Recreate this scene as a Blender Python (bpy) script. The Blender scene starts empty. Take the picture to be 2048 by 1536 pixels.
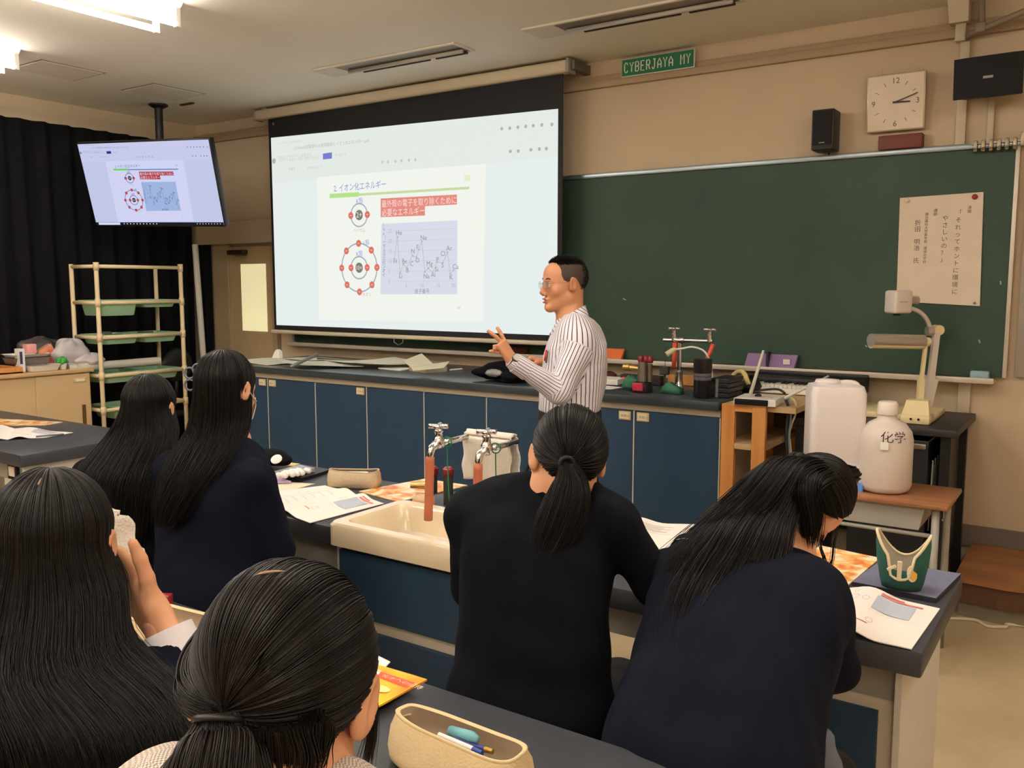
import bpy, bmesh, math, random
import numpy as np
from mathutils import Vector, Matrix

random.seed(7)
rng = np.random.default_rng(7)
scene = bpy.context.scene
COL = scene.collection

# ---------------------------------------------------------------- camera, world, exposure
cam_data = bpy.data.cameras.new('camera')
cam_data.sensor_width = 36.0
cam_data.lens = 36.0 * 1766 / 2048
cam_data.clip_start = 0.05
cam = bpy.data.objects.new('camera', cam_data)
COL.objects.link(cam)
cam.location = (0, 0, 1.6)
cam.rotation_euler = (math.radians(90 - 6.4), 0, math.radians(34.1))
scene.camera = cam

world = bpy.data.worlds.new('world')
scene.world = world
world.use_nodes = True
world.node_tree.nodes['Background'].inputs[0].default_value = (.9, .85, .8, 1)
world.node_tree.nodes['Background'].inputs[1].default_value = .05
scene.view_settings.view_transform = 'Standard'
scene.view_settings.look = 'None'
scene.view_settings.gamma = 1
scene.view_settings.use_curve_mapping = False
scene.view_settings.exposure = 0.0

LAMP_COLOR = (1.0, .925, .835)
LAMP_POWER = 54.0          # emission strength of every lit fluorescent tube

YAW = math.radians(34.1)
VR = np.array([math.cos(YAW), math.sin(YAW), 0.])     # the direction that runs along the camera's right
VF = np.array([-math.sin(YAW), math.cos(YAW), 0.])    # level direction the class looks roughly along
UP = np.array([0, 0, 1.])


# ---------------------------------------------------------------- materials
def lin(c):
    if isinstance(c, str):
        c = [int(c[i:i + 2], 16) for i in (0, 2, 4)]
    return tuple(((v / 255) / 12.92 if v / 255 <= .04045 else ((v / 255 + .055) / 1.055) ** 2.4) for v in c)


MATS = {}


def mat(name, color=(128, 128, 128), rough=.5, metal=0., spec=.5, noise=(12, .06), bump=None, emit=0.,
        trans=0., sheen=0., coat=0., stretch=None, alpha=1., ior=1.45, sss=0.):
    if name in MATS:
        return MATS[name]
    m = bpy.data.materials.new(name)
    m.use_nodes = True
    nt = m.node_tree
    b = nt.nodes['Principled BSDF']
    L = lin(color)
    tc = nt.nodes.new('ShaderNodeTexCoord')
    mp = nt.nodes.new('ShaderNodeMapping')
    nt.links.new(tc.outputs['Object'], mp.inputs[0])
    if stretch:
        mp.inputs['Scale'].default_value = stretch
    n = nt.nodes.new('ShaderNodeTexNoise')
    n.inputs['Scale'].default_value = noise[0]
    n.inputs['Detail'].default_value = 4
    nt.links.new(mp.outputs[0], n.inputs['Vector'])
    mix = nt.nodes.new('ShaderNodeMix')
    mix.data_type = 'RGBA'
    a = noise[1]
    mix.inputs[6].default_value = (*[v * (1 - a) for v in L], 1)
    mix.inputs[7].default_value = (*[min(1, v * (1 + a)) for v in L], 1)
    nt.links.new(n.outputs[0], mix.inputs[0])
    nt.links.new(mix.outputs[2], b.inputs['Base Color'])
    b.inputs['Roughness'].default_value = rough
    b.inputs['Metallic'].default_value = metal
    b.inputs['Specular IOR Level'].default_value = spec
    b.inputs['IOR'].default_value = ior
    if trans:
        b.inputs['Transmission Weight'].default_value = trans
    if sheen:
        b.inputs['Sheen Weight'].default_value = sheen
    if coat:
        b.inputs['Coat Weight'].default_value = coat
    if sss:
        b.inputs['Subsurface Weight'].default_value = sss
        b.inputs['Subsurface Radius'].default_value = (.01, .004, .002)
    if alpha < 1:
        b.inputs['Alpha'].default_value = alpha
    if emit:
        nt.links.new(mix.outputs[2], b.inputs['Emission Color'])
        b.inputs['Emission Strength'].default_value = emit
    if bump:
        n2 = nt.nodes.new('ShaderNodeTexNoise')
        n2.inputs['Scale'].default_value = bump[0]
        n2.inputs['Detail'].default_value = 3
        nt.links.new(mp.outputs[0], n2.inputs['Vector'])
        bp = nt.nodes.new('ShaderNodeBump')
        bp.inputs['Strength'].default_value = bump[1]
        bp.inputs['Distance'].default_value = .004
        nt.links.new(n2.outputs[0], bp.inputs['Height'])
        nt.links.new(bp.outputs[0], b.inputs['Normal'])
    MATS[name] = m
    return m


def ramp_mat(name, stops, scale=4, stretch=(1, 1, 1), rough=.5, kind='noise', detail=4, spec=.4, distort=0., emit=0.):
    """base colour from a ramp over noise or wave bands"""
    if name in MATS:
        return MATS[name]
    m = mat(name, (128, 128, 128), rough, spec=spec)
    nt = m.node_tree
    b = nt.nodes['Principled BSDF']
    mp = [n for n in nt.nodes if n.type == 'MAPPING'][0]
    mp.inputs['Scale'].default_value = stretch
    if kind == 'noise':
        t = nt.nodes.new('ShaderNodeTexNoise')
        t.inputs['Scale'].default_value = scale
        t.inputs['Detail'].default_value = detail
        t.inputs['Distortion'].default_value = distort
    elif kind == 'voronoi':
        t = nt.nodes.new('ShaderNodeTexVoronoi')
        t.inputs['Scale'].default_value = scale
    else:
        t = nt.nodes.new('ShaderNodeTexWave')
        t.inputs['Scale'].default_value = scale
        t.inputs['Distortion'].default_value = distort
        t.inputs['Detail'].default_value = detail
    nt.links.new(mp.outputs[0], t.inputs['Vector'])
    r = nt.nodes.new('ShaderNodeValToRGB')
    el = r.color_ramp.elements
    while len(el) < len(stops):
        el.new(.5)
    for e, (p, c) in zip(el, stops):
        e.position = p
        e.color = (*lin(c), 1)
    nt.links.new(t.outputs[0], r.inputs[0])
    nt.links.new(r.outputs[0], b.inputs['Base Color'])
    if kind == 'checker':
        ck_n = nt.nodes.new('ShaderNodeTexChecker'); ck_n.inputs['Scale'].default_value = scale
        ck_n.inputs['Color1'].default_value = (*lin(stops[0][1]), 1); ck_n.inputs['Color2'].default_value = (*lin(stops[1][1]), 1)
        nt.links.new(mp.outputs[0], ck_n.inputs['Vector']); nt.links.new(ck_n.outputs[0], b.inputs['Base Color'])
    if emit:
        nt.links.new(r.outputs[0], b.inputs['Emission Color'])
        b.inputs['Emission Strength'].default_value = emit
    return m


# ---------------------------------------------------------------- objects
ROOT_LOC = {}


def tag(o, label=None, cat=None, group=None, kind=None):
    if label: o['label'] = label
    if cat: o['category'] = cat
    if group: o['group'] = group
    if kind: o['kind'] = kind
    return o


def thing(name, label, cat, loc, group=None):
    o = bpy.data.objects.new(name, None)
    o.empty_display_size = .05
    COL.objects.link(o)
    o.location = loc
    ROOT_LOC[o.name] = np.array(loc, float)
    return tag(o, label, cat, group)


class MB:
    """collects shapes given in world metres (through an optional transform) and links them as one mesh object"""

    def __init__(s, xf=None):
        s.v = []; s.f = []; s.m = []; s.n = 0; s.xf = xf; s.cur = 0

    def add(s, verts, faces, mi=None):
        v = np.asarray(verts, float).reshape(-1, 3)
        if s.xf is not None:
            A = np.array(s.xf)
            v = v @ A[:3, :3].T + A[:3, 3]
        s.v.append(v)
        n = s.n
        for f in faces:
            s.f.append([int(i) + n for i in f])
        s.m += [s.cur if mi is None else mi] * len(faces)
        s.n += len(v)
        return s

    def addbm(s, bm, mi=None):
        bm.verts.ensure_lookup_table()
        for i, v in enumerate(bm.verts): v.index = i
        s.add([v.co[:] for v in bm.verts], [[v.index for v in f.verts] for f in bm.faces], mi)
        bm.free()
        return s

    def box(s, a, b, bev=0., seg=2, mi=None, rot=None):
        a, b = np.minimum(a, b), np.maximum(a, b)
        c, d = (a + b) / 2, b - a
        bm = bmesh.new()
        bmesh.ops.create_cube(bm, size=1)
        for v in bm.verts: v.co = Vector((v.co.x * d[0], v.co.y * d[1], v.co.z * d[2]))
        if bev:
            bmesh.ops.bevel(bm, geom=bm.edges[:], offset=min(bev, .49 * min(d)), segments=seg, affect='EDGES', profile=.5)
        M = Matrix.Translation(Vector(c))
        if rot is not None: M = M @ rot
        bmesh.ops.transform(bm, matrix=M, verts=bm.verts)
        return s.addbm(bm, mi)

    def tube(s, pts, r, n=8, cap=True, mi=None, closed=False):
        P = np.asarray(pts, float)
        N = len(P)
        R = np.broadcast_to(np.asarray(r, float), (N,))
        if closed:
            T = np.roll(P, -1, 0) - np.roll(P, 1, 0)
        else:
            T = np.gradient(P, axis=0)
        T /= np.linalg.norm(T, axis=1)[:, None] + 1e-12
        ref = np.array([0, 0, 1.]) if abs(T[0][2]) < .9 else np.array([1., 0, 0])
        V = []
        u = np.cross(T[0], ref); u /= np.linalg.norm(u)
        for i in range(N):
            u = u - T[i] * (u @ T[i]); u /= np.linalg.norm(u) + 1e-12
            w = np.cross(T[i], u)
            for k in range(n):
                a = 2 * math.pi * k / n
                V.append(P[i] + R[i] * (math.cos(a) * u + math.sin(a) * w))
        F = []
        for i in range(N if closed else N - 1):
            j = (i + 1) % N
            for k in range(n):
                F.append([i * n + k, i * n + (k + 1) % n, j * n + (k + 1) % n, j * n + k])
        if cap and not closed:
            F.append(list(range(n))[::-1]); F.append([(N - 1) * n + k for k in range(n)])
        return s.add(V, F, mi)

    def lathe(s, prof, c=(0, 0, 0), n=24, axis=(0, 0, 1), mi=None, sq=(1, 1), capb=True, capt=True):
        """profile [(radius, height)] turned about an axis through c"""
        ax = np.array(axis, float); ax /= np.linalg.norm(ax)
        ref = np.array([1., 0, 0]) if abs(ax[0]) < .9 else np.array([0, 1., 0])
        u = ref - ax * (ref @ ax); u /= np.linalg.norm(u)
        w = np.cross(ax, u)
        V = []; F = []
        for r, h in prof:
            for k in range(n):
                a = 2 * math.pi * k / n
                V.append(np.array(c) + ax * h + r * (sq[0] * math.cos(a) * u + sq[1] * math.sin(a) * w))
        for i in range(len(prof) - 1):
            for k in range(n):
                F.append([i * n + k, i * n + (k + 1) % n, (i + 1) * n + (k + 1) % n, (i + 1) * n + k])
        if capb: F.append(list(range(n))[::-1])
        if capt: F.append([(len(prof) - 1) * n + k for k in range(n)])
        return s.add(V, F, mi)

    def prism(s, poly, off, mi=None):
        """closed polygon of 3-D points pushed along off"""
        P = np.asarray(poly, float); n = len(P)
        V = np.vstack([P, P + np.asarray(off, float)])
        nrm = sum(np.cross(P[i] - P[0], P[(i + 1) % n] - P[0]) for i in range(1, n - 1))
        fl = nrm @ np.asarray(off, float) > 0
        F = [list(range(n))[::-1], [n + k for k in range(n)]] + [[k, (k + 1) % n, n + (k + 1) % n, n + k] for k in range(n)]
        if not fl: F = [f[::-1] for f in F]
        return s.add(V, F, mi)

    def sheet(s, G, thick=0., nrm=None, mi=None, wrap=False):
        """grid of points (rows, cols, 3); with thick it becomes a closed slab"""
        G = np.asarray(G, float); a, b = G.shape[:2]
        def q(o, flip):
            F = []
            for i in range(a - 1):
                for j in range(b if wrap else b - 1):
                    k = (j + 1) % b
                    f = [o + i * b + j, o + i * b + k, o + (i + 1) * b + k, o + (i + 1) * b + j]
                    F.append(f[::-1] if flip else f)
            return F
        if not thick:
            return s.add(G, q(0, False), mi)
        if nrm is None:
            du = np.gradient(G, axis=0); dv = np.gradient(G, axis=1)
            N = np.cross(du, dv); N /= np.linalg.norm(N, axis=2)[..., None] + 1e-12
        else:
            N = np.broadcast_to(np.array(nrm, float), G.shape)
        H = G - N * thick
        F = q(0, True) + q(a * b, False)
        rim = [(0, j) for j in range(b)] + [(i, b - 1) for i in range(1, a)] + [(a - 1, j) for j in range(b - 2, -1, -1)] + [(i, 0) for i in range(a - 2, 0, -1)]
        if wrap:
            for i in (0, a - 1):
                for j in range(b):
                    k = (j + 1) % b
                    f = [i * b + j, i * b + k, a * b + i * b + k, a * b + i * b + j]
                    F.append(f if i == 0 else f[::-1])
        else:
            for (i, j), (k, l) in zip(rim, rim[1:] + rim[:1]):
                F.append([i * b + j, k * b + l, a * b + k * b + l, a * b + i * b + j])
        return s.add(np.vstack([G.reshape(-1, 3), H.reshape(-1, 3)]), F, mi)

    def ball(s, c, r, n=16, mi=None):
        r = np.broadcast_to(np.asarray(r, float), (3,))
        bm = bmesh.new()
        bmesh.ops.create_uvsphere(bm, u_segments=n, v_segments=max(6, n * 2 // 3), radius=1)
        for v in bm.verts: v.co = Vector((c[0] + v.co.x * r[0], c[1] + v.co.y * r[1], c[2] + v.co.z * r[2]))
        return s.addbm(bm, mi)

    def text(s, txt, org, ux, uz, size, mi=None, lift=0., align='LEFT', vert=False, gap=1.1):
        """flat lettering: org = baseline start, ux / uz = reading and up directions"""
        ux = np.array(ux, float); ux /= np.linalg.norm(ux); uz = np.array(uz, float); uz /= np.linalg.norm(uz)
        items = [(txt, np.array(org, float))] if not vert else [(ch, np.array(org, float) - uz * size * gap * i) for i, ch in enumerate(txt)]
        for t, o in items:
            V, F = glyphs(t, align)
            if len(V):
                nrm = np.cross(ux, uz)
                s.add(o + size * (V[:, :1] * ux + V[:, 1:2] * uz) + nrm * lift, F, mi)
        return s

    def data(s):
        return np.vstack(s.v), s.f

    def build(s, name, mats, parent=None, smooth=None, label=None):
        V = np.vstack(s.v)
        return link_mesh(name, V, s.f, mats, parent, smooth, s.m, label)


GL = {}


def glyphs(t, align):
    if (t, align) not in GL:
        cu = bpy.data.curves.new('lettering', 'FONT')
        cu.body = t; cu.align_x = align; cu.resolution_u = 2
        o = bpy.data.objects.new('lettering', cu)
        COL.objects.link(o)
        dg = bpy.context.evaluated_depsgraph_get()
        me = bpy.data.meshes.new_from_object(o.evaluated_get(dg))
        V = np.array([v.co[:] for v in me.vertices]).reshape(-1, 3)
        F = [list(p.vertices) for p in me.polygons]
        bpy.data.objects.remove(o); bpy.data.curves.remove(cu); bpy.data.meshes.remove(me)
        GL[(t, align)] = (V, F)
    return GL[(t, align)]


def link_mesh(name, V, F, mats, parent=None, smooth=None, mi=None, label=None, attr=None):
    V = np.asarray(V, float)
    if parent is not None:
        root = parent
        while root.parent is not None: root = root.parent
        loc = ROOT_LOC[root.name]
    else:
        lo, hi = V.min(0), V.max(0)
        loc = np.array([(lo[0] + hi[0]) / 2, (lo[1] + hi[1]) / 2, lo[2]])
    me = bpy.data.meshes.new(name)
    V = V - loc
    if isinstance(F, np.ndarray):
        k = F.shape[1]
        me.vertices.add(len(V)); me.vertices.foreach_set('co', V.ravel().astype(np.float32))
        me.loops.add(F.size); me.loops.foreach_set('vertex_index', F.ravel().astype(np.int32))
        me.polygons.add(len(F)); me.polygons.foreach_set('loop_start', np.arange(0, F.size, k, dtype=np.int32))
        me.update(calc_edges=True)
        me.validate()
    else:
        me.from_pydata(V.tolist(), [], F)
    if not isinstance(mats, (list, tuple)): mats = [mats]
    for m in mats: me.materials.append(m)
    if mi is not None and len(mats) > 1:
        me.polygons.foreach_set('material_index', np.array(mi, dtype=np.int32))
    if smooth:
        me.polygons.foreach_set('use_smooth', np.ones(len(me.polygons), dtype=bool))
        if smooth is not True:
            me.set_sharp_from_angle(angle=math.radians(smooth))
    if attr:
        for k, val in attr.items():
            at = me.attributes.new(k, 'FLOAT', 'POINT')
            at.data.foreach_set('value', np.asarray(val, dtype=np.float32))
    me.update()
    o = bpy.data.objects.new(name, me)
    COL.objects.link(o)
    if parent is not None:
        o.parent = parent
    else:
        o.location = loc
        ROOT_LOC[o.name] = loc
    if label: o['label'] = label
    return o


def struct(name, mb, m, parent=None, smooth=None):
    o = mb.build(name, m, parent, smooth)
    if parent is None: o['kind'] = 'structure'
    return o


def A(*p): return np.array(p, float)


def spline(pts, n):
    """Catmull-Rom through the points, n samples"""
    P = np.asarray(pts, float)
    K = len(P)
    if K == 2:
        t = np.linspace(0, 1, n)[:, None]
        return P[0] * (1 - t) + P[1] * t
    E = np.vstack([2 * P[0] - P[1], P, 2 * P[-1] - P[-2]])
    x = np.linspace(0, K - 1, n)
    i = np.minimum(x.astype(int), K - 2); t = (x - i)[:, None]
    a, b, c, d = E[i], E[i + 1], E[i + 2], E[i + 3]
    return .5 * (2 * b + (c - a) * t + (2 * a - 5 * b + 4 * c - d) * t ** 2 + (3 * b - a - 3 * c + d) * t ** 3)


def arc(c, r, a0, a1, n, e1, e2):
    return [np.array(c) + r * (math.cos(t) * np.array(e1) + math.sin(t) * np.array(e2)) for t in np.linspace(a0, a1, n)]


def copy_tree(root, loc, label, group=None):
    """a copy of a thing with copies of its parts and their sub-parts"""
    r = root.copy(); COL.objects.link(r); r.location = loc; r['label'] = label
    ROOT_LOC[r.name] = np.array(loc, float)
    if group: r['group'] = group
    for ch in list(root.children):
        c = ch.copy(); COL.objects.link(c); c.parent = r
        for g in list(ch.children):
            d = g.copy(); COL.objects.link(d); d.parent = c
    return r


CREAM = mat('painted_wall', (196, 176, 148), .75, noise=(3, .05), bump=(60, .08))
CEIL = mat('painted_ceiling', (234, 226, 212), .85, noise=(2, .04), bump=(80, .05))
WOODY = ramp_mat('orange_wood', [(.3, (186, 120, 62)), (.7, (208, 146, 84))], 3, (6, 6, .6), .45, 'noise', 5)
WHITE = mat('white_plastic', (232, 228, 220), .4, noise=(6, .02))
OFFW = mat('off_white_metal', (214, 200, 176), .45, noise=(6, .03))
BLACK = mat('black_plastic', (22, 21, 22), .45, noise=(20, .1))
DARKTOP = mat('black_worktop', (58, 60, 66), .38, spec=.45, noise=(40, .12))
BLUE = mat('navy_laminate', (41, 64, 88), .5, noise=(8, .05), spec=.35)
CHROME = mat('chrome', (225, 225, 228), .12, 1., noise=(30, .03))
STEEL = mat('brushed_metal', (176, 172, 166), .35, 1., noise=(30, .05))
GREYM = mat('grey_painted_steel', (150, 146, 136), .45, noise=(15, .05))
PAPER = mat('white_paper', (240, 236, 226), .8, noise=(5, .02))
INK = mat('printing_ink', (60, 58, 62), .8)
FABBLK = mat('black_cloth', (13, 13, 16), .95, noise=(50, .2), bump=(120, .3), spec=.2)

# ================================================================ the room
XL, XR, YB, YF, H = -7.13, 2.6, -4.6, 5.3, 3.06
struct('floor', MB().box((XL, YB, -.1), (XR, YF, 0)), ramp_mat('beige_linoleum', [(.3, (176, 158, 124)), (.5, (190, 172, 138)), (.75, (202, 184, 150))], 2.2, rough=.5, detail=8))
struct('ceiling', MB().box((XL, YB, H), (XR, YF, H + .1)), CEIL)
struct('wall_front', MB().box((XL - .1, YF, 0), (XR + .1, YF + .1, H)), CREAM)
struct('wall_left', MB().box((XL - .1, YB, 0), (XL, YF, H)), CREAM)
struct('wall_right', MB().box((XR, YB, 0), (XR + .1, YF, H)), CREAM)
struct('wall_back', MB().box((XL - .1, YB - .1, 0), (XR + .1, YB, H)), CREAM)
# picture rail and boxed header over the side door
TRIMM = mat('shaded_trim', (168, 146, 118), .7)  # browner than the wall: the rail's shade is put into its colour
struct('trim_1', MB().box((XL, YF - .035, 2.885), (XR, YF, 2.93), .006).box((XL, YF - .02, 2.93), (XR, YF, 2.965), .004), TRIMM, smooth=30)
struct('trim_2', MB().box((XL + .02, YF - .1, 1.965), (-5.95, YF, 2.17), .006), mat('header_paint', (172, 154, 128), .7))
struct('baseboard_front', MB().box((-.9, YF - .015, .18), (XR, YF, .30), .003), mat('grey_skirting', (112, 102, 90), .6))
# the side door on the front wall
dm = mat('door_paint', (176, 152, 116), .55)
d = MB().box((-6.66, YF - .04, 0), (-6.1, YF, 1.94), .004)
door = struct('door_1', d, dm)
fr = MB().box((-6.9, YF - .06, 0), (-6.66, YF - .001, 1.965), .004).box((-6.1, YF - .05, 0), (-6.04, YF - .001, 1.965), .004)
o = struct('door_frame', fr, mat('door_frame_paint', (160, 140, 110), .55), door)
struct('door_window', MB().box((-6.5, YF - .046, 1.19), (-6.17, YF - .035, 1.785)), mat('lit_frosted_glass', (236, 228, 180), .6, emit=.62), door)
cl = MB().box((-6.62, YF - .1, 1.87), (-6.4, YF - .04, 1.91), .006).tube([(-6.5, YF - .09, 1.86), (-6.42, YF - .16, 1.86), (-6.36, YF - .09, 1.86)], .008)
struct('door_closer', cl, mat('dark_bronze', (70, 60, 48), .4, .6), door)

# ceiling hatches
hm = mat('hatch_panel', (222, 212, 196), .8)
hf = mat('hatch_gap', (150, 138, 120), .8)
for k, (y0, y1) in enumerate(((3.2, 3.655), (4.02, 4.465))):
    t = thing('ceiling_hatch', ['square ceiling hatch nearest the lit lamp', 'square ceiling hatch by the television pole'][k], 'hatch', (-6.07, (y0 + y1) / 2, H - .01), None)
    MB().box((-6.28, y0, H - .004), (-5.865, y1, H)).build('frame', hf, t)
    MB().box((-6.265, y0 + .015, H - .008), (-5.88, y1 - .015, H - .001), .002).build('panel', hm, t)

# fluorescent fixtures
TUBE = mat('lit_tube', (255, 255, 255), .5, noise=(1, 0), emit=LAMP_POWER)
nt = TUBE.node_tree
for l in list(nt.links):
    if l.to_socket.name == 'Emission Color': nt.links.remove(l)
nt.nodes['Principled BSDF'].inputs['Emission Color'].default_value = (*LAMP_COLOR, 1)
LAMPX = (-5.85, -4.22, -2.55, -.9, .75)
proto = None
names = ['window side', 'second', 'third', 'fourth', 'fifth']
for iy, (y0, y1) in enumerate(((1.75, 3.0), (-.9, .35), (-3.6, -2.35))):
    for ix, x in enumerate(LAMPX):
        lab = ('lit white fluorescent ceiling lamp, ' + ['front row', 'row above the camera', 'back row'][iy] + ', ' + ['first', 'second', 'third', 'fourth', 'fifth'][ix] + ' from the curtain')
        loc = (x, (y0 + y1) / 2, H - .02)
        if proto is None:
            t = proto = thing('ceiling_lamp', lab, 'lamp', loc, 'lit fluorescent ceiling lamps')
            MB().prism([(x - .13, y0, H), (x - .05, y0, H - .08), (x + .05, y0, H - .08), (x + .13, y0, H)], (0, y1 - y0, 0)).build('housing', WHITE, t)
            for sx in (-.09, .09):
                for ye in (y0, y1 - .03): MB().box((x + sx - .012, ye, H - .125), (x + sx + .012, ye + .03, H - .02), .003).build('socket', WHITE, t)
                MB().tube([(x + sx, y0 + .03, H - .106), (x + sx, y1 - .03, H - .106)], .0165, 8).build('tube', TUBE, t, True)
        else:
            copy_tree(proto, loc, lab, 'lit fluorescent ceiling lamps')
# unlit recessed fixtures in front
um = mat('dull_reflector', (128, 116, 100), .35, .5)
for k, (x0, x1, lab) in enumerate(((-4.62, -3.39, 'unlit recessed strip lamp in the ceiling above the projector screen'), (-2.9, -1.66, 'unlit recessed strip lamp in the ceiling near the green sign'))):
    t = thing('recessed_lamp', lab, 'lamp', ((x0 + x1) / 2, 4.49, H - .01), 'unlit recessed lamps')
    f = MB()
    for a, b in (((x0, 4.38, H - .012), (x1, 4.40, H)), ((x0, 4.58, H - .012), (x1, 4.60, H)), ((x0, 4.40, H - .012), (x0 + .2, 4.58, H)), ((x1 - .02, 4.40, H - .012), (x1, 4.58, H))):
        f.box(a, b, .002)
    f.build('frame', mat('fixture_frame', (214, 204, 186), .6), t)
    MB().box((x0 + .2, 4.40, H - .006), (x1 - .02, 4.58, H - .001)).build('reflector', um, t)
    MB().tube([(x0 + .22, 4.52, H - .02), (x1 - .04, 4.52, H - .02)], .013, 8).build('tube', mat('unlit_tube', (176, 168, 156), .3), t, True)
    MB().box((x0 + .3, 4.575, H - .022), (x1 - .35, 4.59, H - .006)).box((x1 - .3, 4.575, H - .022), (x1 - .05, 4.59, H - .006)).build('clip_rail', mat('dark_slot', (72, 62, 52), .6), t)

# black-out curtain along the left wall
def curtain(name, lab, p0, p1, z0, z1, waves, amp, nrm):
    p0, p1 = A(*p0), A(*p1)
    n = 16 * waves
    rows = []
    for z in np.linspace(z1, z0, 12):
        w = 1 - .35 * (z - z0) / (z1 - z0)
        row = []
        for i in range(n + 1):
            s = i / n
            a = amp * w * (math.sin(2 * math.pi * waves * s + .6 * math.sin(5 * s)) + .35 * math.sin(2 * math.pi * waves * s * 1.7 + z))
            row.append(np.append(p0 + (p1 - p0) * s + A(*nrm) * a, z))
        rows.append(row)
    o = MB().sheet(rows, .004).build(name, FABBLK, None, True)
    return tag(o, lab, 'curtain')
curtain('blackout_curtain', 'long black blackout curtain along the left wall', (XL + .1, -2.5), (XL + .1, 5.15), .03, 2.87, 44, .03, (1, 0))
curtain('blackout_curtain', 'narrow black curtain beside the wooden side door', (-7.04, YF - .12), (-6.86, YF - .08), .03, 1.965, 3, .012, (0, 1))
ro = MB().tube([(-7.01,5.16,1.969), (-6.925,5.14,0.91), (-6.86, 5.12, .0)], .028, 12).build('paper_roll', PAPER, None, 30)
tag(ro, 'tall pale paper roll leaning between two black curtains', 'roll')

# ================================================================ front wall fittings
# chalkboard
BX0, BX1, BZ0, BZ1 = -5.84, -.455, 1.115, 2.305
cb = thing('chalkboard', 'long dark green chalkboard with silver frame and chalk tray', 'chalkboard', ((BX0 + BX1) / 2, YF, BZ0))
BOARD = ramp_mat('green_board', [(.3, (46, 66, 55)), (.55, (52, 74, 61)), (.8, (60, 82, 69))], 1.6, (1, 1, 1), .55, 'noise', 9, .35)
MB().box((BX0, YF - .03, BZ0), (BX1, YF - .002, BZ1)).build('board_panel', BOARD, cb)
al = mat('blue_grey_aluminium', (150, 162, 168), .3, .8)
wa = mat('white_aluminium', (206, 198, 184), .4, .3)
MB().box((BX0 - .02, YF - .045, BZ1), (BX1 + .02, YF - .002, BZ1 + .03), .004).build('top_rail', al, cb, 30)
for x in (BX0 - .02, BX1): MB().box((x, YF - .045, BZ0), (x + .02, YF - .002, BZ1), .003).build('side_rail', wa, cb, 30)
MB().box((BX0 - .02, YF - .11, BZ0 - .03), (BX1 - .03, YF - .002, BZ0 - .012), .004).box((BX0 - .02, YF - .115, BZ0 - .03), (BX1 - .03, YF - .105, BZ0), .003).build('chalk_tray', wa, cb, 30)
ck = mat('chalk', (170, 176, 168), .9)
m = MB()
for p, q in (((-2.681,5.269,1.511), (-2.659,5.269,1.501)), ((-0.574,5.269,1.312), (-0.568,5.269,1.294)), ((-1.145,5.269,1.261), (-1.136,5.269,1.25)), ((-0.49,5.269,1.621), (-0.487,5.269,1.602))):
    m.tube([p, q], .004, 5)
m.build('chalk_mark', ck, cb)
# things lying on the tray
def on_tray(name, lab, cat, x0, x1, h, m, tilt=.25, d=.03, z0=BZ0 - .012):
    mb = MB().prism([(x0, YF - .10, z0), (x0, YF - .10 + d, z0), (x0 + .005, YF - .04 + d * .2, z0 + h), (x0 + .005, YF - .045 - d * .3, z0 + h)], (x1 - x0, 0, 0))
    return tag(mb.build(name, m, None, 30), lab, cat)
ORG = mat('orange_plastic', (222, 112, 58), .5)
on_tray('chalk_box', 'bright orange box on the chalk tray right of the teacher', 'box', -2.86, -2.66, .075, ORG)
on_tray('chalk_box', 'dark reddish box in the shadow under the projector screen', 'box', -3.62, -3.42, .06, mat('maroon_plastic', (92, 52, 40), .55))
er = thing('purple_eraser_case', 'wide purple plastic case on the chalk tray with dark strap', 'case', (-1.68, YF - .08, BZ0 - .012))
PUR = mat('purple_plastic', (134, 104, 150), .5)
z0 = BZ0 - .012
MB().prism([(-1.825, YF - .10, z0), (-1.825, YF - .06, z0), (-1.815, YF - .035, z0 + .085), (-1.815, YF - .06, z0 + .085)], (.30, 0, 0)).build('body', PUR, er, 30)
MB().box((-1.69, YF - .108, z0), (-1.675, YF - .05, z0 + .1), .003).build('strap', mat('dark_strap', (52, 38, 60), .6), er)
MB().box((-1.59, YF - .094, z0 + .03), (-1.55, YF - .08, z0 + .06)).build('sticker', WHITE, er)
tag(MB().box((-.60, YF - .10, BZ0 - .012), (-.51, YF - .06, BZ0 + .035), .008).build('board_eraser', mat('pale_blue_felt', (150, 178, 190), .8), None, 30), 'small pale blue eraser at the right end of the chalk tray', 'eraser')

# the notice on the board
ps = thing('paper_notice', 'white paper notice with vertical Japanese lettering on the chalkboard', 'notice', (-.79, YF - .036, 1.49))
q = [(-0.998,5.264,2.073), (-0.592,5.264,2.082), (-0.578,5.264,1.489), (-0.991,5.264,1.509)]
MB().prism(q, (0, -.002, 0)).build('sheet', mat('notice_paper', (222, 206, 186), .8), ps)
UXF, UZF = A(1, 0, 0), A(0, 0, 1)
m = MB()
def vtxt(m, txt, u, v, px, gap=1.12):
    m.text(txt, yfront(u, v), UXF, UZF, px, vert=True, gap=gap)
LET = 5.2610
TX = [('「それってホントに環境に', (-0.718,5.261,1.969), .031, 1.22), ('やさしいの？」', (-0.782,5.261,1.943), .032, 1.14), ('演題', (-0.663,5.261,1.998), .020, 1.0), ('講師', (-0.826,5.261,1.99), .020, 1.0),
      ('横浜薬科大学薬学部　環境化学科', (-0.867,5.261,1.973), .0175, 1.04), ('折田 明浩　氏', (-0.917,5.261,1.924), .032, 1.06)]
for s_, o_, z_, g_ in TX:
    m.text(s_, o_, UXF, UZF, z_, vert=True, gap=g_)
m.build('lettering', mat('notice_ink', (92, 78, 70), .8), ps)
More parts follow.
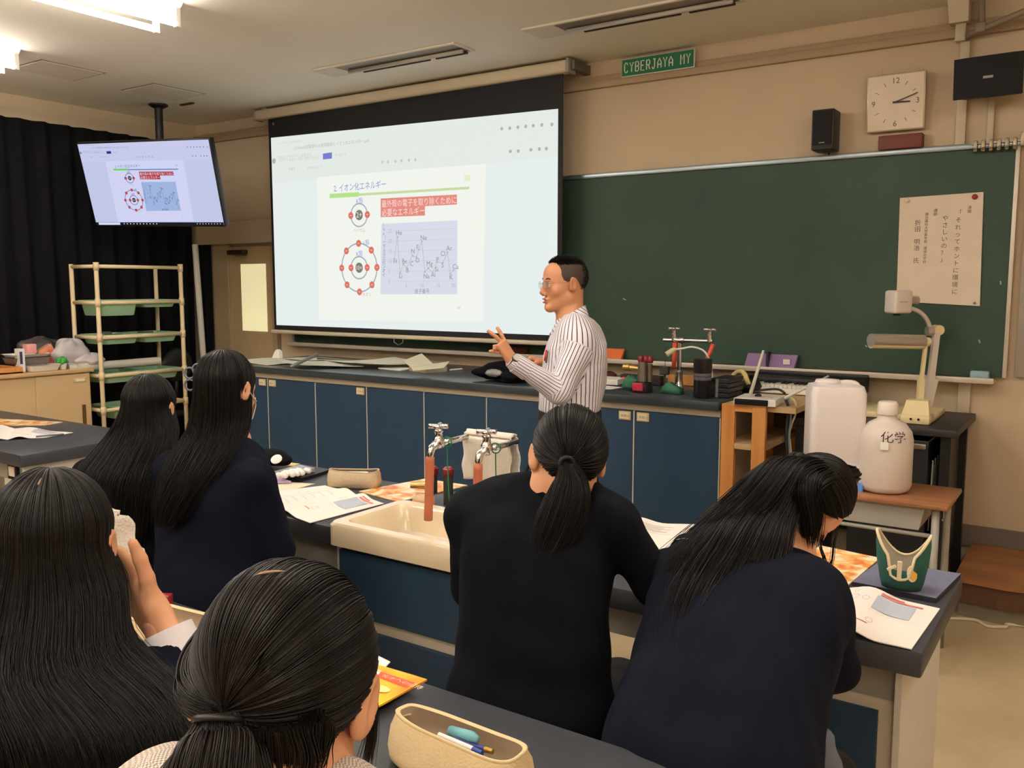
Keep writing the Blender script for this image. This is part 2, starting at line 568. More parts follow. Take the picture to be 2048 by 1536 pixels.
for p, r, c, lab in (((-0.631,5.264,2.059), .0145, (140, 38, 34), 'round red magnet on the notice, top right'), ((-0.962,5.264,2.058), .013, (226, 208, 178), 'round cream magnet on the notice, top left'), ((-0.604,5.264,1.505), .007, (150, 140, 124), 'tiny silver magnet on the notice, bottom right')):
    o = MB().lathe([(r, 0), (r, .006), (r * .75, .011), (r * .3, .013)], A(*p) - A(0, .002, 0), 20, (0, -1, 0)).build('magnet', mat('magnet_%d' % c[0], c, .3), None, 40)
    tag(o, lab, 'magnet')

# grey panel to the right of the board
tag(MB().box((-.40, YF - .03, 1.12), (.9, YF - .004, 2.2), .004).build('grey_board', mat('grey_board', (150, 138, 124), .6), None, 30), 'grey wall board right of the chalkboard', 'board')
# clip rail at the board's top corner
ct = thing('clip_rail', 'metal rail of six spring clips on the chalkboard corner', 'clips', (-.56, YF - .06, 2.31))
mtl = mat('dull_steel', (150, 136, 112), .4, .7)
MB().box((-.66, YF - .06, 2.325), (-.40, YF - .03, 2.335)).build('rail', mtl, ct)
for i in range(6):
    x = -.648 + i * .036
    MB().box((x, YF - .075, 2.285), (x + .019, YF - .045, 2.345), .006).tube([(x + .003, YF - .076, 2.30), (x + .016, YF - .076, 2.30)], .006, 8).build('clip', mtl, ct, 30)
MB().box((-.435, YF - .07, 2.30), (-.405, YF - .02, 2.37), .004).build('end_hook', mtl, ct, 30)

# clock
ck_ = thing('wall_clock', 'square white wall clock showing about quarter past three', 'clock', (-1.035, YF, 2.43))
tl = Matrix.Translation((-1.04, YF - .045, 2.585)) @ Matrix.Rotation(math.radians(6), 4, 'X')
MB(tl).box((-.148, -.015, -.15), (.148, .02, .15), .006).build('case', mat('clock_case', (190, 176, 150), .35, .4), ck_, 30)
MB(tl).box((-.14, -.018, -.142), (.14, -.010, .142)).build('face', mat('clock_face', (222, 206, 184), .5), ck_)
n_ = MB(tl)
for i in range(12):
    a = math.radians(30 * i)
    if i % 3 == 0:
        n_.text({0: '12', 3: '3', 6: '6', 9: '9'}[i], (.112 * math.sin(a), -.0185, .112 * math.cos(a) - .014), UXF, UZF, .042, align='CENTER')
    else:
        p, q_ = .098, .118
        n_.tube([(p * math.sin(a), -.0185, p * math.cos(a)), (q_ * math.sin(a), -.0185, q_ * math.cos(a))], .0013, 4)
n_.build('numerals', mat('clock_ink', (96, 84, 74), .6), ck_)
HB = mat('clock_hand', (40, 32, 30), .5)
a = math.radians(90 + 4); MB(tl).prism([(-.012, -.022, -.004), (.075, -.022, -.007), (.075, -.022, 0), (-.012, -.022, .005)], (0, -.002, 0)).build('hour_hand', HB, ck_)
MB(tl).prism([(-.012, -.026, -.007), (-.010, -.026, -.001), (.112, -.026, .040), (.113, -.026, .035)], (0, -.002, 0)).build('minute_hand', HB, ck_)
for x in (-.09, .10): MB(tl).box((x, .0, .15), (x + .015, .006, .17)).build('hanger', mtl, ck_)

tag(MB().box((-1.118, YF - .07, 2.335), (-.896, YF - .002, 2.41), .004).build('maroon_box', mat('maroon_wood', (108, 48, 40), .5), None, 30), 'maroon box standing on the chalkboard under the clock', 'box')

# small loudspeaker
sp = thing('small_speaker', 'small black box loudspeaker on the wall above the chalkboard', 'loudspeaker', (-1.39, YF, 2.35))
MB().box((-1.455, YF - .16, 2.35), (-1.335, YF - .02, 2.57), .006).build('cabinet', mat('speaker_black', (36, 33, 33), .5), sp, 30)
MB().box((-1.447, YF - .165, 2.375), (-1.343, YF - .158, 2.562), .003).build('grille', mat('speaker_cloth', (28, 26, 27), .9, bump=(300, .5)), sp)
MB().box((-1.41, YF - .168, 2.385), (-1.38, YF - .164, 2.390)).build('badge', GREYM, sp)
MB().tube([(-1.39, YF - .03, 2.35), (-1.39, YF - .02, 2.325), (-1.41, YF - .01, 2.31)], .004, 6).build('cable', BLACK, sp)
# big loudspeaker, turned and tilted
t = thing('large_speaker', 'large black wall loudspeaker in the upper right corner', 'loudspeaker', (-.58, YF - .1, 2.53))
xf = Matrix.Translation((-.575, YF - .2, 2.63)) @ Matrix.Rotation(math.radians(-3), 4, 'Z') @ Matrix.Rotation(math.radians(6), 4, 'X')
MB(xf).prism([(-.135, .16, -.085), (-.152, -.02, -.09), (.148, -.02, -.09), (.12, .16, -.085)], (0, 0, .185)).build('cabinet', mat('speaker_grey', (58, 50, 46), .6), t, 30)
g = MB(xf)
g.prism([(-.155, -.02, -.095), (-.158, -.04, -.095), (-.10, -.052, -.095), (.10, -.052, -.095), (.15, -.04, -.095), (.15, -.02, -.095)], (0, 0, .195))
g.build('grille', mat('speaker_mesh', (20, 18, 20), .8, bump=(300, .6)), t, 40)
MB(xf).box((-.022, -.056, -.008), (.022, -.050, .004)).build('badge', GREYM, t)
MB(xf).box((-.03, .14, -.03), (.03, .2, .03)).build('bracket', BLACK, t)
# white cable ducts
dk = mat('cable_duct', (196, 182, 158), .5)
c1 = thing('cable_duct', 'white cable duct running from the ceiling behind the large loudspeaker', 'duct', (-.72, YF, 2.33))
MB().box((-.742, YF - .03, 2.33), (-.695, YF - .001, 2.86), .004).box((-.765, YF - .06, 2.86), (-.715, YF - .001, 2.965), .004).build('duct', dk, c1, 30)
MB().prism([(-.80, YF - .12, 3.06), (-.70, YF - .12, 3.06), (-.70, YF - .10, 2.945), (-.79, YF - .10, 2.945)], (0, .099, 0)).build('junction_box', dk, c1)
tag(MB().box((-.595, YF - .025, 2.335), (-.565, YF - .001, 2.60), .003).build('cable_duct', dk, None, 30), 'short thin white cable duct under the large loudspeaker', 'duct')
tag(MB().box((-.66, YF - .025, .91), (-.60, YF - .001, 1.085), .003).build('cable_duct', dk, None, 30), 'short white cable duct under the chalk tray', 'duct')
pp = thing('ceiling_pipe', 'dark grey pipe frame under the ceiling in the upper right corner', 'pipe', (-.5, 5.2, 2.85))
PM = mat('pipe_paint', (134, 118, 98), .5)
MB().tube([(-0.644,5.2,3.065), (-0.636,5.2,2.908)], .016, 10).build('drop_pipe', PM, pp, True)
MB().tube([(-0.708,5.24,2.879), (-0.633,5.2,2.893), (-0.388,5.1,2.939)], .016, 10).build('slanted_pipe', PM, pp, True)
MB().box(A(*(-0.64,5.2,2.899)) - .025, A(*(-0.64,5.2,2.899)) + .025, .01).build('clamp', PM, pp, 30)

# green plate with block lettering
sg = thing('green_sign', 'green nameplate with white block letters under the ceiling', 'sign', (-2.455, YF - .03, 2.925))
SX0, SX1, SZ0, SZ1 = -2.705, -2.208, 2.925, 3.036
MB().box((SX0, YF - .05, SZ0), (SX1, YF - .036, SZ1), .003).build('border', mat('sign_white', (222, 224, 214), .5), sg)
MB().box((SX0 + .005, YF - .053, SZ0 + .005), (SX1 - .005, YF - .048, SZ1 - .005)).build('plate', mat('sign_green', (18, 106, 66), .5), sg)
STROKES = {
    'C': [[(.9, .8), (.7, 1), (.3, 1), (.1, .8), (.1, .2), (.3, 0), (.7, 0), (.9, .2)]],
    'Y': [[(.05, 1), (.5, .5), (.95, 1)], [(.5, .5), (.5, 0)]],
    'B': [[(.1, 0), (.1, 1), (.7, 1), (.88, .85), (.88, .65), (.7, .52), (.1, .52)], [(.7, .52), (.9, .38), (.9, .15), (.7, 0), (.1, 0)]],
    'E': [[(.9, 1), (.1, 1), (.1, 0), (.9, 0)], [(.1, .52), (.75, .52)]],
    'R': [[(.1, 0), (.1, 1), (.7, 1), (.9, .85), (.9, .62), (.7, .48), (.1, .48)], [(.55, .48), (.92, 0)]],
    'J': [[(.35, 1), (.95, 1)], [(.7, 1), (.7, .2), (.5, 0), (.25, 0), (.08, .2)]],
    'A': [[(.08, 0), (.08, .6), (.5, 1), (.92, .6), (.92, 0)], [(.08, .36), (.92, .36)]],
    'M': [[(.08, 0), (.08, 1), (.5, .5), (.92, 1), (.92, 0)]]}
m = MB()
cw, ch_ = .0275, .058
x = SX0 + .022
for chx in 'CYBERJAYA MY':
    if chx != ' ':
        for st in STROKES[chx]:
            m.tube([(x + a * cw, YF - .054, SZ0 + .026 + b * ch_) for a, b in st], .0037, 6)
    x += .0385
m.build('lettering', mat('sign_letter', (232, 234, 222), .5), sg)

# ================================================================ projection screen and television
EMK = {}


def emat(name, c, k):
    key = '%s_%.2f' % (name, k)
    if key not in EMK:
        m = mat(key, (10, 10, 10), .6, noise=(1, 0), spec=.2)
        nt = m.node_tree; b = nt.nodes['Principled BSDF']
        b.inputs['Emission Color'].default_value = (*lin(c), 1)
        b.inputs['Emission Strength'].default_value = k
        EMK[key] = m
    return EMK[key]


# the slide is drawn in metres on the projection screen's plane and re-used, scaled, on the television
SL_X0, SL_X1, SL_Z0, SL_Z1 = -5.865, -3.085, 1.262, 2.78


def slide(frame, pal, k, top_slope, parent, name, washed):
    """frame: maps (x, z, lift) of the projection plane to world"""
    keys = list(pal)
    mats = [emat(name + '_' + q, pal[q], k) for q in keys]
    I = {q: i for i, q in enumerate(keys)}
    m = MB()
    ux = A(*frame(1, 0, 0)) - A(*frame(0, 0, 0)); uz = A(*frame(0, 1, 0)) - A(*frame(0, 0, 0))
    nn = A(*frame(0, 0, 1)) - A(*frame(0, 0, 0))
    def poly(pts, lift, q):
        P = [frame(x, z, lift) for x, z in pts]
        a = np.cross(A(*P[1]) - A(*P[0]), A(*P[2]) - A(*P[0])) @ nn
        m.add(P if a > 0 else P[::-1], [list(range(len(P)))], I[q])
    def P(p): return (p[0], p[2])
    def disc(c, r, lift, q, n=20): poly([(c[0] + r * math.cos(2 * math.pi * i / n), c[1] + r * math.sin(2 * math.pi * i / n)) for i in range(n)], lift, q)
    def ring(c, r, w, lift, q, n=40):
        for i in range(n):
            a, b = 2 * math.pi * i / n, 2 * math.pi * (i + 1) / n
            poly([(c[0] + (r + s) * math.cos(t), c[1] + (r + s) * math.sin(t)) for s, t in ((-w, a), (w, a), (w, b), (-w, b))], lift, q)
    def line(p, q_, w, lift, q):
        p, q_ = A(*p), A(*q_); d = q_ - p; L = np.linalg.norm(d)
        if L < 1e-6: return
        o = A(-d[1], d[0]) / L * w / 2
        poly([p - o, q_ - o, q_ + o, p + o], lift, q)
    def text(t, p0, p1, lift, q, hk=1., vert=False):
        V, F = glyphs(t, 'LEFT')
        if not len(V): return
        lo, hi = V.min(0), V.max(0)
        L = math.hypot(p1[0] - p0[0], p1[1] - p0[1]); s = L / (hi[0] - lo[0])
        dx, dz = (p1[0] - p0[0]) / L, (p1[1] - p0[1]) / L
        pts = [frame(p0[0] + s * ((x - lo[0]) * dx - y * dz * hk), p0[1] + s * ((x - lo[0]) * dz + y * dx * hk), lift) for x, y, _ in V]
        m.add(pts, F, I[q])
    def small(t, p, size, lift, q):
        V, F = glyphs(t, 'LEFT')
        m.add([frame(p[0] + size * x, p[1] + size * y, lift) for x, y, _ in V], F, I[q])
    poly([(SL_X0, SL_Z0), (SL_X1, SL_Z0), (SL_X1, SL_Z1 - top_slope), (SL_X0, SL_Z1 + top_slope)], 0, 'ground')
    poly([(SL_X0, 2.44), (SL_X1, 2.44), (SL_X1, SL_Z1 - top_slope), (SL_X0, SL_Z1 + top_slope)], .0006, 'bar')
    poly([P((-5.335,5.09,2.458)), P((-3.67,5.09,2.439)), P((-3.7,5.09,1.34)), P((-5.354,5.09,1.316))], .0012, 'page')
    # browser strip
    poly([P((-5.262,5.09,2.636)), P((-5.162,5.09,2.638)), P((-5.163,5.09,2.59)), P((-5.263,5.09,2.59))], .002, 'button')
    text('イオン化エネルギー｜授業資料 化学基礎', P((-5.775,5.09,2.754)), P((-5.508,5.09,2.751)), .002, 'faint')
    text('C:/Users/授業資料/元素周期表とイオン化エネルギー.pdf', P((-5.587,5.09,2.694)), P((-4.766,5.09,2.682)), .002, 'grey')
    text('既定のブラウザーに設定する', P((-5.78,5.09,2.634)), P((-5.392,5.09,2.627)), .002, 'faint')
    text('ブラウザーを使うと便利に閲覧できます', P((-5.782,5.09,2.61)), P((-5.313,5.09,2.602)), .002, 'faint')
    text('後で設定する', P((-5.124,5.09,2.606)), P((-5.01,5.09,2.604)), .002, 'faint')
    text('手書き', P((-5.664,5.09,2.533)), P((-5.587,5.09,2.531)), .002, 'faint')
    text('音声で読み上げる', P((-5.442,5.09,2.529)), P((-5.271,5.09,2.528)), .002, 'faint')
    disc(P((-5.836,5.09,2.622)), .022, .002, 'icon')
    for p in ((-3.534,5.09,2.663), (-3.468,5.09,2.66), (-3.401,5.09,2.66), (-3.338,5.09,2.659), (-3.278,5.09,2.658), (-3.21,5.09,2.656), (-3.132,5.09,2.652), (-3.398,5.09,2.502), (-3.296,5.09,2.502), (-3.229,5.09,2.501), (-3.174,5.09,2.499), (-3.463,5.09,2.505)):
        disc(P(p), .012, .002, 'icon', 12)
    for p in ((-4.631,5.09,2.522), (-4.576,5.09,2.52), (-4.501,5.09,2.518), (-4.442,5.09,2.517), (-4.369,5.09,2.517), (-4.307,5.09,2.514)):
        disc(P(p), .012, .002, 'faint', 10)
    poly([P((-3.857,5.09,2.374)), P((-3.804,5.09,2.373)), P((-3.804,5.09,2.332)), P((-3.857,5.09,2.332))], .002, 'mark')
    # heading
    text('2. イオン化エネルギー', P((-5.149,5.09,2.334)), P((-4.6,5.09,2.335)), .002, 'blue', 1.15)
    line(P((-5.197,5.09,2.298)), P((-3.813,5.09,2.282)), .018, .002, 'green')
    line(P((-5.197,5.09,2.301)), P((-4.88,5.09,2.297)), .034, .0025, 'lime')
    poly([P((-4.655,5.09,2.253)), P((-3.925,5.09,2.242)), P((-3.925,5.09,2.172)), P((-4.657,5.09,2.178))], .002, 'red')
    poly([P((-4.657,5.09,2.18)), P((-4.221,5.09,2.175)), P((-4.222,5.09,2.107)), P((-4.658,5.09,2.113))], .002, 'red')
    text('最外殻の電子を取り除くために', P((-4.644,5.09,2.189)), P((-3.93,5.09,2.182)), .003, 'white', 1.15)
    text('必要なエネルギー', P((-4.645,5.09,2.123)), P((-4.227,5.09,2.12)), .003, 'white', 1.15)
    # helium
    c = P((-4.883,5.09,2.139))
    ring(c, .0875, .0055, .002, 'line'); disc(c, .040, .002, 'nucleus'); text('2+', (c[0] - .028, c[1] - .018), (c[0] + .03, c[1] - .018), .003, 'white')
    for sx in (-.0875, .0875):
        disc((c[0] + sx, c[1]), .027, .003, 'dot'); line((c[0] + sx - .010, c[1]), (c[0] + sx + .010, c[1]), .004, .004, 'white')
    text('K殻', P((-4.908,5.09,2.228)), P((-4.839,5.09,2.232)), .002, 'blue', 1.1)
    text('ヘリウム', P((-4.944,5.09,2.011)), P((-4.822,5.09,2.007)), .002, 'rose', 1.1)
    # neon
    c = P((-4.893,5.09,1.734))
    ring(c, .086, .0055, .002, 'line'); ring(c, .188, .0055, .002, 'line'); disc(c, .040, .002, 'nucleus')
    text('10+', (c[0] - .03, c[1] - .016), (c[0] + .032, c[1] - .016), .003, 'white')
    for sx in (-.086, .086): disc((c[0] + sx, c[1]), .027, .003, 'dot'); line((c[0] + sx - .010, c[1]), (c[0] + sx + .010, c[1]), .004, .004, 'white')
    for i in range(8):
        a = math.pi / 4 * i
        p = (c[0] + .188 * math.cos(a), c[1] + .188 * math.sin(a))
        disc(p, .027, .003, 'dot'); line((p[0] - .010, p[1]), (p[0] + .010, p[1]), .004, .004, 'white')
    text('L殻', P((-4.837,5.09,1.904)), P((-4.779,5.09,1.914)), .002, 'blue', 1.1)
    text('K殻', P((-4.919,5.09,1.825)), P((-4.853,5.09,1.828)), .002, 'blue', 1.1)
    text('ネオン', P((-4.861,5.09,1.51)), P((-4.768,5.09,1.515)), .002, 'rose', 1.1)
    # chart
    poly([P((-4.652,5.09,2.063)), P((-3.922,5.09,2.06)), P((-3.929,5.09,1.533)), P((-4.674,5.09,1.529))], .002, 'chart')
    for f in np.linspace(.1, .82, 6):
        a, b = A(*P((-4.535,5.09,2.057))), A(*P((-3.931,5.09,2.055))); a2, b2 = A(*P((-4.546,5.09,1.532))), A(*P((-3.935,5.09,1.535)))
        line(a + (a2 - a) * f, b + (b2 - b) * f, .004, .0025, 'grid')
        small(str(max(0, 25 - 5 * int(round((f - .1) / .144)))), tuple(a + (a2 - a) * f - A(.05, .012)), .042, .003, 'tick')
    ser = [P(q) for q in ((-4.526,5.09,1.795), (-4.492,5.09,1.959), (-4.47,5.09,1.69), (-4.436,5.09,1.757), (-4.405,5.09,1.726), (-4.347,5.09,1.818), (-4.308,5.09,1.805), (-4.283,5.09,1.861), (-4.254,5.09,1.919), (-4.228,5.09,1.695), (-4.194,5.09,1.724), (-4.152,5.09,1.687), (-4.113,5.09,1.767), (-4.058,5.09,1.759), (-4.015,5.09,1.834), (-3.989,5.09,1.679), (-3.961,5.09,1.707))]
    for p, q_ in zip(ser, ser[1:]): line(p, q_, .0045, .003, 'plot')
    for p in ser: disc(p, .009, .0034, 'plot', 8)
    for t_, p in (('He', (-4.507,5.09,1.974)), ('H', (-4.536,5.09,1.762)), ('Li', (-4.483,5.09,1.652)), ('Be', (-4.451,5.09,1.761)), ('B', (-4.413,5.09,1.695)), ('C', (-4.373,5.09,1.741)), ('N', (-4.361,5.09,1.833)), ('O', (-4.319,5.09,1.766)), ('F', (-4.307,5.09,1.862)), ('Ne', (-4.268,5.09,1.93)), ('Na', (-4.243,5.09,1.648)), ('Mg', (-4.213,5.09,1.739)), ('Al', (-4.171,5.09,1.658)), ('Si', (-4.133,5.09,1.698)), ('P', (-4.12,5.09,1.767)), ('S', (-4.072,5.09,1.727)), ('Cl', (-4.08,5.09,1.81)), ('Ar', (-4.024,5.09,1.848)), ('K', (-3.999,5.09,1.639)), ('Ca', (-3.97,5.09,1.715))):
        small(t_, P(p), .05, .003, 'label')
    for t_, p in (('5', (-4.42,5.09,1.581)), ('10', (-4.278,5.09,1.581)), ('15', (-4.125,5.09,1.581)), ('20', (-3.981,5.09,1.582))):
        small(t_, P(p), .042, .003, 'tick')
    text('原子番号', P((-4.327,5.09,1.536)), P((-4.187,5.09,1.541)), .003, 'label', 1.1)
    for i, chx in enumerate('イオン化エネルギー（eV）'):
        a, b = A(*P((-4.655,5.09,1.664))), A(*P((-4.638,5.09,2.008)))
        p = a + (b - a) * i / 11
        small(chx, tuple(p), .036, .003, 'label')
    text('48', P((-3.93,5.09,1.423)), P((-3.9,5.09,1.427)), .002, 'faint')
    if not washed:
        poly([(SL_X0, SL_Z0), (SL_X1, SL_Z0), (SL_X1, SL_Z0 + .055), (SL_X0, SL_Z0 + .055)], .003, 'task')
        poly([(SL_X0 + .06, SL_Z0 + .006), (SL_X0 + .55, SL_Z0 + .006), (SL_X0 + .55, SL_Z0 + .05), (SL_X0 + .06, SL_Z0 + .05)], .0036, 'white')
        for i in range(11): disc((SL_X0 + .64 + i * .072, SL_Z0 + .027), .012, .004, 'white', 8)
        for i in range(9): disc((SL_X1 - .55 + i * .06, SL_Z0 + .027), .01, .004, 'white', 8)
    return m.build(name, mats, parent)


PAL_P = dict(ground=(230, 238, 236), bar=(227, 234, 228), page=(240, 244, 236), button=(122, 124, 206), faint=(196, 203, 204), grey=(178, 184, 190), icon=(172, 180, 178),
             blue=(140, 138, 214), green=(198, 218, 160), lime=(182, 226, 140), red=(228, 138, 126), white=(250, 226, 220), line=(168, 174, 190), nucleus=(122, 128, 118), dot=(220, 118, 102),
             rose=(222, 160, 160), mark=(230, 236, 200), chart=(214, 219, 232), grid=(200, 206, 220), tick=(180, 186, 196), plot=(190, 180, 184), label=(140, 142, 146), task=(30, 32, 50))
sc = thing('projection_screen', 'wide black-edged pull-down projector screen showing the lesson slide', 'projection screen', (-4.5, 5.1, 1.2))
SCY = 5.1
MB().box((-6.02, SCY - .045, 2.965), (-3.0, SCY + .045, 3.045), .02, 3).build('case', mat('screen_case', (204, 190, 164), .45), sc, 30)
MB().box((-6.03, SCY - .047, 2.96), (-6.015, SCY + .047, 3.05), .004).build('end_cap', GREYM, sc, 30)
MB().box((-3.005, SCY - .047, 2.96), (-2.985, SCY + .047, 3.05), .004).build('end_cap', GREYM, sc, 30)
MB().box((-3.0, SCY - .02, 2.98), (-2.955, YF - .005, 3.04), .004).build('wall_bracket', mat('steel_bracket', (110, 104, 96), .4, .7), sc)
MB().box((-5.96, SCY - .02, H - .02), (-5.9, SCY + .02, H - .001), .003).build('ceiling_bracket', GREYM, sc)
FABS = mat('screen_black_border', (24, 24, 28), .7, noise=(40, .1))
MB().box((-5.895, SCY - .002, 1.225), (-3.05, SCY + .002, 2.97)).build('fabric', FABS, sc)
MB().box((-5.93, SCY - .018, 1.19), (-3.03, SCY + .018, 1.222), .012, 3).build('bottom_bar', OFFW, sc, 30)
pr_ = (-4.492,5.09,1.213)
MB().tube([(pr_[0] - .045, SCY - .008, 1.20), (pr_[0] - .045, SCY - .012, 1.165), (pr_[0], SCY - .014, 1.145), (pr_[0] + .045, SCY - .012, 1.165), (pr_[0] + .045, SCY - .008, 1.20)], .0035, 6).build('pull_ring', STEEL, sc, True)
slide(lambda x, z, l: (x, SCY - .004 - l * .6, z), PAL_P, 1.0, .033, sc, 'projected_slide', True)
for i in range(2): MB().lathe([(.012, 0), (.012, .003)], (-5.831,5.097,2.922), 12, (0, -1, 0)).build('rivet', STEEL, sc) if i == 0 else None

# television on its ceiling pole
tv = thing('television', 'black flat television hanging from the ceiling on a pole', 'television', (-6.53, 4.51, 2.0))
TL, TR, BL, BR = A(*(-6.464,3.787,2.654)), A(*(-5.321,4.096,2.636)), A(*(-6.601,3.929,2.055)), A(*(-5.421,4.236,2.018))
ctr = (TL + TR + BL + BR) / 4
tx = (TR + BR - TL - BL) / 2; TW = np.linalg.norm(tx); tx /= TW
tz = (TL + TR - BL - BR) / 2; tz -= tx * (tx @ tz); TH = np.linalg.norm(tz); tz /= TH
tn = np.cross(tx, tz)
TVM = Matrix(((tx[0], -tn[0], tz[0], ctr[0]), (tx[1], -tn[1], tz[1], ctr[1]), (tx[2], -tn[2], tz[2], ctr[2]), (0, 0, 0, 1)))
MB(TVM).box((-TW / 2, 0, -TH / 2), (TW / 2, .05, TH / 2), .006).box((-TW * .3, .05, -TH * .3), (TW * .3, .085, TH * .3), .01).build('cabinet', mat('tv_black', (18, 18, 20), .35), tv, 30)
bz = .012
PAL_T = dict(ground=(200, 206, 240), bar=(206, 208, 244), page=(214, 218, 250), button=(40, 50, 150), faint=(160, 164, 200), grey=(150, 154, 196), icon=(130, 134, 170),
             blue=(92, 84, 190), green=(100, 130, 180), lime=(110, 220, 110), red=(188, 44, 60), white=(226, 228, 250), line=(110, 112, 130), nucleus=(20, 20, 30), dot=(190, 30, 50),
             rose=(196, 150, 190), mark=(200, 204, 226), chart=(164, 186, 232), grid=(150, 172, 220), tick=(130, 146, 190), plot=(120, 124, 160), label=(70, 76, 110), task=(14, 16, 30))
kx = (TW - 2 * bz) / (SL_X1 - SL_X0); kz = (TH - 2 * bz) / (SL_Z1 - SL_Z0)
def tvf(x, z, l):
    p = ctr + tx * (-TW / 2 + bz + (x - SL_X0) * kx) + tz * (-TH / 2 + bz + (z - SL_Z0) * kz) + tn * (.001 + l * .5)
    return tuple(p)
slide(tvf, PAL_T, .92, 0, tv, 'screen_picture', False)
pt = A(-6.53, 4.51, H); pb = ctr - tn * .12
MB().tube([pt - A(0, 0, .0), A(pt[0], pt[1], 2.42), A(pt[0], pt[1], 2.30)], .032, 14).build('pole', BLACK, tv, 30)
MB().lathe([(.075, 0), (.075, .012), (.04, .03)], (pt[0], pt[1], H), 20, (0, 0, -1)).build('ceiling_flange', BLACK, tv, 30)
MB().tube([A(pt[0], pt[1], 2.34), ctr - tn * .07], .03, 8).build('mount_arm', BLACK, tv)
t = MB().box((-6.38, 4.6, H - .012), (-6.22, 4.63, H - .001), .004).build('ceiling_socket', mat('dark_slot', (72, 62, 52), .6), None)
tag(t, 'small dark strip on the ceiling beside the television pole', 'socket')

# ================================================================ counter along the front wall
LAM_W = mat('cream_laminate', (206, 196, 178), .5, noise=(8, .03))
wt = MB().box((-5.67, 4.33, .952), (-1.645, 5.29, 1.0), .006).build('worktop', mat('counter_top', (52, 60, 66), .28, spec=.5, noise=(30, .15)), None, 30)
tag(wt, 'long black worktop of the demonstration counter along the front wall', 'worktop')
PL = mat('label_holder', (206, 180, 128), .4); PLI = mat('label_card', (224, 214, 184), .7)
seps = [-5.646, -4.645, -3.646, -2.648, -1.65]
plate = {-5.146: (-1, 1), -4.15: (-1,), -2.146: (-1, 1)}
labs = ['blue counter cabinet at the far left, nearest the wooden door', 'blue counter cabinet under the scattered papers', 'blue counter cabinet in the middle, left of the teacher', 'blue counter cabinet at the right end beside the wooden rack']
for i in range(4):
    x0, x1 = seps[i], seps[i + 1]; xm = (-5.146, -4.15, -3.148, -2.146)[i]
    t = thing('counter_cabinet', labs[i], 'cabinet', ((x0 + x1) / 2, 4.8, 0), 'demonstration counter cabinets')
    MB().box((x0 + .001, 4.39, .0), (x1 - .001, 5.27, .951)).build('body', LAM_W, t)
    MB().box((x0 + .001, 4.372, .915), (x1 - .001, 4.392, .951)).build('top_strip', LAM_W, t)
    for s in (-1, 1):
        a, b = (x0 + .004, xm - .003) if s < 0 else (xm + .003, x1 - .004)
        dr = MB().box((a, 4.37, .10), (b, 4.39, .912), .002).build('door', BLUE, t)
        if xm in plate and s in plate[xm]:
            cx = xm + s * .055
            pm = MB().box((cx - .037, 4.364, .855), (cx + .037, 4.371, .905), .012, 3)
            pm.build('label_holder', PL, dr, 30)
            cm = MB().box((cx - .028, 4.361, .863), (cx + .028, 4.366, .897))
            cm.build('label_card', PLI, dr)
            MB().text('実験台' if i else '器具', (cx - .022, 4.3605, .873), UXF, UZF, .018).build('lettering', mat('label_ink', (150, 130, 96), .7), dr)
    for xs in (xm, x1 - .0005): MB().box((xs - .003, 4.3685, .10), (xs + .003, 4.385, .912)).build('divider', LAM_W, t)
    MB().box((x0 + .001, 4.41, 0), (x1 - .001, 4.42, .1)).build('kick_board', BLACK, t)

# ================================================================ pupils' benches
def bench(label, x0, x1, y0, y1, right_end, z=.76):
    t = thing('lab_table', label, 'table', ((x0 + x1) / 2, (y0 + y1) / 2, 0))
    if right_end:    # cut out around the sink
        MB().box((x0, y0, z - .065), (-2.172, y1, z), .008).box((-1.498, y0, z - .065), (x1, y1, z), .008).box((-2.18, 2.467, z - .064), (-1.49, y1, z)).build('tabletop', DARKTOP, t, 30)
    else:
        MB().box((x0, y0, z - .065), (x1, y1, z), .008).build('tabletop', DARKTOP, t, 30)
    MB().box((x0 + .1, y0 + .06, z - .16), (x1 - .06, y0 + .08, z - .066)).box((x0 + .1, y1 - .08, z - .16), (x1 - .06, y1 - .06, z - .066)).build('apron', GREYM, t)
    for xa in (x0 + .06, x1 - .30):
        q = MB().box((xa, y0 + .06, .0), (xa + .24, y1 - .06, z - .16), .004)
        pd = q.build('pedestal', LAM_W, t)
        MB().box((xa + .035, y0 + .052, .06), (xa + .20, y0 + .062, z - .19), .002).build('front_panel', BLUE, pd)
    MB().box((x1 - .062, y0 + .035, .0), (x1 - .045, y1 - .035, z - .066), .002).build('end_panel', mat('white_laminate', (212, 208, 202), .5), t)
    MB().box((x0 + .045, y0 + .035, .0), (x0 + .062, y1 - .035, z - .066), .002).build('end_panel', mat('white_laminate', (212, 208, 202), .5), t)
    return t

mid = bench('long black-topped lab table with the sink, in the middle row', -3.72, -.31, 2.14, 2.80, True)
near = bench('black-topped lab table nearest the camera with the beige pencil case', -3.6, -.36, .74, 1.385, False)
lf = bench('black-topped lab table at the left edge behind the long-haired girls', -6.3, -4.44, 2.205, 2.95, False)
# label frames on the aprons
a = MB().box((-4.66, 2.246, .608), (-4.575, 2.264, .692), .002).build('label_frame', BLACK, lf)
MB().box((-4.645, 2.243, .625), (-4.59, 2.248, .675)).build('label_card', PLI, a)
hb = MB().box((-2.52, 2.195, .585), (-2.43, 2.199, .69), .002).build('label_frame', BLACK, mid)
MB().box((-2.505, 2.192, .61), (-2.45, 2.196, .67)).build('label_card', GREYM, hb)
MB().box((-2.72, 2.19, .36), (-2.21, 2.42, .69), .003).build('drawer_case', mat('grey_case', (120, 118, 112), .5), mid)

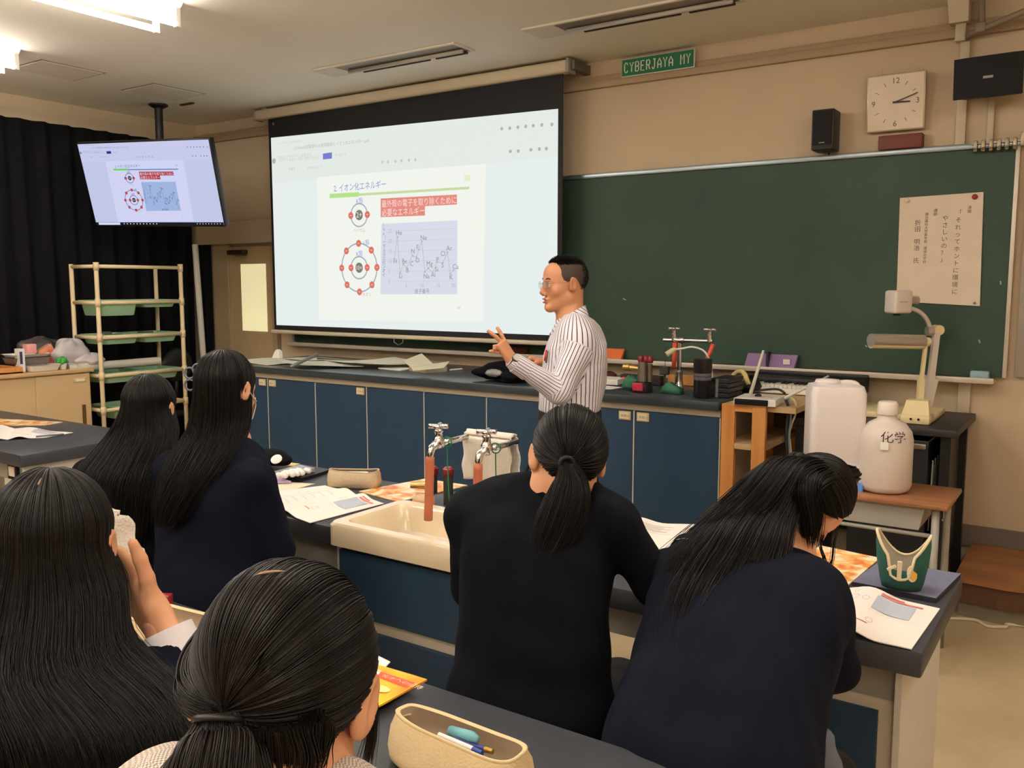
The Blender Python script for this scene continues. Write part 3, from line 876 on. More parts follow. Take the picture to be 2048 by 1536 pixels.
# sink with cabinet, built into the middle table
def rrect(cx, cy, hx, hy, r, z, n=6):
    P = []
    for qx, qy, a0 in ((1, 1, 0), (-1, 1, 90), (-1, -1, 180), (1, -1, 270)):
        for i in range(n + 1):
            a = math.radians(a0 + 90 * i / n)
            P.append((cx + qx * (hx - r) + r * math.cos(a), cy + qy * (hy - r) + r * math.sin(a), z))
    return P
sk = thing('sink_unit', 'cream ceramic sink on a navy cabinet in the middle table', 'sink', (-1.86, 2.3, 0))
cx, cy, hx, hy = -1.835, 2.27, .335, .195
rings = [rrect(cx, cy, hx - .02, hy - .02, .03, .712), rrect(cx, cy, hx, hy, .035, .722), rrect(cx, cy, hx, hy, .035, .79), rrect(cx, cy, hx - .008, hy - .008, .035, .80),
         rrect(cx, cy, hx - .045, hy - .04, .04, .80), rrect(cx, cy, hx - .055, hy - .05, .045, .785), rrect(cx, cy, hx - .075, hy - .065, .06, .60), rrect(cx, cy, hx - .12, hy - .10, .06, .575), rrect(cx, cy, .03, .03, .029, .57)]
CER = mat('cream_ceramic', (234, 216, 184), .18, spec=.6, noise=(5, .02), coat=.3)
m = MB().sheet(rings, wrap=True)
m.add(rings[-1], [list(range(len(rings[-1])))[::-1]])
sink = m.build('basin', CER, sk, 40)
MB().lathe([(.026, 0), (.026, .004)], (cx, cy, .572), 16).build('drain', STEEL, sink)
MB().box((-1.56, 2.0735, .735), (-1.53, 2.0755, .741)).build('maker_mark', mat('mark_blue', (60, 66, 90), .6), sink)
MB().box((-2.17, 2.125, .0), (-1.50, 2.46, .705)).build('cabinet', LAM_W, sk)
MB().box((-2.145, 2.108, .475), (-1.52, 2.127, .70), .002).build('upper_panel', BLUE, sk)
MB().box((-2.145, 2.108, .06), (-1.52, 2.127, .43), .002).build('lower_panel', BLUE, sk)

# water taps over the sink
RUB = mat('orange_rubber', (184, 104, 76), .6)
tp = thing('water_taps', 'pair of chrome taps with orange rubber hoses over the sink', 'taps', (-1.8, 2.55, .76))
MB().tube([(-1.83, 2.555, .76), (-1.83, 2.555, 1.05)], .016, 12).lathe([(.035, 0), (.03, .015), (.018, .03)], (-1.83, 2.555, .76), 16).build('pillar', CHROME, tp, 30)
MB().tube([(-1.935, 2.555, 1.052), (-1.715, 2.555, 1.052)], .0125, 12).build('cross_bar', CHROME, tp, 30)
for x in (-1.905, -1.70):
    MB().tube([(x - .01, 2.555, 1.052), (x, 2.44, 1.052), (x, 2.37, 1.054)], .011, 12).build('arm', CHROME, tp, True)
    b = MB().lathe([(.012, -.02), (.021, -.012), (.021, .012), (.015, .02), (.013, .035), (.017, .04), (.012, .05)], (x, 2.36, 1.056), 18).tube([(x, 2.37, 1.054), (x, 2.345, 1.052), (x - .003, 2.325, 1.042), (x - .004, 2.318, 1.02), (x - .004, 2.317, 1.0)], [.017, .016, .014, .012, .011], 12)
    tb = b.build('tap_body', CHROME, tp, True)
    hnd = MB().lathe([(.008, 0), (.008, .012), (.013, .014), (.013, .02), (.006, .024)], (x, 2.36, 1.098), 14)
    for k in range(4):
        a = math.pi / 2 * k + .5
        hnd.tube([(x, 2.36, 1.114), (x + .034 * math.cos(a), 2.36 + .034 * math.sin(a), 1.114)], [.008, .0095], 8)
    hnd.build('handle', CHROME, tb, True)
MB().tube(spline([(-1.909, 2.317, 1.012), (-1.912, 2.316, .93), (-1.916, 2.312, .79)], 12), .0155, 12).build('hose', RUB, tp, True)
MB().tube(spline([(-1.704, 2.317, 1.012), (-1.706, 2.316, .9), (-1.702, 2.314, .82)], 12), .0155, 12).build('hose', RUB, tp, True)
GS = mat('green_string', (24, 120, 84), .7)
for x, l in ((-1.90, .2), (-1.692, .16)):
    MB().tube(arc((x, 2.40, 1.053), .017, 0, 2 * math.pi, 14, (0, 0, 1), (1, .3, 0)), .0024, 6).tube(spline([(x, 2.40, 1.036), (x - .003, 2.405, .98), (x + .004, 2.40, .92), (x + .008, 2.40, 1.036 - l)], 10), .0022, 6).build('string', GS, tp, True)
# towel over the bar
def towel(name, lab, x0, x1, y, ztop, l1, l2, d=.016):
    rows = []
    L = np.concatenate([np.linspace(-l1, -.0, 14), np.linspace(.0, 1, 8), 1 + np.linspace(.001, l2, 14)])
    for s in L:
        row = []
        for u in np.linspace(0, 1, 22):
            x = x0 + (x1 - x0) * u + .004 * math.sin(9 * s * 8)
            fold = .006 * math.sin(u * 9 + 1) + .004 * math.sin(u * 21)
            if s < 0: p = (x, y - d - fold * min(1, -s * 9) - .004, ztop + s + .004 * math.sin(u * 6) * (-s / l1))
            elif s <= 1: a = math.pi * s; p = (x, y - d * math.cos(a), ztop + d * math.sin(a))
            else: p = (x + .012 * (s - 1) / l2, y + d + fold * min(1, (s - 1) * 9) + .004, ztop - (s - 1))
            row.append(p)
        rows.append(row)
    o = MB().sheet(rows, .006).build(name, mat('white_towelling', (226, 218, 206), .95, noise=(60, .05), bump=(260, .8), sheen=.2), None, True)
    return tag(o, lab, 'towel')
towel('hand_towel', 'white hand towel hanging over the tap bar behind the sink', -1.925, -1.72, 2.555, 1.056, .16, .165)

# gas cock with red caps
gc = thing('gas_cock', 'red-capped gas cock on a pale base behind the sink', 'gas cock', (-2.13, 2.6, .76))
MB().lathe([(.045, 0), (.045, .02), (.035, .035), (.02, .04)], (-2.15, 2.57, .76), 20).build('base', mat('beige_base', (206, 170, 136), .5), gc, 40)
MB().tube([(-2.13, 2.60, .8), (-2.13, 2.60, .87)], .018, 12).tube([(-2.07, 2.62, .76), (-2.07, 2.62, .875)], .019, 12).build('body', mat('dull_dark_metal', (74, 76, 72), .4, .6), gc, 30)
MB().tube([(-2.135, 2.595, .83), (-2.20, 2.55, .832)], [.016, .012], 12).build('nozzle', mat('brass', (196, 160, 96), .3, .8), gc, 30)
for x, y in ((-2.13, 2.60), (-2.07, 2.62)):
    MB().lathe([(.018, 0), (.022, .006), (.022, .028), (.014, .036)], (x, y, .87), 14).build('cap', mat('red_cap', (122, 26, 34), .35), gc, 40)

# ================================================================ left cupboard and tray rack
cu = thing('cupboard', 'low beige cupboard with sliding doors at the left wall', 'cupboard', (-6.72, 3.0, 0))
CB = mat('beige_cupboard', (202, 172, 128), .5, noise=(4, .03))
MB().box((-6.97, 2.2, 0), (-6.42, 3.74, .945)).build('body', CB, cu)
MB().box((-6.97, 2.19, .945), (-6.39, 3.76, .97), .004).build('top', mat('cupboard_top', (198, 162, 116), .45), cu, 30)
for a, b, x in ((2.22, 3.34, -6.415), (3.32, 3.725, -6.40)):
    dr = MB().box((x - .012, a, .05), (x, b, .935), .002).build('sliding_door', CB, cu)
    if b > 3.5:
        MB().box((x - .002, 3.655, .53), (x + .002, 3.685, .70), .001).build('finger_pull', mat('brass_dark', (118, 88, 50), .5, .5), dr)
        MB().box((x - .001, 3.60, .873), (x + .004, 3.70, .905), .008, 3).build('label_holder', PL, dr, 30)
        MB().box((x + .003, 3.615, .88), (x + .006, 3.685, .898)).build('label_card', PLI, dr)
    else:
        MB().box((x - .002, 2.27, .53), (x + .002, 2.30, .70), .001).build('finger_pull', mat('brass_dark', (118, 88, 50), .5, .5), dr)

RK = mat('cream_pipe', (218, 196, 156), .4)
rk = thing('tray_rack', 'cream pipe rack holding green trays beside the black curtain', 'rack', (-6.52, 4.17, 0))
RX, RB, RY0, RY1 = -6.36, -6.70, 3.80, 4.53
for x, y in ((RX, RY0), (RX, RY1), (RB, RY0), (RB, RY1)):
    MB().tube([(x, y, 0), (x, y, 1.76)], .0165, 10).build('post', RK, rk, True)
for k, z in enumerate((1.74, 1.465, 1.20, .905, .64)):
    MB().tube([(RX, RY0 + .016, z), (RX, RY1 - .016, z)], .0145, 10).build('rail', RK, rk, True)
    if k: MB().tube([(RB, RY0 + .016, z), (RB, RY1 - .016, z)], .0145, 10).build('rail', RK, rk, True)
    for y in (RY0, RY1):
        if k == 0 and y == RY1: continue
        MB().tube([(RX - .016, y, z), (RB + .016, y, z)], .0145, 10).build('side_rail', RK, rk, True)
    for y in (RY0, RY1):
        MB().tube([(RX, y, z - .03), (RX, y, z + .03)], .021, 10).build('joint', RK, rk, True)
TG = mat('green_tray', (150, 186, 150), .5, noise=(6, .04), sss=0)
tr_n = 0
TRL = ['deep ribbed green tray at the front of the top shelf', 'green tray at the right of the top shelf', 'green tray on the second shelf holding glassware, left half', 'green tray on the second shelf, right half', 'green tray on the third shelf, left half', 'green tray on the third shelf, right half', 'green tray on the lowest shelf of the pipe rack']
for z, ya, yb, dep in ((1.465, 3.84, 4.15, .12), (1.465, 4.19, 4.5, .06), (1.20, 3.84, 4.15, .075), (1.20, 4.19, 4.5, .075), (.905, 3.84, 4.15, .08), (.905, 4.19, 4.5, .08), (.64, 3.9, 4.4, .1)):
    cy, cx = (ya + yb) / 2, (RX + RB) / 2; hy, hx = (yb - ya) / 2, .176 - .02
    zz = z + .018
    m = MB()
    n = 6
    def ribbed(hx, hy, z, amp):
        P = rrect(cx, cy, hx, hy, .03, z, 4); out = []
        for i in range(len(P)):
            p, q = A(*P[i]), A(*P[(i + 1) % len(P)])
            for s in np.linspace(0, 1, 9)[:-1]:
                w = p + (q - p) * s
                d = A(w[0] - cx, w[1] - cy, 0); d /= np.linalg.norm(d)
                out.append(w + d * amp * (math.sin(s * 2 * math.pi * 4) if np.linalg.norm(q - p) > .05 else 0))
        return out
    g = [ribbed(hx - .02, hy - .025, zz - dep, 0), ribbed(hx - .015, hy - .02, zz - dep + .006, .003), ribbed(hx, hy - .004, zz - .012, .003), ribbed(hx + .014, hy + .012, zz - .008, 0), ribbed(hx + .014, hy + .012, zz, 0), ribbed(hx - .002, hy - .006, zz, 0), ribbed(hx - .018, hy - .024, zz - dep + .008, 0)]
    m.sheet(g, wrap=True)
    k_ = len(g[0]); m.add(g[0], [list(range(k_))[::-1]]); m.add(g[-1], [list(range(k_))])
    o = m.build('green_tray', TG, None, 40)
    tag(o, TRL[tr_n], 'tray', 'green trays on the pipe rack'); tr_n += 1
tag(MB().tube([(-6.5, 3.62, 1.0 - .025), (-6.42, 4.34, .985)], .032, 14).build('paper_roll', mat('roll_paper', (196, 190, 176), .8), None, 30), 'long pale paper roll lying across the pipe rack', 'roll')

# wooden rack next to the counter
wr = thing('wooden_rack', 'open orange wood rack at the right end of the counter', 'rack', (-1.5, 4.65, 0))
WX0, WX1, WY0, WY1, WZ = -1.63, -1.40, 4.33, 4.99, .995
for x in (WX0, WX1 - .07):
    for y in (WY0, WY1 - .03):
        MB().box((x, y, 0), (x + .07, y + .03, WZ), .003).build('post', WOODY, wr)
MB().box((WX0 + .07, WY0, WZ - .035), (WX1 - .07, WY0 + .025, WZ)).build('front_rail', WOODY, wr)
for z in (.39, .765): MB().box((WX0 + .01, WY0 + .03, z), (WX1 - .005, WY1 - .03, z + .03), .002).box((WX0 + .07, WY0 + .004, z), (WX1 - .07, WY0 + .03, z + .03), .002).build('shelf', ramp_mat('plywood', [(.3, (178, 146, 104)), (.7, (196, 166, 124))], 3, (5, .8, 5), .6), wr)
MB().box((WX0 + .005, WY0 + .03, WZ - .03), (WX1 + .14, WY1, WZ), .002).build('top_board', ramp_mat('plywood', [], 1), wr)
MB().box((WX0 + .01, WY1 - .012, .2), (WX1 - .01, WY1, WZ - .03)).build('back_board', mat('dark_ply', (104, 92, 70), .7), wr)
for z in (.02,): MB().box((WX0 + .01, WY0 + .03, z), (WX1 - .005, WY1 - .03, z + .025)).build('shelf', ramp_mat('plywood', [], 1), wr)

# AV table, black computer case, document camera, school desk, step
av = thing('av_table', 'black-topped side table under the document camera', 'table', (-.95, 4.85, 0))
MB().box((-1.36, 4.57, .88), (-.565, 5.26, .918), .006).build('tabletop', mat('av_top', (40, 38, 40), .45, noise=(60, .15)), av, 30)
for x in (-1.33, -.64):
    for y in (4.61, 5.18): MB().box((x, y, 0), (x + .045, y + .045, .88)).build('leg', BLACK, av)
MB().box((-1.33, 5.2, .2), (-.6, 5.215, .85)).build('back_panel', BLACK, av)
MB().box((-.638, 4.655, .2), (-.625, 5.18, .84)).build('side_panel', BLACK, av)
pc = thing('computer_case', 'black equipment case under the side table behind the water bottle', 'case', (-.9, 4.85, .64))
MB().box((-1.05, 4.6, .0), (-.69, 5.1, .85), .004).build('body', mat('case_black', (34, 33, 36), .45), pc)
MB().box((-.76, 4.592, .81), (-.70, 4.60, .835), .003).build('badge', STEEL, pc, 30)
o = MB()
for i in range(6): o.tube([(-.68 + .002 * (i % 2), 4.65 + .04 * i, .40 + .05 * (i % 3)), (-.676, 4.66 + .04 * i, .75 - .03 * (i % 2))], .004, 5)
o.build('side_cables', GREYM, pc, True)

IVW = mat('ivory_plastic', (232, 216, 168), .45, noise=(5, .03)); DCW = mat('camera_white', (216, 206, 196), .4)
SIL = mat('satin_silver', (196, 186, 178), .3, .6)
dc = thing('document_camera', 'ivory document camera with silver lamp arm on the side table', 'document camera', (-.9, 4.9, .9))
DT = 4.62
def dpt(p): return A(*p)
MB().box((-1.25, 4.78, .919), (-.70, 5.15, .952), .008).build('base_plate', IVW, dc, 30)
b0 = A(*(-0.787,5.011,0.9))
MB().box((-.835, 4.66, .919), (-.70, 4.80, .965), .01).prism([(-.83, 4.67, .965), (-.705, 4.67, .965), (-.72, 4.72, 1.03), (-.82, 4.72, 1.03)], (0, .07, 0)).build('control_block', IVW, dc, 30)
for dx in (0, .035): MB().lathe([(.006, 0), (.006, .004)], (-.785 + dx, 4.659, .945), 8, (0, -1, 0)).build('button', BLACK, dc)
lo1, lo2 = (-0.806,5.031,0.965), (-0.795,5.105,1.097)
def bar(m, a, b, w, t):
    a, b = A(*a), A(*b); d = (b - a) / np.linalg.norm(b - a)
    s = VR - d * (VR @ d); s /= np.linalg.norm(s); n = np.cross(d, s)
    m.add([a - s * w - n * t, a + s * w - n * t, a + s * w + n * t, a - s * w + n * t, b - s * w - n * t, b + s * w - n * t, b + s * w + n * t, b - s * w + n * t],
          [[3, 2, 1, 0], [4, 5, 6, 7], [0, 1, 5, 4], [1, 2, 6, 5], [2, 3, 7, 6], [3, 0, 4, 7]])
    return m
bar(MB(), (-0.805,5.012,0.999), (-0.807,5.026,1.112), .014, .014).build('lamp_post_sleeve', IVW, dc)
bar(MB(), (-0.805,5.027,1.104), (-0.798,5.058,1.302), .0085, .009).build('lamp_post', IVW, dc)
bar(MB(), (-0.794,5.11,0.949), (-0.769,5.124,1.105), .026, .02).build('camera_post_sleeve', DCW, dc)
bar(MB(), (-0.775,5.118,1.092), (-0.765,5.159,1.346), .0155, .014).build('camera_post', DCW, dc)
MB().tube([A(*(-0.767,5.184,1.361)) - VF * .03, A(*(-0.767,5.184,1.361)) + VF * .03], .027, 16).build('hinge', IVW, dc, 30)
MB().tube([A(*(-0.763,5.162,1.356)) - VR * .055, A(*(-0.781,5.15,1.356)) + VR * .0], .026, 18).build('hinge_ring', SIL, dc, 30)
MB().tube(spline([(-0.795,5.143,1.375), (-0.807,5.116,1.415), (-0.832,5.079,1.453), (-0.865,5.036,1.474), (-0.887,5.009,1.48)], 16), .0115, 10).build('curved_neck', DCW, dc, True)
hc = A(*(-0.924,4.977,1.514))
HM = Matrix.Translation(Vector(hc)) @ Matrix.Rotation(YAW + math.radians(14), 4, 'Z')
hd = MB(HM).box((-.055, -.045, -.062), (.052, .05, .058), .014, 3).build('camera_head', DCW, dc, 30)
MB(HM).lathe([(.021, 0), (.021, .035), (.023, .036), (.023, .06), (.017, .062)], (.05, .0, .006), 18, (1, 0, 0)).build('focus_knob', SIL, hd, 30)
MB(HM).lathe([(.02, 0), (.016, .012)], (-.01, 0, -.062), 14, (0, 0, -1)).build('lens', BLACK, hd, 30)
MB(HM).box((-.03, -.0465, -.003), (.018, -.0445, .0)).build('mark', GREYM, hd)
la, lb = A(*(-1.02,4.813,1.316)), A(*(-0.811,5.05,1.306))
MB().tube([la, lb], .0345, 20).build('lamp_shade', SIL, dc, 30)
MB().tube([la - A(0, 0, .016), lb - A(0, 0, .016)], .026, 14).build('lamp_diffuser', IVW, dc, 30)
MB().tube([lb, A(*(-0.784,5.067,1.302))], .024, 14).build('lamp_hinge', IVW, dc, 30)

sd = thing('school_desk', 'school desk with brown wooden top and grey legs under the water containers', 'desk', (-.78, 3.98, 0))
DX0, DX1, DY0, DY1, DZ = -1.13, -.49, 3.83, 4.22, .72
MB().box((DX0, DY0, DZ - .022), (DX1, DY1, DZ), .006).build('desktop', ramp_mat('brown_desk_wood', [(.3, (132, 86, 56)), (.7, (158, 108, 72))], 3, (.7, 7, 7), .35), sd, 30)
MB().prism([(DX0 + .05, DY0 + .03, DZ - .024), (DX1 - .09, DY0 + .03, DZ - .024), (DX1 - .11, DY0 + .03, DZ - .12), (DX0 + .07, DY0 + .03, DZ - .12)], (0, .3, 0)).build('book_tray', GREYM, sd)
for x in (DX0 + .05, DX1 - .05):
    for y in (DY0 + .04, DY1 - .03): MB().tube([(x, y, DZ - .024), (x, y, .0)], .0155, 10).build('leg', GREYM, sd, True)
    MB().tube([(x, DY0 + .04, .12), (x, DY1 - .03, .12)], .012, 8).build('foot_rail', GREYM, sd, True)
MB().tube([(DX0 + .05, DY0 + .04, DZ - .14), (DX1 - .05, DY0 + .04, DZ - .14)], .009, 8).build('front_rail', GREYM, sd, True)
MB().tube(arc((DX1 - .03, DY0 + .09, DZ - .06), .02, -2.5, 1.0, 10, (0, 1, 0), (0, 0, 1)), .003, 6).build('bag_hook', STEEL, sd, True)

st = thing('wooden_step', 'low brown wooden step platform below the front wall', 'step', (.3, 4.9, 0))
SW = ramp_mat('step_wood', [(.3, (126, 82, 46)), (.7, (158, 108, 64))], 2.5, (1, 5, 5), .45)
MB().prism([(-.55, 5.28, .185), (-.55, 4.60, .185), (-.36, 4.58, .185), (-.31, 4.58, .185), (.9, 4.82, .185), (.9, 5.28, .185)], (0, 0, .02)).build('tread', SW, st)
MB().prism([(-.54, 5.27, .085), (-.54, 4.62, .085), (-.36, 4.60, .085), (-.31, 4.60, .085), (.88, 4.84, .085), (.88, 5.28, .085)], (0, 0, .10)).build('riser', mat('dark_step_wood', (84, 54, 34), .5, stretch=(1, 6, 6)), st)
MB().prism([(-.53, 5.26, 0), (-.53, 4.66, 0), (-.36, 4.64, 0), (-.31, 4.64, 0), (.86, 4.88, 0), (.86, 5.27, 0)], (0, 0, .085)).build('plinth', mat('grey_plinth', (128, 116, 96), .6), st)
cd = MB().tube(spline([(-0.571,4.559,0.008), (-0.449,4.611,0.008), (-0.39,4.56,0.008), (-0.321,4.593,0.008), (-0.225,4.665,0.008), (.6, 4.75, .008)], 40), .008, 8).build('floor_cord', OFFW, None, True)
tag(cd, 'pale cable lying on the floor before the wooden step', 'cable')

# ================================================================ things on the counter and tables
def grid4(c, nu, nv):
    """bilinear grid over 4 corners a b c d (a->b along u, a->d along v)"""
    a, b, d, e = [A(*p) for p in c]
    return np.array([[a * (1 - u) * (1 - v) + b * u * (1 - v) + d * u * v + e * (1 - u) * v for u in np.linspace(0, 1, nu)] for v in np.linspace(0, 1, nv)])


def sheet_of(name, lab, cat, corners, m, h=.0012, curl=None, group=None, nu=12, nv=10, parent=None):
    G = grid4(corners, nu, nv)
    if curl is not None:
        for j in range(nv):
            for i in range(nu): G[j, i, 2] += curl(i / (nu - 1), j / (nv - 1))
    N = np.cross(G[0, 1] - G[0, 0], G[1, 0] - G[0, 0])
    o = MB().sheet(G + A(0, 0, h), h, nrm=(0, 0, 1)).build(name, m, parent, 40)
    return tag(o, lab, cat, group) if parent is None else o


PAGE = mat('booklet_page', (236, 228, 220), .7, noise=(5, .015))
PINK = mat('print_red', (206, 120, 112), .7); PBLU = mat('print_blue', (176, 184, 198), .7); PGRY = mat('print_grey', (150, 146, 148), .7); PYEL = mat('print_yellow', (238, 214, 110), .7)


def open_booklet(lab, spine_a, spine_b, right_a, right_b, left_a, left_b, z=.762, bulge=.012, name='open_booklet', layout='chart', group=None):
    """two curved pages meeting at a spine; a = near end, b = far end"""
    t = thing(name, lab, 'booklet', (spine_a[0], spine_a[1], z - .002), group)
    pages = {}
    for nm, (ea, eb) in (('page', (right_a, right_b)), ('page ', (left_a, left_b))):
        G = grid4((spine_a, ea, eb, spine_b), 16, 8)
        for i in range(16):
            u = i / 15
            G[:, i, 2] = z + .003 + bulge * (math.sin(math.pi * min(1, u * 1.5)) ** 2 * (1 - u) * 1.6 + .15 * (1 - u))
        G[:, 0, 2] = z + .003
        up = np.cross(G[0, 1] - G[0, 0], G[1, 0] - G[0, 0])[2] > 0
        pages[nm] = MB().sheet(G if up else G[:, ::-1], .0025, nrm=(0, 0, 1)).build('page', PAGE, t, 60)
        m = MB()
        def at(u, v, l=.0012):
            x = u * 15; i = min(int(x), 14); f = x - i; y = v * 7; j = min(int(y), 6); g = y - j
            p = (G[j, i] * (1 - f) + G[j, i + 1] * f) * (1 - g) + (G[j + 1, i] * (1 - f) + G[j + 1, i + 1] * f) * g
            return p + A(0, 0, l)
        def rect(u0, v0, u1, v1, mi, n=4):
            us = np.linspace(u0, u1, n)
            for a, b in zip(us, us[1:]):
                P = [at(a, v0), at(b, v0), at(b, v1), at(a, v1)]
                if np.cross(P[1] - P[0], P[2] - P[0])[2] < 0: P = P[::-1]
                m.add(P, [[0, 1, 2, 3]], mi)
        def ring(u, v, r, mi):
            for k in range(12):
                a, b = math.pi / 6 * k, math.pi / 6 * (k + .55)
                P = [at(u + r * q * math.cos(c) * .8, v + r * q * math.sin(c)) for q, c in ((.82, a), (1, a), (1, b), (.82, b))]
                if np.cross(P[1] - P[0], P[2] - P[0])[2] < 0: P = P[::-1]
                m.add(P, [[0, 1, 2, 3]], mi)
        if layout == 'chart' and nm == 'page':
            rect(.40, .55, .80, .86, 1); rect(.42, .88, .86, .91, 0); rect(.42, .925, .66, .95, 0)
            ring(.16, .90, .035, 2); ring(.18, .74, .055, 2); ring(.3, .72, .05, 2); ring(.25, .36, .04, 2); ring(.45, .30, .05, 2); rect(.3, .22, .45, .235, 0)
            rect(.05, .50, .92, .503, 1, 6)
        elif layout == 'chart':
            for k in range(6): rect(.12, .2 + k * .11, .8 - .1 * (k % 3), .206 + k * .11, 1, 6)
        else:
            for k in range(5): rect(.1, .62 + k * .05, .8 - .1 * (k % 2), .63 + k * .05, 2, 6)
            rect(.12, .25, .45, .4, 3); rect(.1, .55, .9, .556, 1, 6)
        m.build('print', [PINK, PBLU, PGRY, PYEL], pages[nm])
    return t


ORB = ramp_mat('orange_flower_cover', [(.28, (190, 66, 40)), (.40, (222, 138, 62)), (.50, (234, 190, 120)), (.58, (244, 230, 200))], 17, (1, 1, .2), .3, 'noise', 3, .4, .6)
YEB = ramp_mat('yellow_cover', [(.3, (232, 120, 40)), (.45, (248, 186, 40)), (.7, (252, 206, 60))], 5, (1, 1, .2), .3, 'noise', 2, .4, .4)


def brochure(lab, corners, m, group=None, h=.004, band=None, title=None):
    t = thing('brochure', lab, 'brochure', tuple(np.mean([A(*c) for c in corners], 0) * A(1, 1, 0) + A(0, 0, min(c[2] for c in corners))), group)
    G = grid4(corners, 6, 6)
    up = np.cross(G[0, 1] - G[0, 0], G[1, 0] - G[0, 0])[2] > 0
    MB().sheet((G if up else G[:, ::-1]) + A(0, 0, h), h, nrm=(0, 0, 1)).build('cover', m, t)
    if band:
        G2 = grid4(corners, 20, 20) + A(0, 0, h + .0006)
        def bl(u, v): return G2[min(19, int(v * 19.01)), min(19, int(u * 19.01))]
        (u0, u1, v0, v1) = band
        b = MB().add([bl(u0, v0), bl(u1, v0), bl(u1, v1), bl(u0, v1)], [[0, 1, 2, 3]] if up else [[3, 2, 1, 0]])
        bo = b.build('title_band', mat('red_band', (206, 74, 34), .4), t)
        p0, p1 = G2[int(19 * (v0 + v1) / 2 - .3), 7], G2[int(19 * (v0 + v1) / 2 - .3), 16]
        dx = (p1 - p0) / np.linalg.norm(p1 - p0)
        MB().text('化学への招待', p0 + A(0, 0, .001), dx, np.cross(A(0, 0, 1), dx), .018).build('lettering', mat('band_letter', (244, 214, 170), .6), bo)
        cc = G2[9, 12] + A(0, 0, .0008)
        MB().add([cc + A(.03 * math.cos(k * math.pi / 8), .014 * math.sin(k * math.pi / 8), .0004 * math.cos(k * math.pi / 8)) for k in range(16)], [list(range(16))]).build('pale_spot', mat('pale_spot', (252, 232, 150), .5), t)
    return t


def pouch(name, lab, cat, c, yaw, L, W, Hh, m, mi_, open_w=.6, tilt=0., sag=.0, rimm=None, flare=1.0):
    """soft cloth case, open along the top"""
    M = Matrix.Translation(c) @ Matrix.Rotation(yaw, 4, 'Z')
    t = thing(name, lab, cat, c)
    def ring(hx, hy, z, wob=0., r=.5):
        P = []
        for i in range(40):
            a = 2 * math.pi * i / 40
            x = hx * abs(math.cos(a)) ** .45 * (1 if math.cos(a) > 0 else -1); y = hy * abs(math.sin(a)) ** .6 * (1 if math.sin(a) > 0 else -1)
            P.append((x, y, z + wob * math.sin(2 * a + .7) - sag * math.cos(a) ** 2 * (z / Hh)))
        return P
    hx, hy = L / 2, W / 2
    rings = [ring(hx * .3, hy * .3, 0), ring(hx * .93, hy * .86, 0), ring(hx * .985, hy * .98, Hh * .12), ring(hx * 1.0, hy * 1.04, Hh * .4, .001), ring(hx * .985 * flare, hy * .9, Hh * .75, .003), ring(hx * .95 * flare, hy * open_w * 1.06, Hh * .97, .004)]
    o = MB(M).sheet(rings, wrap=True); o.add(rings[0], [list(range(40))[::-1]])
    o.build('body', m, t, True)
    rr = [ring(hx * .95 * flare, hy * open_w * 1.06, Hh * .97, .004), ring(hx * .955 * flare, hy * open_w * 1.08, Hh * 1.02, .004), ring(hx * .93 * flare, hy * open_w, Hh * 1.04, .004), ring(hx * .90 * flare, hy * open_w * .86, Hh * 1.0, .004)]
    MB(M).sheet(rr, wrap=True).build('zip_rim', rimm or m, t, True)
    ir = [ring(hx * .90 * flare, hy * open_w * .86, Hh * 1.0, .004), ring(hx * .9, hy * .78, Hh * .6), ring(hx * .88, hy * .76, Hh * .2), ring(hx * .3, hy * .3, Hh * .16)]
    q = MB(M).sheet(ir, wrap=True); q.add(ir[-1], [list(range(40))]); q.build('lining', mi_, t, True)
    return t, M


def pen(lab, a, b, r, m, tipm=None, name='pen', cat='pen'):
    a, b = A(*a), A(*b)
    t = thing(name, lab, cat, tuple(np.minimum(a, b)))
    MB().tube([a, a + (b - a) * .8], r, 10).build('barrel', m, t, 40)
    MB().tube([a + (b - a) * .8, b], [r * 1.05, r * .9], 10).build('cap', tipm or m, t, 40)
    return t


# ---- papers and oddments on the counter
CT = 1.002
CP = mat('copy_paper', (212, 210, 192), .8, noise=(5, .02))
pl = [((-5.62, 4.50), (-5.2, 4.42), (-5.1, 4.75), (-5.55, 4.85)), ((-5.45, 4.8), (-5.0, 4.72), (-4.9, 5.02), (-5.4, 5.15)), ((-5.15, 4.46), (-4.8, 4.40), (-4.45, 4.66), (-4.9, 4.75)), ((-4.95, 4.75), (-4.5, 4.62), (-4.2, 4.86), (-4.7, 5.05)), ((-4.6, 4.6), (-4.25, 4.72), (-4.1, 4.98), (-4.5, 5.05))]
plab = ['white paper sheet at the far left end of the counter', 'white paper sheet at the back left of the counter by the wall', 'white paper sheet lying under the grey stick on the counter', 'white paper sheet in the middle of the scattered counter papers', 'white paper sheet nearest the folded card on the counter']
for k, (c, lb_) in enumerate(zip(pl, plab)):
    zz = CT + .009 * k
    sheet_of('paper_sheet', lb_, 'paper', [(*p, zz) for p in c], CP, .002, lambda u, v, k=k: .012 * (u if k % 2 else 1 - u) ** 3 + .006 * math.sin(3 * v + k), 'papers scattered on the counter')
tag(MB().tube([(-4.755,4.251,1.03), (-4.861,4.599,1.087)], [.012, .014], 8).build('grey_stick', mat('grey_wood', (120, 126, 118), .6), None, True), 'grey stick lying across the counter papers', 'stick')
d = MB(); d.prism([(-5.234,4.951,1.012), (-4.947,4.92,1.012), (-4.807,4.801,1.012), (-5.029,4.756,1.012)], (0, 0, .012))
tag(d.build('dark_ruler', mat('dark_wood', (88, 78, 66), .6), None), 'dark flat wooden strip on the counter papers', 'strip')
fc = thing('folded_card', 'cream folded card standing open on the stacked papers', 'card', (-4.05, 4.9, CT))
CARD = mat('cream_card', (206, 202, 176), .7)
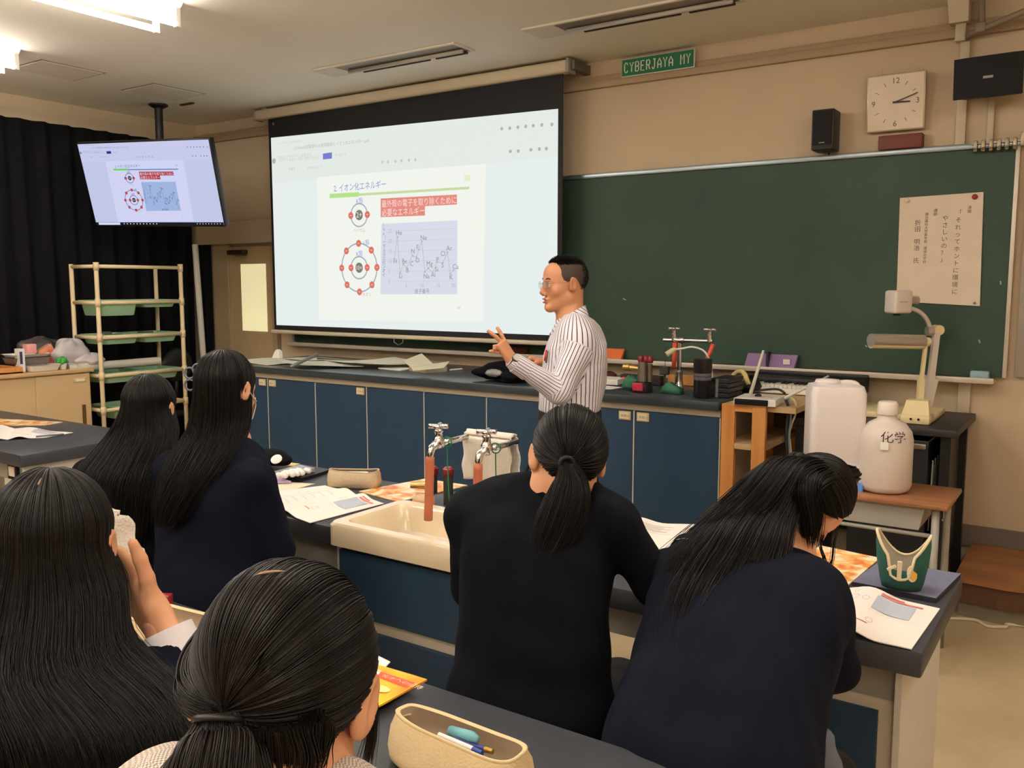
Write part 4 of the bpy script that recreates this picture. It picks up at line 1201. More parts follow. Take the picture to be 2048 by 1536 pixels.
MB().prism([(-4.08,4.73,1), (-3.845,4.632,1), (-3.813,4.823,1), (-4.018,5.047,1), (-4.215,5.01,1)], (0, 0, .03)).build('paper_block', mat('block_edge', (176, 164, 140), .8), fc)
MB().prism([(-3.867,4.423,1.099), (-3.897,4.65,1.13), (-3.672,4.492,1.084), (-3.722,4.335,1.07)], (.0, .002, .004)).build('raised_leaf', CARD, fc)
MB().prism([(-3.722,4.335,1.07), (-3.672,4.492,1.081), (-3.55,4.517,1.101), (-3.496,4.391,1.075), (-3.658,4.279,1.056)], (.0, .001, .004)).build('flat_leaf', CARD, fc)
sheet_of('paper_sheet', 'small white paper slip in front of the folded card', 'paper', [(-4.364,4.719,1), (-4.108,4.666,1), (-4.13,4.831,1), (-4.399,4.886,1)], PAPER, .006, None, 'papers scattered on the counter')
tag(MB().tube([(-3.812,4.855,1.008), (-3.787,4.961,1.008)], .007, 6).build('chalk_holder', WHITE, None), 'thin white stick on the counter right of the folded card', 'stick')
wf = MB().prism([(-5.175,4.443,1.057), (-5.162,4.458,1.106), (-5.151,4.468,1.121), (-5.134,4.477,1.106), (-5.128,4.475,1.057)], (.0, .03, 0))
tag(wf.build('white_stand', WHITE, None), 'small white shield-shaped stand at the left end of the counter', 'stand')
ar = MB().tube(spline([(-5.718,4.445,1.095), (-5.713,4.452,1.126), (-5.695,4.466,1.134), (-5.677,4.475,1.11), (-5.67,4.472,1.048)], 14), .009, 8)
# black cloth bag with pale sleeve
bg = thing('black_bag', 'crumpled black cloth bag on the counter behind the raised hand', 'bag', (-3.15, 4.52, CT))
def blob(c, r, seed, n=20, amp=.15, flat=True):
    rg = np.random.default_rng(seed); ph = rg.uniform(0, 6, 8); V = []; F = []
    for i in range(n + 1):
        th = math.pi * i / n
        for j in range(2 * n):
            a = math.pi * j / n
            k = 1 + amp * (math.sin(3 * a + ph[0] + 2 * th) * math.sin(th) + .6 * math.sin(5 * a + ph[1]) * math.sin(2 * th + ph[2]) + .5 * math.sin(7 * th + ph[3]) * math.sin(th))
            z = r[2] * math.cos(th) * k
            if flat: z = max(z, -r[2] * .5)
            V.append((c[0] + r[0] * math.sin(th) * math.cos(a) * k, c[1] + r[1] * math.sin(th) * math.sin(a) * k, c[2] + z))
    for i in range(n):
        for j in range(2 * n):
            q = (j + 1) % (2 * n); F.append([i * 2 * n + j, (i + 1) * 2 * n + j, (i + 1) * 2 * n + q, i * 2 * n + q])
    return V, F
MB().add(*blob((-3.10, 4.53, CT + .045), (.17, .10, .075), 3, 26, .3)).build('cloth', FABBLK, bg, True)
MB().add(*blob((-3.155, 4.455, CT + .055), (.06, .03, .025), 5, 12, .1, False)).build('pale_inside', mat('grey_plastic_sheet', (150, 150, 152), .4), bg, True)
# papers and boxes right of the teacher
for k, (c, lb_, m_) in enumerate(((((-2.62, 4.40), (-2.35, 4.48), (-2.33, 4.60), (-2.65, 4.66)), 'white paper beside the teacher on the counter', PAPER), (((-2.62, 4.68), (-2.42, 4.7), (-2.44, 4.86), (-2.64, 4.86)), 'white booklet stack by the wall beside the teacher', PAPER))):
    sheet_of('paper_sheet', lb_, 'paper', [(*p, CT + .002) for p in c], m_, .002 + .03 * k)
tag(MB().add(*blob((-2.62, 4.95, CT + .02), (.07, .04, .035), 11, 12)).build('dark_red_pouch', mat('dark_red_cloth', (70, 24, 24), .8), None, True), 'small dark red pouch on the counter just right of the teacher', 'pouch')
bb = thing('bead_box', 'long dark box with red beads on the counter', 'box', (-2.36, 4.86, CT))
MB().box((-2.47, 4.83, CT), (-2.2, 4.89, CT + .055), .004).build('body', mat('dark_box', (44, 26, 24), .5), bb)
for i in range(3): MB().ball((-2.44 + i * .055, 4.825, CT + .03), .017, 12).build('red_bead', mat('red_bead', (176, 36, 40), .3), bb, True)
gb = thing('gas_burner_tap', 'metal gas tap with red top and green base on the counter', 'gas cock', (-2.13, 4.47, CT))
gx, gy = -2.16, 4.50
MB().lathe([(.055, 0), (.06, .02), (.055, .05), (.03, .06)], (gx, gy, CT), 18).build('base', mat('dark_base', (34, 26, 28), .4), gb, 40)
MB().box((gx - .035, gy - .062, CT + .01), (gx + .03, gy - .05, CT + .055), .006).build('pink_front', mat('pink_panel', (186, 44, 74), .4), gb)
MB().tube([(gx, gy, CT + .06), (gx, gy, CT + .17)], [.03, .026], 12).tube([(gx + .045, gy, CT + .06), (gx + .045, gy, CT + .16)], .014, 10).build('metal_body', mat('grey_brass', (136, 128, 112), .35, .8), gb, 30)
MB().tube([(gx - .01, gy, CT + .13), (gx - .10, gy, CT + .135)], [.015, .018], 10).lathe([(.012, 0), (.022, .004), (.022, .04), (.01, .05)], (gx - .075, gy, CT + .135), 12, (-1, 0, 0)).build('nozzle', mat('brass', (196, 160, 96), .3, .8), gb, 30)
for dx in (-.012, .02, .045): MB().lathe([(.014, 0), (.018, .01), (.014, .035), (.006, .042)], (gx + dx, gy, CT + .165), 12).build('red_knob', mat('red_cap', (122, 26, 34), .35), gb, True)
GRN = mat('green_rubber', (52, 110, 84), .6)
tag(MB().add(*blob((gx - .09, gy + .05, CT + .035), (.06, .035, .05), 21, 12, .1)).build('green_block', GRN, None, True), 'green rubber lump left of the gas tap on the counter', 'rubber')
tag(MB().prism([(-2.06, 4.52, CT), (-1.94, 4.50, CT), (-1.95, 4.50, CT + .03), (-1.99, 4.51, CT + .045), (-2.02, 4.515, CT + .06), (-2.05, 4.52, CT + .035)], (.01, .05, 0)).build('green_block', GRN, None, True), 'dark green wedge-shaped rubber right of the gas tap', 'rubber')
wb = thing('wood_block', 'small orange wood block on the counter behind the twin tap', 'block', (-2.05, 4.9, CT))
MB().box((-2.2, 4.93, CT), (-1.95, 4.98, CT + .06), .003).build('block', WOODY, wb)
# twin tap on the counter
FX, FY = -2.045, 4.74
tf = thing('counter_tap', 'chrome double tap on a post with orange hoses at the back of the counter', 'taps', (FX, FY, CT))
MB().tube([(FX, FY, CT), (FX, FY, 1.285)], .0145, 12).lathe([(.034, 0), (.03, .02), (.022, .05), (.022, .1), (.016, .11)], (FX, FY, CT), 16).build('post', CHROME, tf, 30)
MB().tube([(FX - .1, FY, 1.283), (FX + .2, FY, 1.285)], .012, 12).lathe([(.018, -.03), (.02, -.02), (.02, .02), (.018, .03)], (FX, FY, 1.284), 14, (1, 0, 0)).build('cross_pipe', CHROME, tf, 30)
for x in (FX - .035, FX + .18):
    b_ = MB().lathe([(.015, -.01), (.015, .03), (.012, .035), (.012, .05)], (x, FY, 1.29), 14).build('tap_body', CHROME, tf, 30)
    hm_ = MB().lathe([(.01, 0), (.014, .006), (.006, .012)], (x, FY, 1.34), 12)
    for k in range(4):
        a = math.pi / 2 * k + .3; hm_.tube([(x, FY, 1.35), (x + .034 * math.cos(a), FY + .034 * math.sin(a), 1.35)], [.008, .009], 8)
    hm_.build('handle', CHROME, b_, True)
OR2 = mat('bright_orange_rubber', (206, 78, 52), .5)
MB().tube([(FX - .022, FY - .02, 1.27), (FX - .024, FY - .02, 1.12)], .012, 10).build('hose', OR2, tf, True)
MB().tube(spline([(FX + .205, FY - .01, 1.27), (FX + .19, FY - .02, 1.22), (FX + .165, FY - .03, 1.16)], 8), .0125, 10).build('hose', OR2, tf, True)
MB().tube([(FX - .09, FY - .005, 1.27), (FX - .085, FY - .005, 1.13)], .0018, 5).box((FX - .115, FY - .02, 1.08), (FX - .06, FY + .01, 1.13), .006).tube([(FX - .088, FY, 1.08), (FX - .088, FY, 1.03)], .006, 6).build('hanging_stopper', mat('dark_net', (60, 58, 50), .7), tf)
# black canister with microphone cable
jr = thing('black_canister', 'tall black canister with grey bands on the counter', 'canister', (-1.785, 4.45, CT))
MB().lathe([(.044, 0), (.047, .006), (.047, .13), (.049, .135), (.049, .205), (.044, .21)], (-1.785, 4.45, CT), 28).build('body', mat('canister_black', (26, 25, 28), .3), jr, 30)
for k in range(3): MB().lathe([(.0475, 0), (.0478, .001), (.0478, .017), (.0475, .018)], (-1.785, 4.45, CT + .095 + k * .021), 28, capb=False, capt=False).build('band', mat('grey_band', (92, 90, 98), .35), jr, True)
gm = thing('gooseneck_microphone', 'white gooseneck cable with cream tip rising behind the black canister', 'microphone', (-1.78, 4.6, CT))
MB().lathe([(.03, 0), (.03, .01), (.012, .02)], (-1.80, 4.62, CT), 16).build('base', BLACK, gm, 30)
MB().tube(spline([(-1.80, 4.62, 1.02), (-1.80, 4.62, 1.13), (-1.78,4.514,1.21), (-1.807,4.501,1.25), (-1.855,4.472,1.268), (-1.899,4.441,1.26), (-1.932,4.417,1.255)], 30), .0055, 8).build('neck', WHITE, gm, True)
MB().tube([(-1.928,4.421,1.258), (-1.943,4.409,1.25), (-1.968,4.389,1.228)], [.008, .014, .015], 10).build('tip', mat('cream_tip', (206, 198, 160), .5), gm, 30)
# dark box pile and adapter
bp_ = thing('black_box_stack', 'stack of flat black boxes beside the canister', 'boxes', (-1.71, 4.62, CT))
for k in range(4): MB().box((-1.76, 4.50, CT + k * .026), (-1.66 + .004 * (k % 2), 4.72, CT + .023 + k * .026), .003).build('box', mat('matte_black_box', (36, 35, 38), .4), bp_)
MB().box((-1.73, 4.497, CT), (-1.715, 4.50, CT + .10)).build('clear_strap', mat('clear_strap', (120, 120, 122), .2), bp_)
tag(MB().tube(spline([(-1.78, 4.8, CT + .03), (-1.74, 4.82, CT + .10), (-1.68, 4.78, CT + .115), (-1.64, 4.76, CT + .05)], 14), .014, 8).build('yellow_tool', mat('yellow_cream', (206, 186, 120), .5), None, True), 'cream and yellow tool handle behind the stack of black boxes', 'tool')
tag(MB().add(*blob((-1.66, 4.85, CT + .03), (.05, .08, .06), 31, 12, .2)).build('adapter_cables', mat('cable_black', (20, 20, 22), .5), None, True), 'bundle of black cables and adapter behind the router', 'cables')

# keyboard instrument behind the router
kb = thing('electric_piano', 'black and white keyboard instrument at the right end of the counter', 'keyboard', (-1.45, 4.95, 1.0))
MB().box((-1.72, 5.0, 1.0), (-1.10, 5.2, 1.075), .008).box((-1.72, 5.16, 1.07), (-1.10, 5.2, 1.10), .006).build('body', BLACK, kb, 30)
MB().box((-1.70, 4.865, 1.0), (-1.12, 5.0, 1.03), .004).build('key_bed', WHITE, kb)
for i in range(24):
    MB().box((-1.70 + i * .0242, 4.87, 1.03), (-1.70 + i * .0242 + .0225, 5.0, 1.048), .002, 1).build('key', WHITE, kb)
    if i % 7 not in (2, 6): MB().box((-1.70 + i * .0242 + .017, 4.93, 1.048), (-1.70 + i * .0242 + .031, 5.0, 1.058), .002, 1).build('black_key', BLACK, kb)

# router with two aerials, cable bundle
rt = thing('wireless_receiver', 'white and black wireless receiver with two aerials on the wooden rack', 'receiver', (-1.47, 4.42, WZ))
RM = Matrix.Translation((-1.465, 4.42, WZ)) @ Matrix.Rotation(math.radians(5), 4, 'Z')
MB(RM).box((-.105, -.10, .001), (.105, .12, .036), .003).build('case', WHITE, rt)
MB(RM).box((-.10, -.106, .003), (.068, -.098, .034), .004).build('front_panel', mat('gloss_black', (16, 15, 18), .15), rt)
MB(RM).lathe([(.018, 0), (.016, .008), (.008, .012)], (-.01, .02, .036), 12).build('plug', BLACK, rt)
AER = mat('pale_aerial', (206, 204, 188), .45)
MB().tube([(-1.497,4.38,1.048), (-1.473,4.487,1.264)], [.010, .0065], 8).build('aerial', AER, rt, True)
MB().tube([(-1.317,4.355,1.04), (-1.153,4.529,1.147)], [.009, .0055], 8).build('aerial', AER, rt, True)
MB().tube(spline([(-1.491,4.385,1.053), (-1.448,4.416,1.068), (-1.383,4.46,1.071), (-1.346,4.459,1.053)], 14), .006, 8).build('black_lead', BLACK, rt, True)
CBM = [('black cable hanging down the wooden rack', (24, 24, 26), .007, 0), ('grey blue cable hanging down the wooden rack', (120, 132, 140), .006, .9), ('cream cable looping down beside the wooden rack', (206, 196, 160), .006, 1.8)]
for k, (lb_, c_, r_, o_) in enumerate(CBM):
    u0 = 1572 + 6 * k
    pts = [[(-1.335,4.426,1.031), (-1.317,4.421,0.988), (-1.316,4.406,0.875), (-1.307,4.397,0.763), (-1.25, 4.36, .3), (-1.2, 4.4, .01)],
           [(-1.328,4.444,1.03), (-1.307,4.434,0.949), (-1.306,4.418,0.824), (-1.3,4.414,0.761), (-1.23, 4.37, .3), (-1.18, 4.4, .01)],
           [(-1.325,4.459,1.041), (-1.293,4.464,1.007), (-1.291,4.457,0.947), (-1.306,4.438,0.885), (-1.303,4.429,0.797), (-1.21, 4.38, .3), (-1.16, 4.4, .01)]][k]
    tag(MB().tube(spline(pts, 30), r_, 8).build('hanging_cable', mat('cable_%d' % k, c_, .5), None, True), lb_, 'cable', None)
tag(MB().box((-1.27, 4.75, .9), (-1.24, 4.78, 1.03), .004).tube([(-1.25, 4.76, .96), (-1.245, 4.76, .80)], .008, 6).build('black_plug', BLACK, None), 'black plug hanging behind the wooden rack', 'plug')

# water containers on the school desk
POLY = mat('milky_plastic', (226, 218, 216), .4, noise=(3, .02), spec=.4, sss=.25)
jc = thing('jerry_can', 'tall white plastic water can with blue tap on the school desk', 'water can', (-.99, 4.05, .722))
JM = Matrix.Translation((-.985, 4.00, .722)) @ Matrix.Rotation(math.radians(24), 4, 'Z')
def rings_rr(spec, n=6): return [rrect(0, 0, hx, hy, r, z, n) for hx, hy, r, z in spec]
sp_ = [(.10, .09, .03, 0), (.113, .10, .03, .01), (.116, .103, .03, .03), (.116, .103, .03, .10), (.113, .10, .03, .105), (.116, .103, .03, .115), (.116, .103, .03, .41), (.108, .095, .035, .44), (.07, .06, .03, .448), (.02, .02, .019, .448)]
o = MB(JM).sheet(rings_rr(sp_), wrap=True); o.add(rings_rr(sp_)[0], [list(range(28))[::-1]]); o.add(rings_rr(sp_)[-1], [list(range(28))])
o.build('body', POLY, jc, 50)
MB(JM).lathe([(.052, 0), (.055, .01), (.05, .02), (.0, .024)], (-.035, 0, .444), 20).build('cap', POLY, jc, True)
MB(JM).tube(spline([(.0, .0, .44), (.03, 0, .452), (.08, 0, .448), (.1, 0, .42)], 12), .012, 8).build('handle', POLY, jc, True)
BT = mat('blue_tap', (92, 136, 208), .35)
tpx = A(*(-0.827,3.943,0.753))
MB().lathe([(.016, -.035), (.016, .02), (.012, .025)], tpx, 14, (1, -.4, 0)).tube([tpx, tpx + A(-.016, -.03, -.006), tpx + A(-.018, -.034, -.036)], [.014, .013, .011], 10).box(tpx + A(-.012, -.02, .014), tpx + A(.024, .008, .026), .004).build('tap', BT, jc, 30)
wb2 = thing('water_bottle', 'round-shouldered translucent bottle with black handwriting on the school desk', 'bottle', (-.70, 4.02, .722))
bc = (-.765, 3.99, .722)
MB().lathe([(.085, 0), (.10, .01), (.108, .03), (.108, .225), (.10, .26), (.075, .293), (.04, .312), (.038, .335)], bc, 36).build('body', mat('cloudy_plastic', (214, 202, 192), .35, noise=(3, .03), sss=.25), wb2, True)
MB().lathe([(.044, .33), (.046, .335), (.04, .378), (.034, .385)], bc, 24).build('cap', mat('cap_cream', (226, 214, 202), .4), wb2, 40)
m = MB()
fw = A(.42, -.9, 0); fw /= np.linalg.norm(fw); rt_ = A(.9, .42, 0); rt_ /= np.linalg.norm(rt_)
V_, F_ = glyphs('化学', 'CENTER')
q_ = []
for x_, y_, _ in V_:
    z_ = .228 + y_ * .048; r_ = float(np.interp(z_, [0, .225, .26, .293, .312], [.108, .108, .10, .075, .04])) + .0012
    an = (x_ * .052 - .012) / .10
    q_.append(A(*bc) + A(0, 0, z_) + (-VF * math.cos(an) + VR * math.sin(an)) * r_)
m.add(q_, F_)
m.build('handwriting', mat('marker_black', (36, 30, 30), .6), wb2)
MB().box((-.004, -.0015, -.015), (.026, .0015, .012)) if False else None
MB(Matrix.Translation(Vector(A(*bc) - VF * .1 - VR * .05 + A(0, 0, .21))) @ Matrix.Rotation(YAW - .4, 4, 'Z')).box((-.016, -.004, -.016), (.016, .0, .016)).build('label', PAPER, wb2)

# ---- left cupboard clutter
CZ = .972
def lbox(name, lab, cat, a, b, m, bev=.004): return tag(MB().box(a, b, bev).build(name, m, None, 30), lab, cat)
wt_ = thing('wooden_tray', 'wooden tray holding tissues on the left cupboard', 'tray', (-6.62, 3.1, CZ))
MB().box((-6.78, 2.6, CZ), (-6.43, 3.25, CZ + .012)).build('bottom', WOODY, wt_)
for a, b in (((-6.78, 2.6), (-6.765, 3.25)), ((-6.445, 2.6), (-6.43, 3.25)), ((-6.765, 3.235), (-6.445, 3.25)), ((-6.765, 2.6), (-6.445, 2.615))): MB().box((*a, CZ), (*b, CZ + .045), .002).build('side', WOODY, wt_)
tag(MB().add(*blob((-6.60, 2.98, CZ + .06), (.14, .16, .06), 41, 14, .08)).build('tissue_pack', mat('pale_teal_film', (186, 206, 204), .35), None, True), 'pale teal soft tissue pack in the wooden tray', 'tissue pack')
tag(MB().add(*blob((-6.60, 2.92, CZ + .135), (.09, .1, .04), 43, 12, .15)).build('tissue', PAPER, None, True), 'white crumpled tissue on top of the tissue pack', 'tissue')
ca = thing('milk_carton', 'small white carton with navy side by the wooden tray', 'carton', (-6.52, 3.24, CZ))
MB().box((-6.56, 3.262, CZ), (-6.49, 3.30, CZ + .17), .002).build('body', WHITE, ca)
MB().box((-6.49, 3.263, CZ + .06), (-6.488, 3.282, CZ + .15)).build('navy_panel', mat('navy_print', (44, 50, 86), .5), ca)
def dish(name, lab, c, hx, hy, h, m, group=None):
    r = [rrect(c[0], c[1], hx * .8, hy * .85, .02, c[2]), rrect(c[0], c[1], hx * .84, hy * .88, .02, c[2] + .004), rrect(c[0], c[1], hx, hy, .025, c[2] + h), rrect(c[0], c[1], hx + .006, hy + .006, .025, c[2] + h), rrect(c[0], c[1], hx - .006, hy - .006, .025, c[2] + h - .002), rrect(c[0], c[1], hx * .8, hy * .84, .02, c[2] + .008)]
    o = MB().sheet(r, wrap=True); o.add(r[0], [list(range(28))[::-1]]); o.add(r[-1], [list(range(28))])
    return tag(o.build(name, m, None, 40), lab, 'dish', group)
dish('foam_tray', 'white foam tray in front on the left cupboard', (-6.52, 3.42, CZ), .09, .115, .045, WHITE)
dish('clear_lunch_box', 'dark-bottomed clear plastic food box on the left cupboard', (-6.62, 3.38, CZ + .05), .10, .14, .05, mat('smoky_plastic', (120, 104, 100), .25))
dish('white_dish', 'flat white plastic dish upside on the dark-bottomed food box', (-6.62, 3.38, CZ + .102), .10, .14, .022, WHITE)
pk = lbox('pink_carton', 'small pink drink carton on the clear food box', 'carton', (-6.64, 3.36, CZ + .125), (-6.57, 3.43, CZ + .195), mat('pink_carton', (226, 156, 148), .45))
cp = thing('small_plant_cup', 'green tuft in a small white cup on the left cupboard', 'plant', (-6.49, 3.58, CZ))
MB().lathe([(.022, 0), (.03, .045), (.026, .045), (.02, .02)], (-6.49, 3.575, CZ), 18).build('cup', WHITE, cp, 40)
MB().add(*blob((-6.49, 3.575, CZ + .06), (.036, .036, .032), 51, 12, .25, False)).build('foliage', mat('bright_green', (60, 150, 60), .6), cp, True)
dish('white_cup', 'tiny white dish beside the green plant cup', (-6.49, 3.655, CZ), .03, .03, .035, WHITE)
tag(MB().box((-6.66, 3.48, CZ + .02), (-6.60, 3.60, CZ + .17), .006, rot=Matrix.Rotation(.5, 4, 'X')).build('snack_packet', ramp_mat('orange_packet', [(.4, (196, 140, 104)), (.6, (206, 66, 44))], 9), None, 30), 'orange and red snack packet leaning on the plastic bag', 'packet')
BAGM = mat('white_bag_film', (214, 206, 208), .3, noise=(14, .08), bump=(30, .6), trans=.25)
tag(MB().add(*blob((-6.62, 3.70, CZ + .085), (.10, .14, .13), 61, 22, .12)).build('plastic_bag', BAGM, None, True), 'knotted white plastic carrier bag on the left cupboard', 'bag')
tag(MB().add(*blob((-6.50, 3.80, CZ + .05), (.06, .10, .055), 63, 16, .2)).build('plastic_bag', BAGM, None, True), 'small crumpled clear bag at the right end of the cupboard', 'bag')
tag(MB().add(*blob((-6.80, 3.58, CZ + .10), (.10, .17, .13), 65, 20, .15)).build('plastic_bag', mat('dark_bag_film', (70, 66, 64), .3, bump=(30, .6)), None, True), 'dark grey plastic bag behind the white carrier bag', 'bag')
# glassware in the second-shelf trays
GLS = mat('clear_glass', (190, 196, 196), .05, trans=.85, ior=1.3, noise=(3, .01))
for k, (x, y, r, h, lb_) in enumerate(((-6.50, 3.93, .05, .085, 'tall glass jar standing in the left green tray of the rack'), (-6.53, 4.06, .055, .06, 'wide low glass dish in the left green tray of the rack'), (-6.53, 4.30, .06, .07, 'glass bowl in the right green tray of the rack'))):
    z = 1.152
    tag(MB().lathe([(r * .9, 0), (r, .008), (r, h), (r - .004, h), (r - .004, .012), (.002, .008)], (x, y, z), 22).build('glass_vessel', GLS, None, True), lb_, 'glassware')
# dark chair behind the rack, white panel on the floor
bc_ = thing('office_chair', 'black office chair behind the pipe rack', 'chair', (-6.86, 4.78, 0))
MB().add(*blob((-6.80, 4.76, .90), (.05, .16, .15), 71, 16, .03, False)).build('backrest', BLACK, bc_, True)
MB().box((-7.0, 4.60, .44), (-6.76, 4.94, .50), .03).build('seat', BLACK, bc_, True)
MB().tube([(-6.80, 4.76, .80), (-6.84, 4.76, .5)], .02, 8).build('back_support', BLACK, bc_, True)
MB().tube([(-6.88, 4.77, .44), (-6.88, 4.77, .02)], .025, 10).build('column', BLACK, bc_, True)
tag(MB().box((-5.93, 4.33, 0), (-5.90, 4.52, .88), .002).build('display_board', mat('cream_panel', (214, 208, 190), .6), None), 'cream board standing upright behind the girl with the hair clip', 'board')

# ---- middle table
open_booklet('open printed booklet left of the sink', (-2.536,2.172,0.762), (-2.466,2.525,0.762), (-2.3,2.123,0.762), (-2.273,2.478,0.762), (-2.818,2.286,0.762), (-2.686,2.568,0.762))
sheet_of('cream_sheet', 'cream paper sheet behind the open booklet left of the sink', 'paper', [(-2.758,2.237,0.76), (-2.745,2.43,0.76), (-2.755,2.577,0.76), (-2.995,2.485,0.76)], mat('cream_sheet', (222, 212, 188), .7), .002)
tag(MB().prism([(-2.931,2.432,0.765), (-2.837,2.518,0.765), (-2.936,2.545,0.765), (-3.026,2.484,0.765)], (0, 0, .008)).build('lilac_notebook', mat('lilac', (176, 156, 190), .6), None), 'lilac notebook edge beside the girl with the hair clip', 'notebook')
tb_ = thing('tablet_case', 'black tablet case lying under the box of white beads', 'tablet', (-2.95,2.687,0.76))
MB().prism([(-3.025,2.538,0.762), (-2.838,2.569,0.762), (-2.869,2.782,0.762), (-3.077,2.788,0.762)], (0, 0, .012)).build('case', mat('tablet_black', (30, 30, 34), .4), tb_)
pb = thing('pen_box', 'clear box filled with small white pieces on the black tablet', 'box', (-2.958,2.636,0.775))
MB().prism([(-2.975,2.532,0.776), (-2.909,2.564,0.776), (-2.88,2.695,0.776), (-2.992,2.71,0.776)], (0, 0, .018)).build('box', mat('clear_box', (176, 172, 178), .2, trans=.3), pb)
q0, q1, q2 = A(*(-2.895,2.477,0.8)), A(*(-2.9,2.628,0.8)), A(*(-2.808,2.615,0.8))
wbm = MB()
for i in range(34):
    u, v = rng.uniform(.05, .95), rng.uniform(.1, .9)
    p = A(*(-2.901,2.477,0.797)) * (1 - u) * (1 - v) + A(*(-2.844,2.504,0.797)) * (1 - u) * v + A(*(-2.817,2.632,0.797)) * u * v + A(*(-2.915,2.641,0.797)) * u * (1 - v)
    wbm.ball(p, .013, 8)
o = wbm.build('white_pieces', mat('white_pieces', (232, 226, 222), .5), pb, True); o['kind'] = 'stuff'
bp2 = thing('black_pencil_pouch', 'black pencil pouch with round white badge at the left of the middle table', 'pouch', (-3.198,2.759,0.76))
c_ = (-3.181,2.715,0.76)
MB().add(*blob((c_[0], c_[1], .80), (.11, .06, .045), 81, 16, .06)).build('body', FABBLK, bp2, True)
MB().lathe([(.022, 0), (.022, .004), (.018, .006)], A(*(-2.642,2.276,0.928)), 18, A(.25, -.6, .75)).build('badge', WHITE, bp2, 40)
sheet_of('yellow_note', 'small yellow paper at the far edge of the middle table', 'paper', [(-3.151,2.763,0.76), (-3.103,2.781,0.76), (-3.128,2.834,0.76), (-3.181,2.827,0.76)], mat('yellow_note', (232, 206, 130), .7), .002)
BGE = mat('beige_canvas', (182, 162, 132), .9, noise=(40, .08), bump=(200, .4)); BGL = mat('beige_lining', (150, 132, 116), .9)
cq = (-2.579,2.618,0.76)
p1, M1 = pouch('pencil_case', 'beige pencil case lying open behind the booklet on the middle table', 'pencil case', (cq[0], cq[1] + .015, .761), math.radians(24), .225, .10, .07, BGE, BGL, .62)
pen('white marker pen inside the beige pencil case on the middle table', M1 @ Vector((-.05, .01, .055)), M1 @ Vector((.06, .0, .06)), .006, WHITE, WHITE)
brochure('orange flower-patterned brochure behind the sink', [(-2.495,2.573,0.761), (-2.244,2.532,0.761), (-2.194,2.907,0.761), (-2.422,2.903,0.761)], ORB)
WPC = mat('white_canvas', (222, 210, 186), .9, bump=(200, .4))
ct2 = (-1.573,2.924,0.76)
pouch('pencil_case', 'cream pouch behind the shoulder of the ponytail girl', 'pencil case', (-1.49, 2.72, .761), math.radians(12), .24, .09, .065, WPC, BGL, .55)
open_booklet('open booklet with yellow mark between the two ponytail girls', (-1.402,2.52,0.762), (-1.411,2.716,0.762), (-1.122,2.49,0.762), (-1.162,2.869,0.762), (-1.582,2.508,0.762), (-1.61,2.688,0.762), layout='text', bulge=.02)
brochure('orange flower brochure in front of the right ponytail girl', [(-0.744,2.479,0.761), (-0.565,2.484,0.761), (-0.543,2.824,0.761), (-0.732,2.855,0.761)], ORB)
tb3 = thing('tablet_case', 'grey blue tablet case lying under the green pencil pouch', 'tablet', (-0.437,2.564,0.76))
tcs = [(-0.555,2.52,0.761), (-0.338,2.506,0.761), (-0.312,2.766,0.761), (-0.53,2.762,0.761)]
MB().prism(tcs, (0, 0, .012)).build('case', mat('tablet_dark', (40, 40, 52), .5), tb3)
G = grid4(tcs, 4, 4) + A(0, 0, .0135)
MB().sheet(G, .0012, nrm=(0, 0, 1)).build('cover', mat('slate_cover', (104, 106, 130), .6), tb3)
open_booklet('open printed booklet at the right corner of the middle table', (-0.54,2.136,0.762), (-0.564,2.481,0.762), (-0.334,2.139,0.762), (-0.321,2.457,0.762), (-0.765,2.131,0.762), (-0.75,2.498,0.762), bulge=.016)
# green pencil pouch standing upright
gp = thing('green_pencil_pouch', 'dark green standing pencil pouch with open zip and yellow bird patch', 'pencil case', (-.46, 2.60, .776))
gc0 = A(*(-0.431,2.523,0.776)) ; GPM = Matrix.Translation((gc0[0], gc0[1] + .02, .776)) @ Matrix.Rotation(YAW - math.radians(30), 4, 'Z')
GCN = mat('green_canvas', (38, 84, 74), .9, noise=(40, .08), bump=(220, .4)); PIP = mat('cream_piping', (216, 200, 164), .8)
def gring(hx, hy, z, saddle=0.):
    P = []
    for i in range(36):
        a = 2 * math.pi * i / 36
        P.append((hx * math.cos(a), hy * math.sin(a), z + saddle * (math.cos(a) ** 2 - .5) * 1.0 - (saddle * .6 if math.sin(a) < -.9 else 0)))
    return P
gs = [gring(.03, .02, 0), gring(.05, .035, 0), gring(.056, .04, .02), gring(.066, .045, .07, .01), gring(.07, .048, .10, .05), gring(.068, .046, .115, .075)]
o = MB(GPM).sheet(gs, wrap=True); o.add(gs[0], [list(range(36))[::-1]]); o.build('body', GCN, gp, True)
MB(GPM).tube(gring(.068, .046, .116, .075), .004, 6, closed=True).build('piping', PIP, gp, True)
gi = [gring(.066, .044, .114, .075), gring(.06, .04, .06, .01), gring(.04, .03, .02)]
o = MB(GPM).sheet(gi, wrap=True); o.add(gi[-1], [list(range(36))]); o.build('lining', mat('grey_lining', (170, 160, 142), .9), gp, True)
MB(GPM).box((-.008, -.049, .03), (.004, -.043, .085), .002).box((-.034, -.056, .062), (-.008, -.05, .07), .002, rot=Matrix.Rotation(-.6, 4, 'Y')).build('zip_pull', PIP, gp)
PT = Matrix(GPM) @ Matrix.Rotation(math.radians(38), 4, 'Z')
MB(PT).lathe([(.019, 0), (.018, .003)], (.0, -.046, .052), 20, (0, -1, .12), sq=(.8, 1.2)).build('patch', mat('patch_white', (224, 214, 196), .8), gp)
